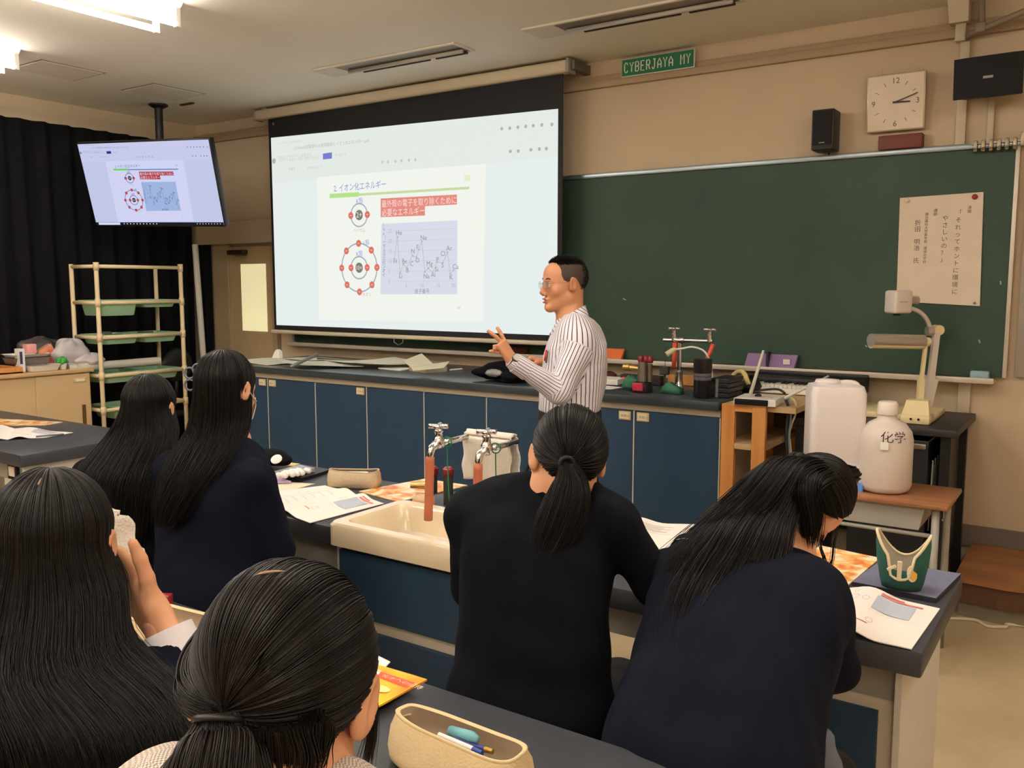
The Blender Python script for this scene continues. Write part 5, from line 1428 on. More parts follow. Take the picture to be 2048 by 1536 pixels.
MB(PT).lathe([(.013, 0), (.012, .0045)], (.002, -.047, .050), 20, (0, -1, .12), sq=(.8, 1.2)).build('patch_body', mat('patch_yellow', (226, 172, 60), .8), gp)

# ---- left table
open_booklet('open white booklet on the left table', (-4.929,2.386,0.762), (-5.273,2.598,0.762), (-4.823,2.534,0.762), (-4.855,2.711,0.762), (-5.082,2.189,0.762), (-5.649,2.523,0.762), layout='chart')
brochure('orange brochure at the back of the left table', [(-5.616,2.507,0.761), (-5.263,2.769,0.761), (-5.287,2.893,0.761), (-5.781,2.731,0.761)], ORB)
tag(MB().tube([(-4.854,2.501,0.772), (-4.807,2.632,0.772)], .005, 6).build('glasses_case', mat('grey_clip', (90, 90, 100), .4), None), 'dark pen beside the white booklet on the left table', 'pen')

# ---- nearest table
brochure('yellow brochure with red band on the nearest table', [(-1.298,1.214,0.775), (-1.144,1.19,0.775), (-1.119,1.341,0.79), (-1.249,1.337,0.79)], YEB, band=(.05, .95, .72, .86))
sheet_of('white_card', 'white paper corner behind the yellow brochure', 'paper', [(-1.296,1.284,0.79), (-1.216,1.292,0.79), (-1.242,1.366,0.79), (-1.315,1.38,0.79)], PAPER, .002)
tag(MB().prism([(-1.331,1.244,0.761), (-1.174,1.223,0.761), (-1.176,1.378,0.761), (-1.292,1.371,0.761)], (0, 0, .012)).build('dark_folder', mat('dark_folder', (26, 26, 32), .5), None), 'black folder under the yellow brochure', 'folder')
es = thing('eraser', 'small white eraser with blue sleeve on the nearest table', 'eraser', (-1.134,1.154,0.761))
EM = Matrix.Translation(Vector((-1.131,1.151,0.761))) @ Matrix.Rotation(math.radians(38), 4, 'Z')
MB(EM).box((-.021, -.009, 0), (.021, .009, .012), .002).build('rubber', WHITE, es)
MB(EM).box((-.019, -.0095, .001), (.012, .0095, .0126), .002).build('sleeve', mat('blue_sleeve', (64, 86, 190), .5), es)
sheet_of('white_booklet', 'white booklet corner at the bottom of the nearest table', 'paper', [(-1.054,1.003,0.761), (-0.909,0.903,0.761), (-0.831,1.049,0.761), (-0.978,1.083,0.761)], PAGE, .006)
CNV = mat('cream_canvas', (216, 192, 148), .9, noise=(40, .06), bump=(220, .4)); CNL = mat('cream_lining', (176, 156, 132), .9)
pcn, PM1 = pouch('pencil_case', 'large cream pencil case with pens on the nearest table', 'pencil case', (-.878, 1.135, .761), math.radians(-4), .285, .115, .082, CNV, CNL, .62)
MB(PM1).tube([(-.115, .0, .076), (-.13, -.004, .07), (-.135, -.008, .045)], .0018, 6).build('zip_string', PIP, pcn)
pen('blue and white ballpoint pen in the large cream pencil case', PM1 @ Vector((-.035, -.012, .068)), PM1 @ Vector((.065, -.016, .071)), .0055, WHITE, mat('pen_blue', (40, 60, 140), .35))
tag(MB().tube([PM1 @ Vector((-.03, .012, .068)), PM1 @ Vector((.02, .010, .074)), PM1 @ Vector((.035, .009, .074))], [.009, .010, .006], 10).build('glue_stick', mat('teal_plastic', (110, 170, 180), .35), None, True), 'teal correction tape in the large cream pencil case', 'correction tape')
pen('dark blue pen behind the white pen in the large cream pencil case', PM1 @ Vector((-.01, .0, .064)), PM1 @ Vector((.07, .006, .066)), .005, mat('pen_navy', (30, 44, 110), .35), mat('pen_gold', (176, 140, 60), .3, .8))
tag(MB().box((-.02, -.012, 0), (.02, .012, .05), .005).build('dummy', WHITE) if False else MB(Matrix.Translation(Vector((-1.972,1.313,0.761))) @ Matrix.Rotation(.5, 4, 'Z')).box((-.022, -.015, 0), (.022, .015, .05), .005).build('red_packet', mat('maroon_gloss', (140, 26, 40), .3), None, 30), 'small dark red packet on the nearest table by the raised hand', 'packet')
pouch('pencil_case', 'cream pencil case behind the raised hand on the nearest table', 'pencil case', (-1.80, 1.19, .761), math.radians(4), .34, .15, .075, CNV, CNL, .7)

# ================================================================ people: smooth blended solids
class SDF:
    """round cones and ellipsoids blended into one skin, then meshed"""

    def __init__(s): s.ops = []

    def cone(s, a, b, ra, rb=None, k=.02, sub=False, sq=None):
        a, b = A(*a), A(*b); rb = ra if rb is None else rb
        m = max(ra, rb)
        s.ops.append(('c', a, b, ra, rb, k, sub, sq, np.minimum(a, b) - m, np.maximum(a, b) + m)); return s

    def ell(s, c, r, k=.02, R=None, sub=False):
        c = A(*c); r = np.broadcast_to(np.asarray(r, float), (3,)); m = max(r)
        s.ops.append(('e', c, r, R, None, k, sub, None, c - m, c + m)); return s

    def dist(s, op, P):
        if op[0] == 'c':
            a, b, ra, rb = op[1:5]
            d = b - a; L = d @ d + 1e-12
            q = P - a
            t = np.clip((q @ d) / L, 0, 1)
            w = q - t[..., None] * d
            if op[7] is not None:
                ax, f = op[7]; w = w + (w @ ax)[..., None] * ax * (f - 1)
            return np.sqrt((w * w).sum(-1)) - (ra + (rb - ra) * t)
        c, r, R = op[1:4]
        q = P - c
        if R is not None: q = q @ R
        k0 = np.sqrt(((q / r) ** 2).sum(-1)) + 1e-9; k1 = np.sqrt(((q / r ** 2) ** 2).sum(-1)) + 1e-9
        return k0 * (k0 - 1) / k1

    def mesh(s, h, disp=None, cut=None, grow=0., lo=None, hi=None):
        lo_ = np.min([o[8] for o in s.ops if not o[6]], 0) - .03 - grow; hi_ = np.max([o[9] for o in s.ops if not o[6]], 0) + .03 + grow
        if lo is not None: lo_ = np.maximum(lo_, lo)
        if hi is not None: hi_ = np.minimum(hi_, hi)
        n = np.ceil((hi_ - lo_) / h).astype(int) + 1
        ax = [lo_[i] + h * np.arange(n[i]) for i in range(3)]
        F = np.full(n, .2)
        def region(o, pad):
            sl = []
            for i in range(3):
                i0 = max(0, int((o[8][i] - pad - lo_[i]) / h)); i1 = min(n[i], int((o[9][i] + pad - lo_[i]) / h) + 2)
                if i1 <= i0: return None
                sl.append(slice(i0, i1))
            return tuple(sl)
        def pts(sl): return np.stack(np.meshgrid(*[ax[i][sl[i]] for i in range(3)], indexing='ij'), -1)
        for o in s.ops:
            k = o[5]
            sl = region(o, .03 + k + grow)
            if sl is None: continue
            d = s.dist(o, pts(sl)) - (0 if o[6] else grow)
            f = F[sl]
            if o[6]:
                hh = np.clip(.5 - .5 * (f + d) / k, 0, 1); F[sl] = f * (1 - hh) + (-d) * hh + k * hh * (1 - hh)
            else:
                hh = np.clip(.5 + .5 * (f - d) / k, 0, 1); F[sl] = f * (1 - hh) + d * hh - k * hh * (1 - hh)
        if disp is not None or cut is not None:
            P = pts(tuple(slice(0, q) for q in n))
            if disp is not None: F = F + disp(P) * (np.abs(F) < .06)
            if cut is not None: F = np.maximum(F, cut(P))
        return snet(F, lo_, h)


def snet(F, org, h):
    S = F < 0
    c = np.zeros(tuple(np.array(F.shape) - 1), np.int8)
    for dx in (0, 1):
        for dy in (0, 1):
            for dz in (0, 1): c += S[dx:F.shape[0] - 1 + dx, dy:F.shape[1] - 1 + dy, dz:F.shape[2] - 1 + dz]
    act = (c > 0) & (c < 8)
    ids = np.argwhere(act)
    acc = np.zeros((len(ids), 3)); cnt = np.zeros(len(ids))
    cor = [(x, y, z) for x in (0, 1) for y in (0, 1) for z in (0, 1)]
    for a in cor:
        for b in cor:
            if sum(np.abs(np.subtract(a, b))) == 1 and a < b:
                fa = F[tuple((ids + a).T)]; fb = F[tuple((ids + b).T)]
                m = (fa < 0) != (fb < 0)
                t = np.where(m, fa / np.where(fa == fb, 1, fa - fb), 0)
                acc += m[:, None] * (np.array(a) + t[:, None] * np.subtract(b, a)); cnt += m
    V = org + h * (ids + acc / np.maximum(cnt, 1)[:, None])
    idx = np.full(act.shape, -1); idx[act] = np.arange(len(ids))
    faces = []
    for ax in range(3):
        o1, o2 = [(1, 2), (2, 0), (0, 1)][ax]
        sl0 = [slice(1, -1)] * 3; sl1 = [slice(1, -1)] * 3
        sl0[ax] = slice(0, F.shape[ax] - 1); sl1[ax] = slice(1, F.shape[ax])
        x = np.argwhere(S[tuple(sl0)] != S[tuple(sl1)])
        e = np.array([1, 1, 1]); e[ax] = 0
        x = x + e
        inside = S[tuple(x.T)]
        d1 = np.zeros(3, int); d1[o1] = 1; d2 = np.zeros(3, int); d2[o2] = 1
        q = np.stack([idx[tuple((x - d1 - d2).T)], idx[tuple((x - d2).T)], idx[tuple(x.T)], idx[tuple((x - d1).T)]], 1)
        q[~inside] = q[~inside][:, ::-1]
        faces.append(q)
    Fc = np.vstack(faces)
    return V, Fc[(Fc >= 0).all(1)]


def join(parts):
    Vs, Fs, n = [], [], 0
    for V, F in parts:
        Vs.append(V); Fs.append(np.asarray(F) + n); n += len(V)
    return np.vstack(Vs), np.vstack(Fs)


def rotM(yaw, pitch, roll):
    """head / body turn in degrees: yaw 0 looks along +Y, pitch > 0 looks down, roll > 0 leans to the own right"""
    return (Matrix.Rotation(math.radians(yaw), 3, 'Z') @ Matrix.Rotation(-math.radians(pitch), 3, 'X') @ Matrix.Rotation(math.radians(roll), 3, 'Y'))


class Head:
    def __init__(s, c, yaw, pitch=0, roll=0, k=1.):
        s.c = A(*c); s.R = np.array(rotM(yaw, pitch, roll)); s.k = k

    def w(s, *p): return s.c + s.R @ (A(*p) * s.k)

    def sdf(s, male=False):
        S = SDF(); k = s.k; w = s.w; R = s.R
        def ball(p, r, kk=.015, sub=False): S.ell(w(*p), A(r, r, r) * k, kk * k, R, sub)
        S.ell(w(0, -.010, .030), A(.076, .097, .087) * k, .02, R)
        S.ell(w(0, .030, -.035), A(.062, .062, .088) * k, .03 * k, R)
        S.ell(w(0, .055, .040), A(.055, .036, .045) * k, .025 * k, R)
        for sx in (-1, 1):
            S.cone(w(sx * .050, .000, -.062), w(sx * .012, .070, -.104), .020 * k, .015 * k, .025 * k)
            S.cone(w(sx * .012, .083, .017), w(sx * .044, .070, .014), .010 * k, .009 * k, .014 * k)
            ball((sx * .043, .058, -.030), .021, .022)
            ball((sx * .031, .097, -.003), .013, .012, True)
            ball((sx * .0115, .099, -.045), .0082, .007)
            S.ell(w(sx * .031, .079, -.003), A(.0145, .0125, .0085) * k, .004 * k, R)
        S.ell(w(0, .078, -.104), A(.020, .016, .016) * k, .02 * k, R)
        S.cone(w(0, .088, .010), w(0, .110, -.036), .0075 * k, .0105 * k, .012 * k)
        S.cone(w(-.016, .087, -.068), w(.016, .087, -.068), .007 * k, None, .01 * k)
        S.ell(w(0, .093, -.0655), A(.018, .0095, .0055) * k, .006 * k, R)
        S.ell(w(0, .091, -.0795), A(.016, .0095, .006) * k, .006 * k, R)
        S.cone(w(-.018, .101, -.0725), w(.018, .101, -.0725), .0028 * k, None, .004 * k, True)
        for sx in (-1, 1):
            Re = R @ np.array(Matrix.Rotation(sx * math.radians(-22), 3, 'Z') @ Matrix.Rotation(math.radians(-12), 3, 'X'))
            S.ell(w(sx * .0795, -.010, -.004), A(.0085, .0195, .032) * k, .005 * k, Re)
            S.ell(w(sx * .0775, .000, -.022), A(.006, .010, .013) * k, .006 * k, Re)
            S.ell(w(sx * .0885, -.006, -.001), A(.005, .0105, .019) * k, .003 * k, Re, True)
            ball((sx * .083, .005, -.007), .0045, .004)
        return S

    def hair_pt(s, d, j=1., r=(.0835, .104, .097), c=(0, -.012, .026)):
        d = np.asarray(d, float)
        return s.c + ((np.array(c) + d * np.array(r) * j) * s.k) @ s.R.T


SKIN = mat('skin', (214, 158, 122), .5, noise=(9, .06), sss=.12)
SKINM = mat('skin_tan', (196, 138, 102), .5, noise=(9, .08), sss=.1)
EYEW = mat('eye_white', (226, 220, 214), .25); EYED = mat('eye_dark', (24, 16, 14), .15)
HAIR = mat('black_hair', (17, 13, 12), .46, noise=(30, .3), spec=.3)
HAIRB = mat('dark_brown_hair', (25, 18, 15), .46, noise=(30, .3), spec=.3)
SCALP = mat('scalp', (150, 118, 92), .6)
NAVY = mat('navy_wool', (13, 16, 30), .92, noise=(60, .12), bump=(420, .35), spec=.15)
NAVY2 = mat('dark_navy_wool', (11, 12, 20), .92, noise=(60, .12), bump=(420, .35), spec=.15)
SHIRTW = mat('white_cotton', (226, 220, 224), .8, noise=(30, .02), bump=(300, .15))
SKIRT = mat('dark_skirt', (15, 15, 21), .9, noise=(50, .15))


def tubes(P, r, sides=3):
    """many thin strands at once: P (S, N, 3), r (S, N)"""
    S, N = P.shape[:2]
    T = np.gradient(P, axis=1); T /= np.linalg.norm(T, axis=2)[..., None] + 1e-12
    ref = np.tile(np.array([.37, .61, .70]), (S, N, 1))
    u = np.cross(T, ref); u /= np.linalg.norm(u, axis=2)[..., None] + 1e-12
    w = np.cross(T, u)
    a = 2 * np.pi * np.arange(sides) / sides
    V = P[:, :, None, :] + r[:, :, None, None] * (np.cos(a)[:, None] * u[:, :, None, :] + np.sin(a)[:, None] * w[:, :, None, :])
    i = np.arange(S)[:, None, None] * N * sides; j = np.arange(N - 1)[None, :, None] * sides; q = np.arange(sides)[None, None, :]
    q2 = (q + 1) % sides
    F = np.stack([i + j + q, i + j + q2, i + j + sides + q2, i + j + sides + q], -1).reshape(-1, 4)
    return V.reshape(-1, 3), F


def batch_spline(C, n):
    """Catmull-Rom for many strands: C (S, K, 3) -> (S, n, 3)"""
    S, K = C.shape[:2]
    E = np.concatenate([2 * C[:, :1] - C[:, 1:2], C, 2 * C[:, -1:] - C[:, -2:-1]], 1)
    x = np.linspace(0, K - 1, n); i = np.minimum(x.astype(int), K - 2); t = (x - i)[None, :, None]
    a, b, c, d = E[:, i], E[:, i + 1], E[:, i + 2], E[:, i + 3]
    return .5 * (2 * b + (c - a) * t + (2 * a - 5 * b + 4 * c - d) * t ** 2 + (3 * b - a - 3 * c + d) * t ** 3)


def grid_faces(a, b, wrap=False):
    i, j = np.meshgrid(np.arange(a - 1), np.arange(b if wrap else b - 1), indexing='ij')
    j2 = (j + 1) % b
    return np.stack([i * b + j, i * b + j2, (i + 1) * b + j2, (i + 1) * b + j], -1).reshape(-1, 4)


def slerp(p, q, t):
    d = np.clip((p * q).sum(-1), -.9999, .9999); o = np.arccos(d)
    return (np.sin((1 - t) * o) / np.sin(o))[..., None] * p + (np.sin(t * o) / np.sin(o))[..., None] * q


def unit(v): v = np.asarray(v, float); return v / (np.linalg.norm(v, axis=-1)[..., None] + 1e-12)


def long_hair(root, hd, sections, n, gap=55, part=((.01, .75, .66), (.0, -.25, .97)), rad=.0011, seed=1, m=None, wild=.006, npt=26, cut=.12):
    """hair falling from a parting: sections = (centre, half width along the view's right, half width in depth)"""
    rg = np.random.default_rng(seed)
    p0, p1 = unit(part[0]), unit(part[1])
    def guides(phi, jit, off):
        front = np.clip((np.cos(phi) + .15), 0, 1)[:, None]
        root_d = unit(p1 + (p0 - p1) * front * (1 - .0))
        root_d = unit(root_d + np.stack([-np.sin(phi) * .03, 0 * phi, 0 * phi], -1))
        eq = unit(np.stack([-np.sin(phi), np.cos(phi), -.28 + 0 * phi], -1))
        pts = []
        for t in (0, .12, .3, .5, .75, 1):
            d = slerp(root_d, eq, np.full(len(phi), t))
            pts.append(hd.hair_pt(d, (jit * (1 - .03 * (t < .01)))[:, None]))
        wd = np.stack([-np.sin(phi), np.cos(phi), 0 * phi], -1) @ hd.R.T
        wd[:, 2] = 0; wd = unit(wd)
        cx, cy = wd @ VR, wd @ VF
        for i, (c, a, b) in enumerate(sections):
            f = (i + 1) / len(sections)
            q = A(*c) + (cx * a * jit)[:, None] * VR + (cy * b * jit)[:, None] * VF + off * f
            pts.append(q)
        return np.stack(pts, 1)
    g = math.radians(gap)
    phi = np.linspace(g, 2 * math.pi - g, 84)
    C = batch_spline(guides(phi, np.full(84, .955), np.zeros((84, 3))), npt)
    parts = [(C.reshape(-1, 3), grid_faces(84, npt))]
    C2 = batch_spline(guides(phi, np.full(84, .90), np.zeros((84, 3))), npt)
    parts.append((C2.reshape(-1, 3), grid_faces(84, npt)[:, ::-1]))
    ph = rg.uniform(g - .05, 2 * math.pi - g + .05, n)
    jit = rg.uniform(.94, 1.025, n)
    lock = np.sin(ph * 23 + 1.3) * .010 + np.sin(ph * 51) * .006
    off = rg.normal(0, wild, (n, 3))
    G = guides(ph, jit + lock, off)
    P = batch_spline(G, npt)
    ln = 1 - cut * rg.uniform(0, 1, n) ** 2
    x = np.linspace(0, 1, npt)[None] * ln[:, None] * (npt - 1)
    i = np.minimum(x.astype(int), npt - 2); t = (x - i)[..., None]
    rows = np.arange(n)[:, None]
    P = P[rows, i] * (1 - t) + P[rows, i + 1] * t
    R = rad * rg.uniform(.6, 1.3, n)[:, None] * (1 - .75 * np.linspace(0, 1, npt) ** 4)[None]
    parts.append(tubes(P, R))
    V, F = join(parts)
    return link_mesh('hair', V, F, m or HAIR, root, True)


def hairline(al, front=34, side=-4, back=-46):
    """elevation in degrees of the hair edge at angle al around the head (0 = face)"""
    c = np.cos(al)
    return np.radians(np.where(c > 0, side + (front - side) * np.clip(c * 1.35, 0, 1) ** .8, side + (back - side) * (-c) ** 1.1))


def tied_hair(root, hd, tie_d, n, rad=.0011, seed=1, m=None, npt=20, front=34, side=-4, back=-46, lift=1.0, part_side=0.):
    """hair combed back over the head to a tie at direction tie_d of the head frame"""
    rg = np.random.default_rng(seed)
    k = unit(np.array(tie_d))
    def paths(al, jit, start):
        el = hairline(al, front, side, back)
        rt = np.stack([-np.sin(al) * np.cos(el), np.cos(al) * np.cos(el), np.sin(el)], -1)
        out = []
        for t in np.linspace(0, 1, 9):
            tt = start + (1 - start) * t
            d = slerp(rt, np.broadcast_to(k, rt.shape), tt)
            # combed slightly over the crown
            d = unit(d + np.array([part_side, 0, .18]) * (np.sin(np.pi * tt) * np.clip(np.cos(al), 0, 1))[:, None] * 1.0)
            w = jit * (1 - .05 * tt ** 6) * lift
            out.append(hd.hair_pt(d, w[:, None]))
        return np.stack(out, 1)
    al = np.linspace(0, 2 * math.pi, 97)[:-1]
    parts = []
    for j, fl in ((.965, False), (.93, True)):
        C = batch_spline(paths(al, np.full(96, j), np.zeros(96)), npt)
        f = grid_faces(97, npt)
        q = np.concatenate([C, C[:1]], 0)
        parts.append((q.reshape(-1, 3), f[:, ::-1] if fl else f))
    a = rg.uniform(0, 2 * math.pi, n)
    st = np.where(rg.uniform(0, 1, n) < .45, 0, rg.uniform(0, .6, n))
    jit = rg.uniform(.965, 1.012, n) + .007 * np.sin(a * 37) + .005 * np.sin(a * 71 + 1)
    P = batch_spline(paths(a, jit, st), npt)
    R = rad * rg.uniform(.6, 1.25, n)[:, None] * np.ones(npt)[None]
    parts.append(tubes(P, R))
    V, F = join(parts)
    return link_mesh('hair', V, F, m or HAIR, root, True)


def tail(root, secs, n, rad=.0011, seed=1, m=None, npt=26, wild=.004, cut=.3, name='ponytail', flat=None, solid=.86):
    """a bunch of strands along secs = [(point, radius across the view, radius in depth)]"""
    rg = np.random.default_rng(seed)
    c = spline([A(*s[0]) for s in secs], npt)
    ra = spline([(s[1], s[2], 0) for s in secs], npt)
    T = np.gradient(c, axis=0); T = unit(T)
    e1 = unit(VR[None] - T * (T @ VR)[:, None]); e2 = np.cross(T, e1)
    def strands(r, th, off, ln):
        S = len(r)
        w = r[:, None] * (1 + .05 * np.sin(np.linspace(0, 9, npt)[None] + th[:, None] * 5))
        P = c[None] + (w * np.cos(th)[:, None] * ra[None, :, 0])[..., None] * e1[None] + (w * np.sin(th)[:, None] * ra[None, :, 1])[..., None] * e2[None]
        P = P + off[:, None, :] * (np.linspace(0, 1, npt) ** 2)[None, :, None]
        x = np.linspace(0, 1, npt)[None] * ln[:, None] * (npt - 1)
        i = np.minimum(x.astype(int), npt - 2); t = (x - i)[..., None]; rows = np.arange(S)[:, None]
        return P[rows, i] * (1 - t) + P[rows, i + 1] * t
    th = np.linspace(0, 2 * math.pi, 33)[:-1]
    g = strands(np.full(32, solid * .9), th, np.zeros((32, 3)), np.full(32, .86))
    g[:, -1] = g[:, -1].mean(0)
    q = np.concatenate([g, g[:1]], 0)
    parts = [(q.reshape(-1, 3), grid_faces(33, npt))]
    th = rg.uniform(0, 2 * math.pi, n); r = rg.uniform(0, 1, n) ** .35 * (1 + .05 * np.sin(th * 11))
    P = strands(r, th, rg.normal(0, wild, (n, 3)), 1 - cut * rg.uniform(0, 1, n) ** 1.5)
    R = rad * rg.uniform(.6, 1.3, n)[:, None] * (1 - .8 * np.linspace(0, 1, npt) ** 3)[None]
    parts.append(tubes(P, R))
    V, F = join(parts)
    return link_mesh(name, V, F, m or HAIR, root, True)


def loose(root, curves, per, rad, seed, m=None, spread=.006, name='loose_strands'):
    rg = np.random.default_rng(seed); parts = []
    for cv in curves:
        C = np.repeat(np.array([cv], float), per, 0)
        C = C + rg.normal(0, spread, (per, 1, 3)) * np.linspace(.2, 1, C.shape[1])[None, :, None]
        P = batch_spline(C, 18)
        parts.append(tubes(P, rad * (1 - .7 * np.linspace(0, 1, 18) ** 3)[None] * rg.uniform(.6, 1.2, per)[:, None]))
    V, F = join(parts)
    return link_mesh(name, V, F, m or HAIR, root, True)


def hand_sdf(w, u, nrm, side, size=1., curls=None, spread=(8, 2, -4, -10), thumb=(.75, .55, .15), thumb_curl=.5, S=None):
    """side +1 right hand, -1 left; u wrist-to-knuckles, nrm the way the palm faces; curls = degrees per finger joint"""
    S = S or SDF()
    u = unit(u); nrm = np.asarray(nrm, float); nrm = unit(nrm - u * (nrm @ u)); a = side * np.cross(u, nrm)
    w = A(*w); z = size
    for off in (.024, .008, -.009, -.024):
        S.cone(w + a * off * .62 * z + u * .004 * z, w + (u * .083 + a * off) * z, .0135 * z, .0115 * z, .012 * z)
    S.cone(w - u * .03 * z, w + u * .02 * z, .024 * z, .022 * z, .015 * z, sq=(nrm, 1.25))
    S.cone(w + (a * .018 + u * .018 + nrm * .006) * z, w + (a * .024 + u * .05 + nrm * .008) * z, .016 * z, .012 * z, .012 * z)
    L = (.070, .078, .072, .056); base = (.026, .008, -.010, -.027); rr = (.0088, .0090, .0085, .0075)
    curls = curls or [(15, 20, 12)] * 4
    for i in range(4):
        sp_ = math.radians(spread[i]); d = u * math.cos(sp_) + a * math.sin(sp_)
        p = w + (u * (.086 - .004 * abs(i - 1)) + a * base[i]) * z; ang = 0
        r = rr[i] * z
        for f, cdeg, r2 in zip((.45, .30, .25), curls[i], (.94, .88, .78)):
            ang += math.radians(cdeg)
            q = p + (d * math.cos(ang) + nrm * math.sin(ang)) * L[i] * f * z
            S.cone(p, q, r, rr[i] * r2 * z, .0035 * z); p = q; r = rr[i] * r2 * z
    p = w + (a * .022 + u * .022 + nrm * .006) * z
    d = unit(u * thumb[0] + a * thumb[1] + nrm * thumb[2])
    q = p + d * .038 * z; S.cone(p, q, .0125 * z, .0105 * z, .01 * z)
    d2 = unit(d + thumb_curl * (nrm * .6 - a * .6 + u * .2)); p2 = q + d2 * .030 * z; S.cone(q, p2, .0105 * z, .0095 * z, .004 * z)
    d3 = unit(d2 + thumb_curl * (nrm * .4 - a * .5)); S.cone(p2, p2 + d3 * .024 * z, .0095 * z, .007 * z, .004 * z)
    return S


def folds(seed, amp=.009, freq=26, stretch=(1, 1, .45)):
    rg = np.random.default_rng(seed); D = rg.normal(0, 1, (5, 3)); D /= np.linalg.norm(D, axis=1)[:, None]; D *= np.array(stretch); ph = rg.uniform(0, 6, 5); fr = freq * rg.uniform(.6, 1.7, 5)
    def f(P):
        v = 0
        w = .6 * np.sin(P @ (D[0] * freq * .5) + ph[4])
        for i in range(4): v = v + np.sin(P @ (D[i] * fr[i]) + ph[i] + w * 1.5) ** 3
        return amp * v * .5
    return f


def torso_sdf(S, rows, right, k=.05, grow=0.):
    """rows of (centre, half width, half depth) from the bottom upwards"""
    rows = [(A(*c), W + grow, D + grow) for c, W, D in rows]
    for (c0, W0, D0), (c1, W1, D1) in zip(rows, rows[1:]):
        for s_ in (-1, 0, 1):
            S.cone(c0 + right * s_ * (W0 - D0), c1 + right * s_ * (W1 - D1), D0, D1, k)
    return S


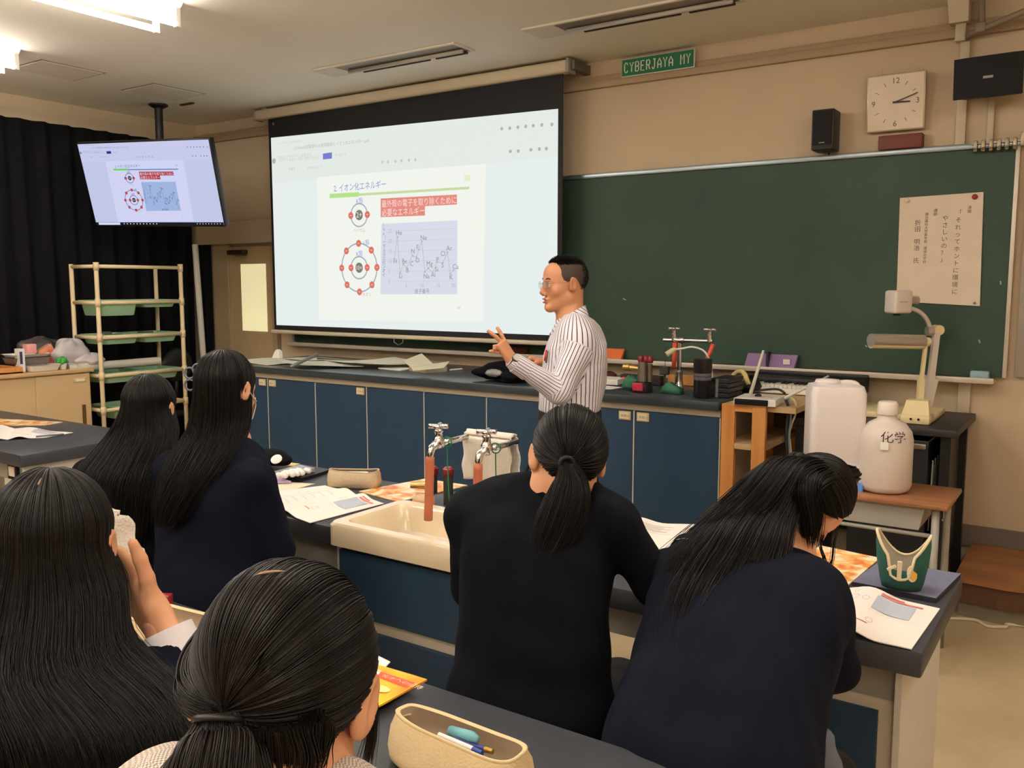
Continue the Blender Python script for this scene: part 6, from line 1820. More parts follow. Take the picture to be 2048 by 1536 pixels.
def girl(label, base, hd, rows, bodyyaw, arms, hands, seed, jacket=NAVY, hem=.50, neck=None, collar=True, cuffs=True, hh=.0045, skin=SKIN, shoulder_r=.062, noseed=False, gap=.035, arm_r=(.060, .053, .042), skirt_yaw=None):
    root = thing('person', label, 'person', base)
    y = math.radians(bodyyaw); right = A(math.cos(y), math.sin(y), 0); fwd = A(-math.sin(y), math.cos(y), 0)
    rows = [(A(*c), W, D) for c, W, D in rows]
    top = rows[-1][0]; nb = A(*neck) if neck is not None else top + A(0, 0, .06)
    # ---- body: one skin from head to feet
    S = hd.sdf()
    S.cone(hd.w(0, -.028, -.055), nb, .052 * hd.k, .056 * hd.k, .03)
    S.cone(nb, nb * .5 + top * .5, .056 * hd.k, .07, .03)
    parts = [S.mesh(hh)]
    B = SDF()
    torso_sdf(B, rows, right, .05, -.022)
    seat = A(base[0], base[1], .52)
    hipc = rows[0][0]
    for s_ in (-1, 1):
        hip = hipc * A(1, 1, 0) + A(0, 0, .52) + right * s_ * .09
        kn = hip + fwd * .40 + right * s_ * .02; kn[2] = .50
        ft = kn + fwd * .02; ft[2] = .07
        B.cone(hip, kn, .075, .052, .04).cone(kn, ft, .05, .036, .03).cone(ft + A(0, 0, -.02), ft + fwd * .12 + A(0, 0, -.035), .032, .026, .02)
    for ar in arms.values():
        sh, el, wr = [A(*p) for p in ar]
        B.cone(sh, el, .042, .036, .03).cone(el, wr, .036, .026, .02)
    parts.append(B.mesh(.013))
    for nm, (u_, n_, kw) in hands.items():
        wr = A(*arms[nm][2]); parts.append(hand_sdf(wr, u_, n_, 1 if nm == 'R' else -1, kw.get('size', .93), **{k_: v_ for k_, v_ in kw.items() if k_ != 'size'}).mesh(.003 if nm in ('R',) and hh < .004 else .0042))
    V, F = join(parts)
    body = link_mesh('body', V, F, skin, root, True)
    for s_ in (-1, 1):
        MB().ball(hd.w(s_ * .031, .0805, -.003), .0115 * hd.k, 12).build('eye', EYEW, root, True)
    # ---- blazer
    J = SDF()
    torso_sdf(J, rows, right, .05, 0)
    low = rows[0]
    J2c = low[0] * A(1, 1, 0) + A(0, 0, hem)
    for s_ in (-1, 0, 1): J.cone(low[0] + right * s_ * (low[1] - low[2]), J2c + right * s_ * (low[1] + .015 - low[2]), low[2], low[2] + .01, .04)
    for s_ in (-1, 1):
        sh = A(*arms['R' if s_ > 0 else 'L'][0])
        J.cone(nb - A(0, 0, .03) + right * s_ * .03, sh, .05, shoulder_r, .04)
    for ar in arms.values():
        sh, el, wr = [A(*p) for p in ar]
        J.cone(sh, el, arm_r[0], arm_r[1], .03).cone(el, wr - unit(wr - el) * gap, arm_r[1], arm_r[2], .02)
    fo = folds(seed)
    nbz = nb + A(0, 0, .012)
    ndir = unit(hd.w(0, -.02, -.05) - nb)
    def cutf(P):
        d1 = (hem - P[..., 2])
        q = P - nb
        ax_ = q @ ndir
        rr_ = np.sqrt(np.maximum((q * q).sum(-1) - ax_ ** 2, 0))
        return np.maximum(d1, np.minimum(.057 - rr_, ax_ + .06) * 1.0)
    bl = link_mesh('blazer', *J.mesh(.0075, fo, cutf), jacket, root, True)
    if collar:
        q = []
        for a_ in np.linspace(math.radians(35), math.radians(325), 30):
            d = fwd * math.cos(a_) + right * math.sin(a_)
            e_ = (1 + math.cos(a_)) / 2
            row = [nb + d * .060 + A(0, 0, -.02 - .055 * e_), nb + d * .060 + A(0, 0, .040 - .065 * e_), nb + d * .068 + A(0, 0, .038 - .065 * e_), nb + d * (.098) + A(0, 0, -.03 - .055 * e_)]
            q.append(row)
        MB().sheet(q, .004).build('collar', jacket, bl, True)
    # ---- skirt and shoes
    K = SDF()
    for s_ in (-1, 1):
        hip = hipc * A(1, 1, 0) + A(0, 0, .53) + right * s_ * .08
        kn = hip + fwd * .38 + right * s_ * .03; kn[2] = .51
        K.cone(hip, kn, .125, .095, .07)
        ft = kn + fwd * .03; ft[2] = .035
        MB().ball(ft + fwd * .05, (.045, .115, .04), 14).build('shoe', BLACK, root, True)
    link_mesh('skirt', *K.mesh(.012, folds(seed + 5, .005, 40, (1, 1, .2))), SKIRT, root, True)
    # ---- white shirt cuffs
    if cuffs:
        for nm, ar in arms.items():
            sh, el, wr = [A(*p) for p in ar]; d = unit(wr - el)
            MB().tube([wr - d * (gap + .05), wr - d * gap, wr - d * .014], [arm_r[2] + .002, arm_r[2] - .003, arm_r[2] - .006], 18, cap=False).build('shirt_cuff', SHIRTW, root, True)
    return root


def stool(lab, x, y):
    t = thing('stool', lab, 'stool', (x, y, 0), 'wooden lab stools')
    MB().box((x - .15, y - .15, .37), (x + .15, y + .15, .40), .006).build('seat', WOODY, t)
    for sx in (-1, 1):
        for sy in (-1, 1): MB().box((x + sx * .12 - .016, y + sy * .12 - .016, 0), (x + sx * .12 + .016, y + sy * .12 + .016, .37)).build('leg', WOODY, t)
        MB().box((x + sx * .12 - .01, y - .12, .14), (x + sx * .12 + .01, y + .12, .17)).build('stretcher', WOODY, t)
    return t


# ---------------------------------------------------------------- girl with a low ponytail, centre (back to us)
hC = Head((-1.039,1.769,1.194), 42, 12, 8, 1.05)
rc = girl('girl with a low black ponytail in navy blazer, writing beside the sink', (-1.05, 1.72, 0), hC,
     [((-1.05,1.625,0.629), .185, .125), ((-1.062,1.66,0.769), .168, .115), ((-1.077,1.69,0.889), .166, .11), ((-1.091,1.719,0.994), .183, .11), ((-1.097,1.735,1.05), .186, .078)], 14,
     dict(L=((-1.265,1.681,1.043), (-1.299,1.739,0.837), (-1.355,2.016,0.826)), R=((-0.919,1.772,1.065), (-0.841,1.841,0.91), (-0.888,2.172,0.903))),
     dict(L=((.25, 1, -.1), (.2, .1, -1), dict(curls=[(30, 30, 20)] * 4)), R=((-.5, 1, -.1), (-.1, .1, -1), dict(curls=[(40, 45, 30)] * 4))), 11, NAVY2, neck=(-1.054,1.777,1.145))
tie = unit(A(-.25, -.90, -.46))
tied_hair(rc, hC, tie, 2800, .0010, 5, back=-66, side=-10)
tp_ = hC.hair_pt(tie, .97)
MB().tube(arc(tp_ + A(0, 0, 0), .016, 0, 2 * math.pi, 17, VR, A(0, 0, 1))[:-1], .006, 8, closed=True).build('hair_tie', BLACK, rc, True)
tail(rc, [(tp_, .018, .016), ((-0.979,1.678,1.164), .038, .028), ((-0.975,1.663,1.124), .050, .030), ((-0.983,1.645,1.076), .052, .028), ((-0.998,1.629,1.029), .044, .024), ((-1.014,1.612,0.988), .022, .014)], 1100, .0011, 6, wild=.006)
loose(rc, [[hC.w(-.075, .04, -.01), hC.w(-.085, .05, -.05), hC.w(-.09, .06, -.09)], [hC.w(.078, .03, -.02), hC.w(.082, .04, -.06), hC.w(.08, .05, -.10)]], 14, .0007, 7)

# ---------------------------------------------------------------- girl bending over the table at the right
hD = Head((-0.557,2.046,1.096), 5, 43, 36, .98)
rd = girl('girl bent low over her booklet at the right, long loose ponytail, navy blazer', (-.62, 1.42, 0), hD,
     [((-0.571,1.508,0.694), .20, .14), ((-0.591,1.578,0.768), .19, .13), ((-0.6,1.665,0.834), .185, .125), ((-0.603,1.771,0.911), .195, .115), ((-0.6,1.839,0.952), .19, .08)], 2,
     dict(L=((-0.772,1.843,0.941), (-0.795,1.799,0.736), (-0.755,2.174,0.785)), R=((-0.46,1.833,0.922), (-0.442,1.876,0.796), (-0.545,2.149,0.816))),
     dict(L=((.5, .9, -.1), (.1, .1, -1), dict(curls=[(30, 30, 20)] * 4)), R=((-.3, 1, -.1), (-.1, .1, -1), dict(curls=[(40, 45, 30)] * 4))), 21, NAVY, neck=(-0.568,1.94,0.998))
tie = unit(A(-.42, -.86, .10))
tied_hair(rd, hD, tie, 2600, .0010, 15, lift=1.02, side=-8)
tp_ = hD.hair_pt(tie, .99)
tail(rd, [(tp_, .03, .03), ((-0.587,1.882,1.111), .055, .035), ((-0.6,1.781,1.061), .085, .035), ((-0.621,1.709,0.991), .092, .03), ((-0.632,1.632,0.928), .080, .028), ((-0.63,1.574,0.85), .050, .02)], 1700, .0011, 16, wild=.016, cut=.45, name='ponytail')
tail(rd, [(hD.w(.0, .02, .13), .03, .02), ((-0.569,1.941,1.192), .045, .03), ((-0.621,1.836,1.127), .05, .03), ((-0.694,1.765,1.055), .035, .02), ((-0.757,1.689,0.986), .02, .014)], 500, .0011, 17, wild=.014, cut=.4, name='ponytail_upper_lock')
tail(rd, [(hD.w(.02, .0, .128), .02, .02), ((-0.524,1.932,1.171), .03, .02), ((-0.516,1.927,1.089), .026, .018), ((-0.514,1.932,1.027), .012, .008)], 300, .001, 18, wild=.004, name='side_lock')
loose(rd, [[hD.w(.07, .05, .02), (-0.493,2.042,1.02), (-0.505,2.062,0.954), (-0.549,2.085,0.897)], [hD.w(.05, .06, .0), (-0.514,2.003,1.015), (-0.509,2.024,0.963), (-0.551,2.027,0.931)], [(-0.581,1.914,1.139), (-0.641,1.86,1.13), (-0.682,1.818,1.117), (-0.69,1.81,1.095)]], 10, .0008, 19)

# ---------------------------------------------------------------- girl with the hair clip
hB = Head((-2.194,1.704,1.289), 14, 12, 0, .95)
rb_ = girl('masked girl in navy blazer with a grey hair clip in her long hair', (-2.2, 1.62, 0), hB,
     [((-2.156,1.586,0.583), .18, .125), ((-2.176,1.616,0.723), .17, .115), ((-2.197,1.644,0.851), .165, .11), ((-2.21,1.663,0.969), .18, .11), ((-2.22,1.677,1.034), .178, .075)], 8,
     dict(L=((-2.427,1.679,1.009), (-2.476,1.798,0.786), (-2.452,1.946,0.862)), R=((-2.045,1.675,1.041), (-2.014,1.715,0.821), (-2.288,1.893,0.819))),
     dict(L=((.4, 1, -.1), (.1, .1, -1), dict(curls=[(30, 30, 20)] * 4)), R=((-.3, 1, -.1), (-.1, .1, -1), dict(curls=[(40, 45, 30)] * 4))), 31, NAVY, neck=(-2.18,1.704,1.127))
long_hair(rb_, hB, [((-2.203,1.684,1.181), .085, .085), ((-2.179,1.619,1.117), .085, .07), ((-2.177,1.563,1.052), .075, .055), ((-2.191,1.52,0.985), .055, .04), ((-2.21,1.497,0.914), .022, .02)], 1700, 62, rad=.0012, seed=32, wild=.010, cut=.25)
CL = mat('smoky_clip', (120, 126, 148), .12, trans=.2)
cl_ = MB()
for k in range(5):
    a = 2 * math.pi * k / 5
    p = A(*(-2.22,1.619,1.325)) + VR * .022 * math.cos(a) + UP * .03 * math.sin(a)
    cl_.tube(arc(p, .016, 0, 2 * math.pi, 13, VR, UP)[:-1], .0032, 6, closed=True)
cl_.tube(spline([(-2.186,1.623,1.36), (-2.168,1.618,1.325), (-2.172,1.61,1.285)], 10), .008, 8)
cl_.build('hair_clip', CL, rb_, True)
g = []
for x in np.linspace(-.062, .062, 13):
    g.append([hB.w(x, .116 - 9.5 * x * x - (.012 if z < -.09 else 0) - abs(z + .045) * .25, z) for z in np.linspace(-.018, -.112, 8)])
MB().sheet(g, .002).build('face_mask', mat('mask_white', (232, 230, 228), .8), rb_, True)
for s_ in (-1, 1): MB().tube(spline([hB.w(s_ * .06, .082, -.03), hB.w(s_ * .078, .03, -.015), hB.w(s_ * .084, .0, .005)], 8), .0013, 5).build('mask_loop', WHITE, rb_, True)

# ---------------------------------------------------------------- girl with very long hair, far left
hA = Head((-2.595,1.712,1.195), 26, 10, 0, .93)
ra_ = girl('girl with very long straight black hair at the left of the middle table', (-2.75, 1.65, 0), hA,
     [((-2.538,1.558,0.489), .18, .125), ((-2.563,1.588,0.657), .17, .115), ((-2.596,1.62,0.792), .165, .11), ((-2.619,1.644,0.901), .175, .11), ((-2.63,1.658,0.972), .172, .075)], 14,
     dict(L=((-2.813,1.629,0.954), (-2.922,1.673,0.745), (-2.977,1.884,0.783)), R=((-2.468,1.684,0.979), (-2.543,1.748,0.753), (-2.65,1.928,0.82))),
     dict(L=((.3, 1, -.1), (.1, .1, -1), dict(curls=[(30, 30, 20)] * 4)), R=((-.3, 1, -.1), (-.1, .1, -1), dict(curls=[(40, 45, 30)] * 4))), 41, NAVY2, neck=(-2.599,1.7,1.035))
long_hair(ra_, hA, [((-2.589,1.682,1.122), .108, .09), ((-2.565,1.617,1.06), .125, .08), ((-2.558,1.563,0.99), .135, .07), ((-2.549,1.529,0.87), .13, .05), ((-2.54,1.505,0.733), .12, .04)], 1900, 58, rad=.0012, seed=42, wild=.007)

# ---------------------------------------------------------------- girl at the lower left holding a towel
hE = Head((-1.267,0.669,1.214), 46, 10, 0, .97)
re_ = girl('girl at the lower left with long black hair holding a white towel to her face', (-1.22, .62, 0), hE,
     [((-1.154,0.578,0.687), .19, .13), ((-1.197,0.607,0.763), .175, .12), ((-1.239,0.637,0.832), .17, .115), ((-1.242,0.647,0.92), .185, .115), ((-1.242,0.653,0.971), .185, .078)], 26,
     dict(L=((-1.457,0.599,0.924), (-1.548,0.596,0.727), (-1.627,0.745,0.697)), R=((-1.05,0.69,0.996), (-1.099,0.784,0.949), (-1.175,0.775,1.086))),
     dict(L=((.3, 1, -.1), (.1, .1, -1), dict(curls=[(30, 30, 20)] * 4)), R=(-VR * .66 + UP * .58 + VF * .42, -VF * .75 - VR * .35 - UP * .1, dict(size=1.08, curls=[(12, 20, 15)] * 4, thumb=(.62, .72, .12), thumb_curl=.12))), 51, NAVY, neck=(-1.26,0.663,1.04), hh=.0039, gap=.06, arm_r=(.060, .056, .050))
long_hair(re_, hE, [((-1.249,0.65,1.161), .100, .10), ((-1.214,0.617,1.098), .113, .10), ((-1.148,0.597,1.064), .145, .09), ((-1.095,0.579,1.03), .162, .07), ((-1.074,0.569,0.939), .165, .05)], 4200, 52, part=((.02, .72, .70), (.015, -.12, .99)), rad=.0008, seed=52, wild=.007)
sc_ = [hE.hair_pt(unit(A(.03 + .02 * math.sin(t * 5), -.42 - .35 * t, .82)), 1.002) for t in np.linspace(0, .9, 9)]
MB().tube(sc_, [.0005, .0014, .002, .0028, .003, .0028, .002, .0014, .0005], 6).build('parting', SCALP, re_, True)
tw = []
for i, v in enumerate(np.linspace(0, 1, 16)):
    row = []
    for j, u in enumerate(np.linspace(0, 1, 14)):
        p = A(*(-1.367,0.799,1.232)) * (1 - v) + A(*(-1.334,0.78,1.106)) * v + VR * (.052 * u + .003 * math.sin(11 * v + 2) + .02 * u * v) + VF * (.012 * math.sin(8 * u + 3 * v)) - UP * .026 * u ** 3 + UP * .003 * math.sin(17 * u)
        row.append(p)
    tw.append(row)
o = MB().sheet(tw, .012).build('hand_towel', mat('white_towelling', (226, 218, 206), .95), None, True)
tag(o, 'white towel held to the face of the girl at the lower left', 'towel')

# ---------------------------------------------------------------- girl in front with ponytail and checked knit vest
hF = Head((-0.644,0.556,1.207), 34, 25, 6, 1.03)
CHK = ramp_mat('knit_vest', [(.3, (222, 210, 198)), (.7, (150, 134, 124))], 430, (1, 1, 1), .9, 'checker')
rf_ = girl('girl in front with a tied ponytail, white collar and checked knit vest', (-.66, .42, 0), hF,
     [((-0.656,0.538,0.601), .17, .12), ((-0.654,0.535,0.749), .16, .11), ((-0.637,0.517,0.884), .16, .11), ((-0.604,0.487,1.037), .165, .10), ((-0.586,0.473,1.11), .155, .068)], 22,
     dict(L=((-0.748,0.439,1.047), (-0.866,0.48,0.854), (-0.976,0.685,0.769)), R=((-0.468,0.516,1.104), (-0.481,0.605,0.933), (-0.667,0.763,0.877))),
     dict(L=((.3, 1, -.1), (.1, .1, -1), dict(curls=[(30, 30, 20)] * 4)), R=((-.3, 1, -.1), (-.1, .1, -1), dict(curls=[(40, 45, 30)] * 4))), 61, CHK, neck=(-0.625,0.524,1.143), collar=False, hh=.0035)
tie = unit(A(-.34, -.86, -.50))
tied_hair(rf_, hF, tie, 5600, .00062, 62, m=HAIRB, npt=26, part_side=.05, back=-84, side=-13)
tp_ = hF.hair_pt(tie, .98)
MB().tube(arc(tp_ - VF * .006 - UP * .004, .020, 0, 2 * math.pi, 17, VR, UP * .55 - VF * .83)[:-1], .0032, 8, closed=True).build('hair_tie', BLACK, rf_, True)
for q in ((-0.622,0.462,1.231), (-0.623,0.46,1.224)): MB().ball(q, .0032, 8).build('tie_bead', mat('pearl', (226, 222, 214), .2), rf_, True)
tail(rf_, [(hF.hair_pt(unit(A(.12, -.80, -.45)), .93), .055, .02), (hF.hair_pt(unit(A(.14, -.66, -.62)), .93), .058, .024), (hF.hair_pt(unit(A(.16, -.52, -.86)), .95), .05, .024), (hF.hair_pt(unit(A(.12, -.40, -1.0)), 1.06), .03, .016)], 900, .0007, 65, m=HAIRB, wild=.004, name='nape_hair')
tail(rf_, [(hF.hair_pt(unit(A(-.94, .10, .30)), .95), .012, .012), (hF.hair_pt(unit(A(-1, -.06, -.06)), 1.0), .013, .016), (hF.hair_pt(unit(A(-.92, -.34, -.34)), .99), .014, .018), (hF.hair_pt(unit(A(-.70, -.66, -.46)), .98), .012, .014), (tp_, .010, .010)], 500, .0007, 66, m=HAIRB, wild=.002, cut=.05, name='side_hair')
tail(rf_, [(tp_, .020, .018), ((-0.608,0.453,1.214), .030, .026), ((-0.593,0.438,1.201), .042, .03), ((-0.582,0.424,1.175), .045, .03), ((-0.572,0.411,1.125), .03, .02)], 1500, .0007, 63, m=HAIRB, wild=.006)
pt_ = [hF.hair_pt(unit(A(-.36 + .36 * t, -.66 + .05 * t, .80)), 1.002) for t in np.linspace(0, 1, 8)]
MB().tube(pt_, [.0003, .0008, .0014, .0016, .0014, .0012, .0008, .0003], 6).build('parting', SCALP, rf_, True)
loose(rf_, [[hF.w(.074, .03, .02), hF.w(.082, .035, -.02), hF.w(.082, .04, -.055)], [hF.w(.076, .045, .02), hF.w(.08, .06, -.02), hF.w(.078, .06, -.06)]], 40, .0006, 64, m=HAIRB, spread=.004)
q = []
nF = A(*(-0.625,0.524,1.143)); yF = math.radians(24); fF = A(-math.sin(yF), math.cos(yF), 0); rF = A(math.cos(yF), math.sin(yF), 0)
for a_ in np.linspace(math.radians(20), math.radians(340), 36):
    d = fF * math.cos(a_) + rF * math.sin(a_); e_ = (1 + math.cos(a_)) / 2
    q.append([nF + d * .058 + UP * (-.01 - .03 * e_), nF + d * .062 + UP * (.032 - .03 * e_), nF + d * .072 + UP * (.030 - .03 * e_), nF + d * .108 + UP * (-.030 - .03 * e_)])
MB().sheet(q, .003).build('shirt_collar', SHIRTW, rf_, True)

for lab, x, y in (('wooden lab stool under the low-ponytail girl by the sink', -1.05, 1.66), ('wooden lab stool under the girl bent over at the right', -.60, 1.56), ('wooden lab stool under the girl with the hair clip', -2.2, 1.62), ('wooden lab stool under the very long-haired girl at the left', -2.75, 1.65), ('wooden lab stool under the girl holding a towel', -1.22, .58), ('wooden lab stool under the girl in the checked vest', -.70, .52)):
    stool(lab, x, y)
o = MB().add(*blob((-0.436,1.694,0.675), (.05, .05, .06), 95, 16, .2, False)).build('grey_cloth', mat('grey_blue_cloth', (96, 100, 112), .9, bump=(200, .4)), None, True)
tag(o, 'grey blue cloth bundle on the lap of the girl bent over at the right', 'cloth')

# ---------------------------------------------------------------- the teacher
hM = Head((-2.163,3.64,1.607), 143, 2, 0, 1.06)
tm = thing('person', 'man in a striped shirt and glasses raising two fingers beside the projector screen', 'person', (-2.13, 3.68, 0))
yb = math.radians(118); rtM = A(math.cos(yb), math.sin(yb), 0); fwM = A(-math.sin(yb), math.cos(yb), 0)
NBM = A(*(-2.134,3.65,1.443))
mrows = [((-2.101,3.595,0.966), .165, .122), ((-2.105,3.601,1.028), .168, .122), ((-2.1,3.62,1.139), .178, .130), ((-2.097,3.636,1.25), .19, .130), ((-2.092,3.65,1.328), .195, .112), ((-2.093,3.655,1.368), .185, .08)]
ML = ((-2,3.508,1.341), (-2.035,3.383,1.128), (-2.179,3.219,1.266)); MRr = ((-2.19,3.79,1.319), (-2.245,3.839,1.059), (-2.286,3.674,1.214))
S = hM.sdf(True)
S.cone(hM.w(0, -.03, -.055), NBM, .058, .062, .03).cone(NBM, NBM - UP * .06, .062, .08, .03)
parts = [S.mesh(.0032)]
B = SDF(); torso_sdf(B, mrows, rtM, .05, -.03)
HZ = .90
hp = A(*(-2.099,3.593,0.938))
legs = []
for s_ in (-1, 1):
    hip = A(hp[0], hp[1], HZ) + rtM * s_ * .09; kn = hip * A(1, 1, 0) + A(0, 0, .48) + fwM * .02; ft = kn * A(1, 1, 0) + A(0, 0, .08) - fwM * .02
    legs.append((hip, kn, ft)); B.cone(hip, kn, .075, .05, .03).cone(kn, ft, .05, .036, .03).cone(ft - UP * .03, ft + fwM * .15 - UP * .045, .034, .028, .02)
for sh, el, wr in (ML, MRr): B.cone(sh, el, .045, .04, .03).cone(el, wr, .04, .027, .02)
parts.append(B.mesh(.013))
parts.append(hand_sdf(ML[2], -VR * .52 + UP * .85, -VR * .72 - UP * .42 + VF * .62, -1, 1.05, curls=[(4, 6, 4), (8, 8, 5), (75, 95, 55), (80, 95, 55)], spread=(15, -13, -4, -8), thumb=(.72, -.15, .6), thumb_curl=.6).mesh(.0026))
parts.append(hand_sdf(MRr[2], -VR * .95 + UP * .22 - VF * .2, -UP * .8 - VF * .5, 1, 1.03, curls=[(45, 70, 45)] * 4, thumb=(.8, .3, .4), thumb_curl=.5).mesh(.0032))
V, F = join(parts)
link_mesh('body', V, F, SKINM, tm, True)
for s_ in (-1, 1):
    ey = MB().ball(hM.w(s_ * .031, .0805, -.003), .0118 * 1.06, 14).build('eye', EYEW, tm, True)
    MB().ball(hM.w(s_ * .0305, .0885, -.0035), .0055, 10).build('iris', EYED, ey, True)
    MB().tube(spline([hM.w(s_ * .014, .094, .020), hM.w(s_ * .032, .091, .025), hM.w(s_ * .050, .076, .018)], 8), [.003, .0035, .004, .004, .0038, .0033, .0028, .002], 6).build('eyebrow', mat('eyebrow', (58, 40, 34), .8), tm, True)
    MB().tube(spline([hM.w(s_ * .018, .0905, .003), hM.w(s_ * .031, .0925, .006), hM.w(s_ * .045, .083, .002)], 8), .0016, 6).build('upper_lid', mat('lid_shadow', (92, 58, 44), .7), tm, True)
for q, r_ in ((((-.019, .0945, -.0675), (0, .1035, -.0645), (.019, .0945, -.0675)), .0042), (((-.016, .0945, -.0785), (0, .1015, -.0805), (.016, .0945, -.0785)), .0048)):
    MB().tube(spline([hM.w(*p) for p in q], 11), [r_ * v for v in (.3, .6, .8, .95, 1, 1, 1, .95, .8, .6, .3)], 8).build('lip', mat('lip', (158, 92, 78), .5), tm, True)
# short cropped hair: dense top, shaved sides
rg = np.random.default_rng(91)
def hlm(a):
    d = abs((math.degrees(a) + 180) % 360 - 180)
    return float(np.interp(d, [0, 34, 48, 57, 64, 75, 84, 96, 115, 140, 180], [45, 45, 34, 12, -8, -24, -6, -2, -26, -46, -52]))
def crop(n, zmin, lmin, lmax, rad, lo_el, name, m):
    P = []
    while len(P) < n:
        d = unit(rg.normal(0, 1, 3))
        el = math.degrees(math.asin(d[2])); al = math.atan2(-d[0], d[1])
        hl = hlm(al)
        if el < max(hl, lo_el) + rg.normal(0, 1.5): continue
        a = hM.hair_pt(d, 1.0, (.0755, .0965, .0865), (0, -.010, .030)); L = rg.uniform(lmin, lmax) * (1.0 if d[1] < .3 else 1.35)
        o_ = hM.R @ unit(d + np.array([0, .45 * max(0, d[1]), .25]) + rg.normal(0, .18, 3))
        P.append([a - o_ * .002, a + o_ * L * .6, a + o_ * L])
    P = batch_spline(np.array(P), 4)
    V, F = tubes(P, rad * np.array([1, .95, .8, .35])[None] * np.ones((n, 1)))
    return V, F
def shell(lo_el, j, front, side, back):
    al = np.linspace(0, 2 * math.pi, 73); rows = []
    for a in al:
        e0 = max(hlm(a), lo_el)
        rows.append([hM.hair_pt(A(-math.sin(a) * math.cos(e), math.cos(a) * math.cos(e), math.sin(e)), j, (.0755, .0965, .0865), (0, -.010, .030)) for e in np.radians(np.linspace(e0, 90, 16))])
    return np.array(rows).reshape(-1, 3), grid_faces(73, 16)
SHV = mat('shaved_hair', (62, 50, 42), .8, noise=(160, .35))
link_mesh('shaved_hair', *shell(-60, 1.03, 44, -6, -52), SHV, tm, True)
V1, F1 = crop(3000, 0, .007, .015, .0011, 36, 'hair', HAIR)
V0, F0_ = shell(38, 1.03, 46, 30, 30)
link_mesh('hair', *join([(V0, F0_), (V1, F1)]), HAIR, tm, True)
def backc(n):
    P = []
    while len(P) < n:
        d = unit(rg.normal(0, 1, 3)); al = math.atan2(-d[0], d[1]); el = math.degrees(math.asin(d[2]))
        if abs(al) < 2.15 or el < -48 or el > 45: continue
        a = hM.hair_pt(d, 1.0, (.0755, .0965, .0865), (0, -.010, .030)); o_ = hM.R @ unit(d + np.array([0, 0, -.5]) + rg.normal(0, .2, 3))
        P.append([a, a + o_ * .004, a + o_ * .009])
    return tubes(batch_spline(np.array(P), 4), .0011 * np.array([1, .95, .8, .35])[None] * np.ones((n, 1)))
link_mesh('back_hair', *backc(1500), HAIR, tm, True)
# glasses
gl = MB(); GLM = mat('glasses_frame', (170, 164, 156), .25, .8)
gpart = None
def lens_ring(s_):
    c = (s_ * .033, .106, -.004); out = []
    for i in range(20):
        a = 2 * math.pi * i / 20
        x = .0245 * abs(math.cos(a)) ** .7 * (1 if math.cos(a) > 0 else -1); z = .0165 * abs(math.sin(a)) ** .7 * (1 if math.sin(a) > 0 else -1)
        out.append(hM.w(c[0] + x, c[1] - .16 * abs(c[0] + x) + .004, c[2] + z))
    return out
gl.tube(spline([hM.w(-.010, .107, .0), hM.w(0, .110, .003), hM.w(.010, .107, .0)], 6), .0009, 6)
for s_ in (-1, 1):
    gl.tube(lens_ring(s_), .0008, 6, closed=True)
    gl.tube(spline([hM.w(s_ * .057, .100, .002), hM.w(s_ * .072, .085, .003), hM.w(s_ * .080, .02, .006), hM.w(s_ * .082, -.008, .010)], 12), .0009, 6)
gpart = gl.build('glasses', GLM, tm, True)
LENS = mat('lens', (240, 244, 244), .02, trans=.95, ior=1.05, noise=(1, 0))
for s_ in (-1, 1):
    r_ = lens_ring(s_); MB().prism(r_, hM.R @ A(0, .0008, 0)).build('lens', LENS, gpart)

# striped shirt
J = SDF(); torso_sdf(J, mrows, rtM, .05, 0)
for s_, ar in ((-1, ML), (1, MRr)):
    sh, el, wr = [A(*p) for p in ar]
    J.cone(NBM - UP * .03 + rtM * s_ * .03, sh, .06, .062, .04)
    J.cone(sh, el, .069, .060, .03).cone(el, wr - unit(wr - el) * .02, .058, .041, .02)
ndM = unit(hM.w(0, -.02, -.05) - NBM)
hemz = A(*(-2.104,3.6,1.011))[2]
def cutm(P):
    q = P - NBM; ax_ = q @ ndM; rr_ = np.sqrt(np.maximum((q * q).sum(-1) - ax_ ** 2, 0))
    return np.maximum(hemz - P[..., 2], np.minimum(.066 - rr_, ax_ + .05))
V, F = J.mesh(.0055, folds(77, .0042, 42, (1, 1, .8)), cutm)


def stripe_coord(V):
    best = np.full(len(V), 1e9); s_ = np.zeros(len(V))
    c0, c1 = A(*mrows[1][0]), A(*mrows[-1][0])
    ang = np.arctan2((V - c1) @ rtM, (V - (c0 + c1) / 2) @ -fwM)
    tors = ang * .15
    dt_ = np.abs(np.linalg.norm(((V - (c0 + c1) / 2) * A(1, 1, 0)), axis=1) - .15)
    s_ = tors.copy()
    for ar in (ML, MRr):
        sh, el, wr = [A(*p) for p in ar]
        for a, b, r in ((sh, el, .066), (el, wr, .05)):
            d = b - a; L = d @ d; t = ((V - a) @ d) / L
            w = V - a - np.clip(t, 0, 1)[:, None] * d; dist = np.linalg.norm(w, axis=1)
            e1 = unit(VF - d * (VF @ d) / L); e2 = np.cross(unit(d), e1)
            m = (dist < r * 1.22) & (t > (.12 if a is sh else 0))
            s_[m] = (np.arctan2(w @ e1, w @ e2) * .056)[m]
    return s_


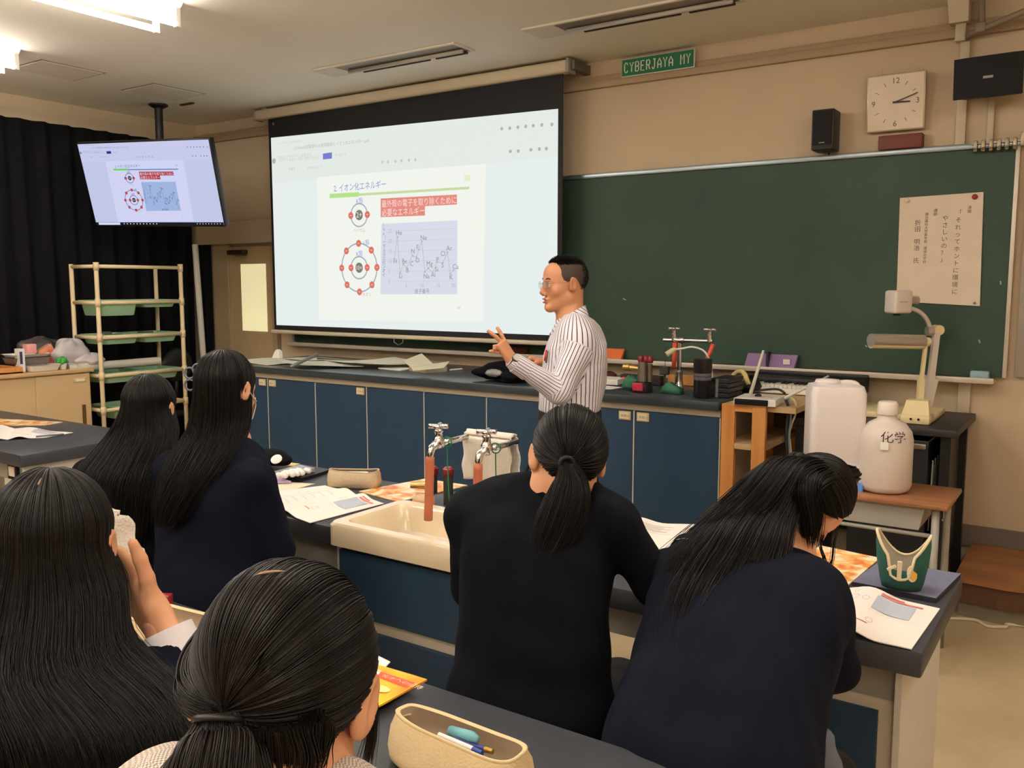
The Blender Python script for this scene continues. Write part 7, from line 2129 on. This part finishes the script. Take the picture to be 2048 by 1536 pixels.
SH = mat('striped_shirt', (228, 224, 232), .8, noise=(20, .03), bump=(200, .1))
nt = SH.node_tree; bs = nt.nodes['Principled BSDF']
at = nt.nodes.new('ShaderNodeAttribute'); at.attribute_name = 'stripe'
m1 = nt.nodes.new('ShaderNodeMath'); m1.operation = 'MULTIPLY'; m1.inputs[1].default_value = 1 / .0150
m2 = nt.nodes.new('ShaderNodeMath'); m2.operation = 'FRACT'
m3 = nt.nodes.new('ShaderNodeMath'); m3.operation = 'LESS_THAN'; m3.inputs[1].default_value = .22
mx = nt.nodes.new('ShaderNodeMix'); mx.data_type = 'RGBA'; mx.inputs[7].default_value = (*lin((62, 48, 56)), 1)
old = bs.inputs['Base Color'].links[0].from_socket
nt.links.new(at.outputs['Fac'], m1.inputs[0]); nt.links.new(m1.outputs[0], m2.inputs[0]); nt.links.new(m2.outputs[0], m3.inputs[0])
nt.links.new(m3.outputs[0], mx.inputs[0]); nt.links.new(old, mx.inputs[6]); nt.links.new(mx.outputs[2], bs.inputs['Base Color'])
shirt = link_mesh('shirt', V, F, SH, tm, True, attr={'stripe': stripe_coord(V)})
# collar
q = []; st_ = []
for a_ in np.linspace(math.radians(18), math.radians(342), 60):
    d = fwM * math.cos(a_) + rtM * math.sin(a_); e_ = (1 + math.cos(a_)) / 2
    q.append([NBM + d * .062 + UP * (-.02 - .035 * e_), NBM + d * .064 + UP * (.060 - .072 * e_), NBM + d * .070 + UP * (.061 - .072 * e_), NBM + d * .088 + UP * (.008 - .060 * e_), NBM + d * (.096 + .012 * e_) + UP * (-.012 - .070 * e_)])
V, F = MB().sheet(q, .003).data()
link_mesh('collar', V, F, SH, shirt, True, attr={'stripe': (V[:, 2] - NBM[2]) * .8 + np.arctan2((V - NBM) @ fwM, (V - NBM) @ rtM) * .03})
# cuff, watch, ring, pens, belt, trousers, shoes
sh, el, wr = [A(*p) for p in ML]; d = unit(wr - el)
cu_ = MB().tube([wr - d * .085, wr - d * .05, wr - d * .016], [.047, .045, .044], 28)
V, F = cu_.data()
e1 = unit(VF - d * (VF @ d)); e2 = np.cross(d, e1)
link_mesh('cuff', V, F, SH, shirt, 30, attr={'stripe': np.arctan2((V - wr) @ e1, (V - wr) @ e2) * .05})
WM = mat('watch_steel', (112, 104, 100), .3, .9)
wt2 = MB().tube([wr - d * .012, wr + d * .012], .0335, 20, cap=False).build('watch_band', WM, tm, True)
wn = unit(-d * 0 - VF * .75 + VR * .35 + UP * .5); wn = unit(wn - d * (wn @ d))
MB().lathe([(.019, 0), (.019, .006), (.016, .009)], wr + wn * .031, 20, wn).build('watch_case', WM, wt2, 40)
MB().lathe([(.015, .0), (.015, .0012)], wr + wn * .040, 20, wn).build('watch_dial', mat('dial', (196, 190, 186), .3), wt2)
MB().tube([(-2.146,3.453,1.302), (-2.148,3.444,1.252)], .0055, 8).build('red_pen', mat('red_pen', (188, 32, 44), .3), tm, True)
MB().tube([(-2.15,3.473,1.296), (-2.154,3.463,1.241)], .005, 8).build('green_pen', mat('green_pen', (30, 110, 70), .3), tm, True)
T = SDF()
TRS = mat('black_trousers', (20, 19, 24), .85, noise=(40, .15))
torso_sdf(T, [(A(hp[0], hp[1], .86), .165, .118), (A(*mrows[0][0]), .166, .123), (A(*mrows[1][0]) + UP * .0, .165, .121)], rtM, .05, .002)
for hip, kn, ft in legs: T.cone(hip, kn, .098, .078, .04).cone(kn, ft, .075, .064, .03)
def cutt(P): return np.maximum(P[..., 2] - (hemz + .004), .05 - P[..., 2])
link_mesh('trousers', *T.mesh(.011, folds(79, .004, 30), cutt), TRS, tm, True)
for hip, kn, ft in legs:
    c_ = ft + fwM * .06; c_[2] = .042
    me = MB(Matrix.Translation(Vector(c_)) @ Matrix.Rotation(yb, 4, 'Z')).ball((0, 0, 0), (.05, .145, .042), 16)
    me.build('shoe', BLACK, tm, True)
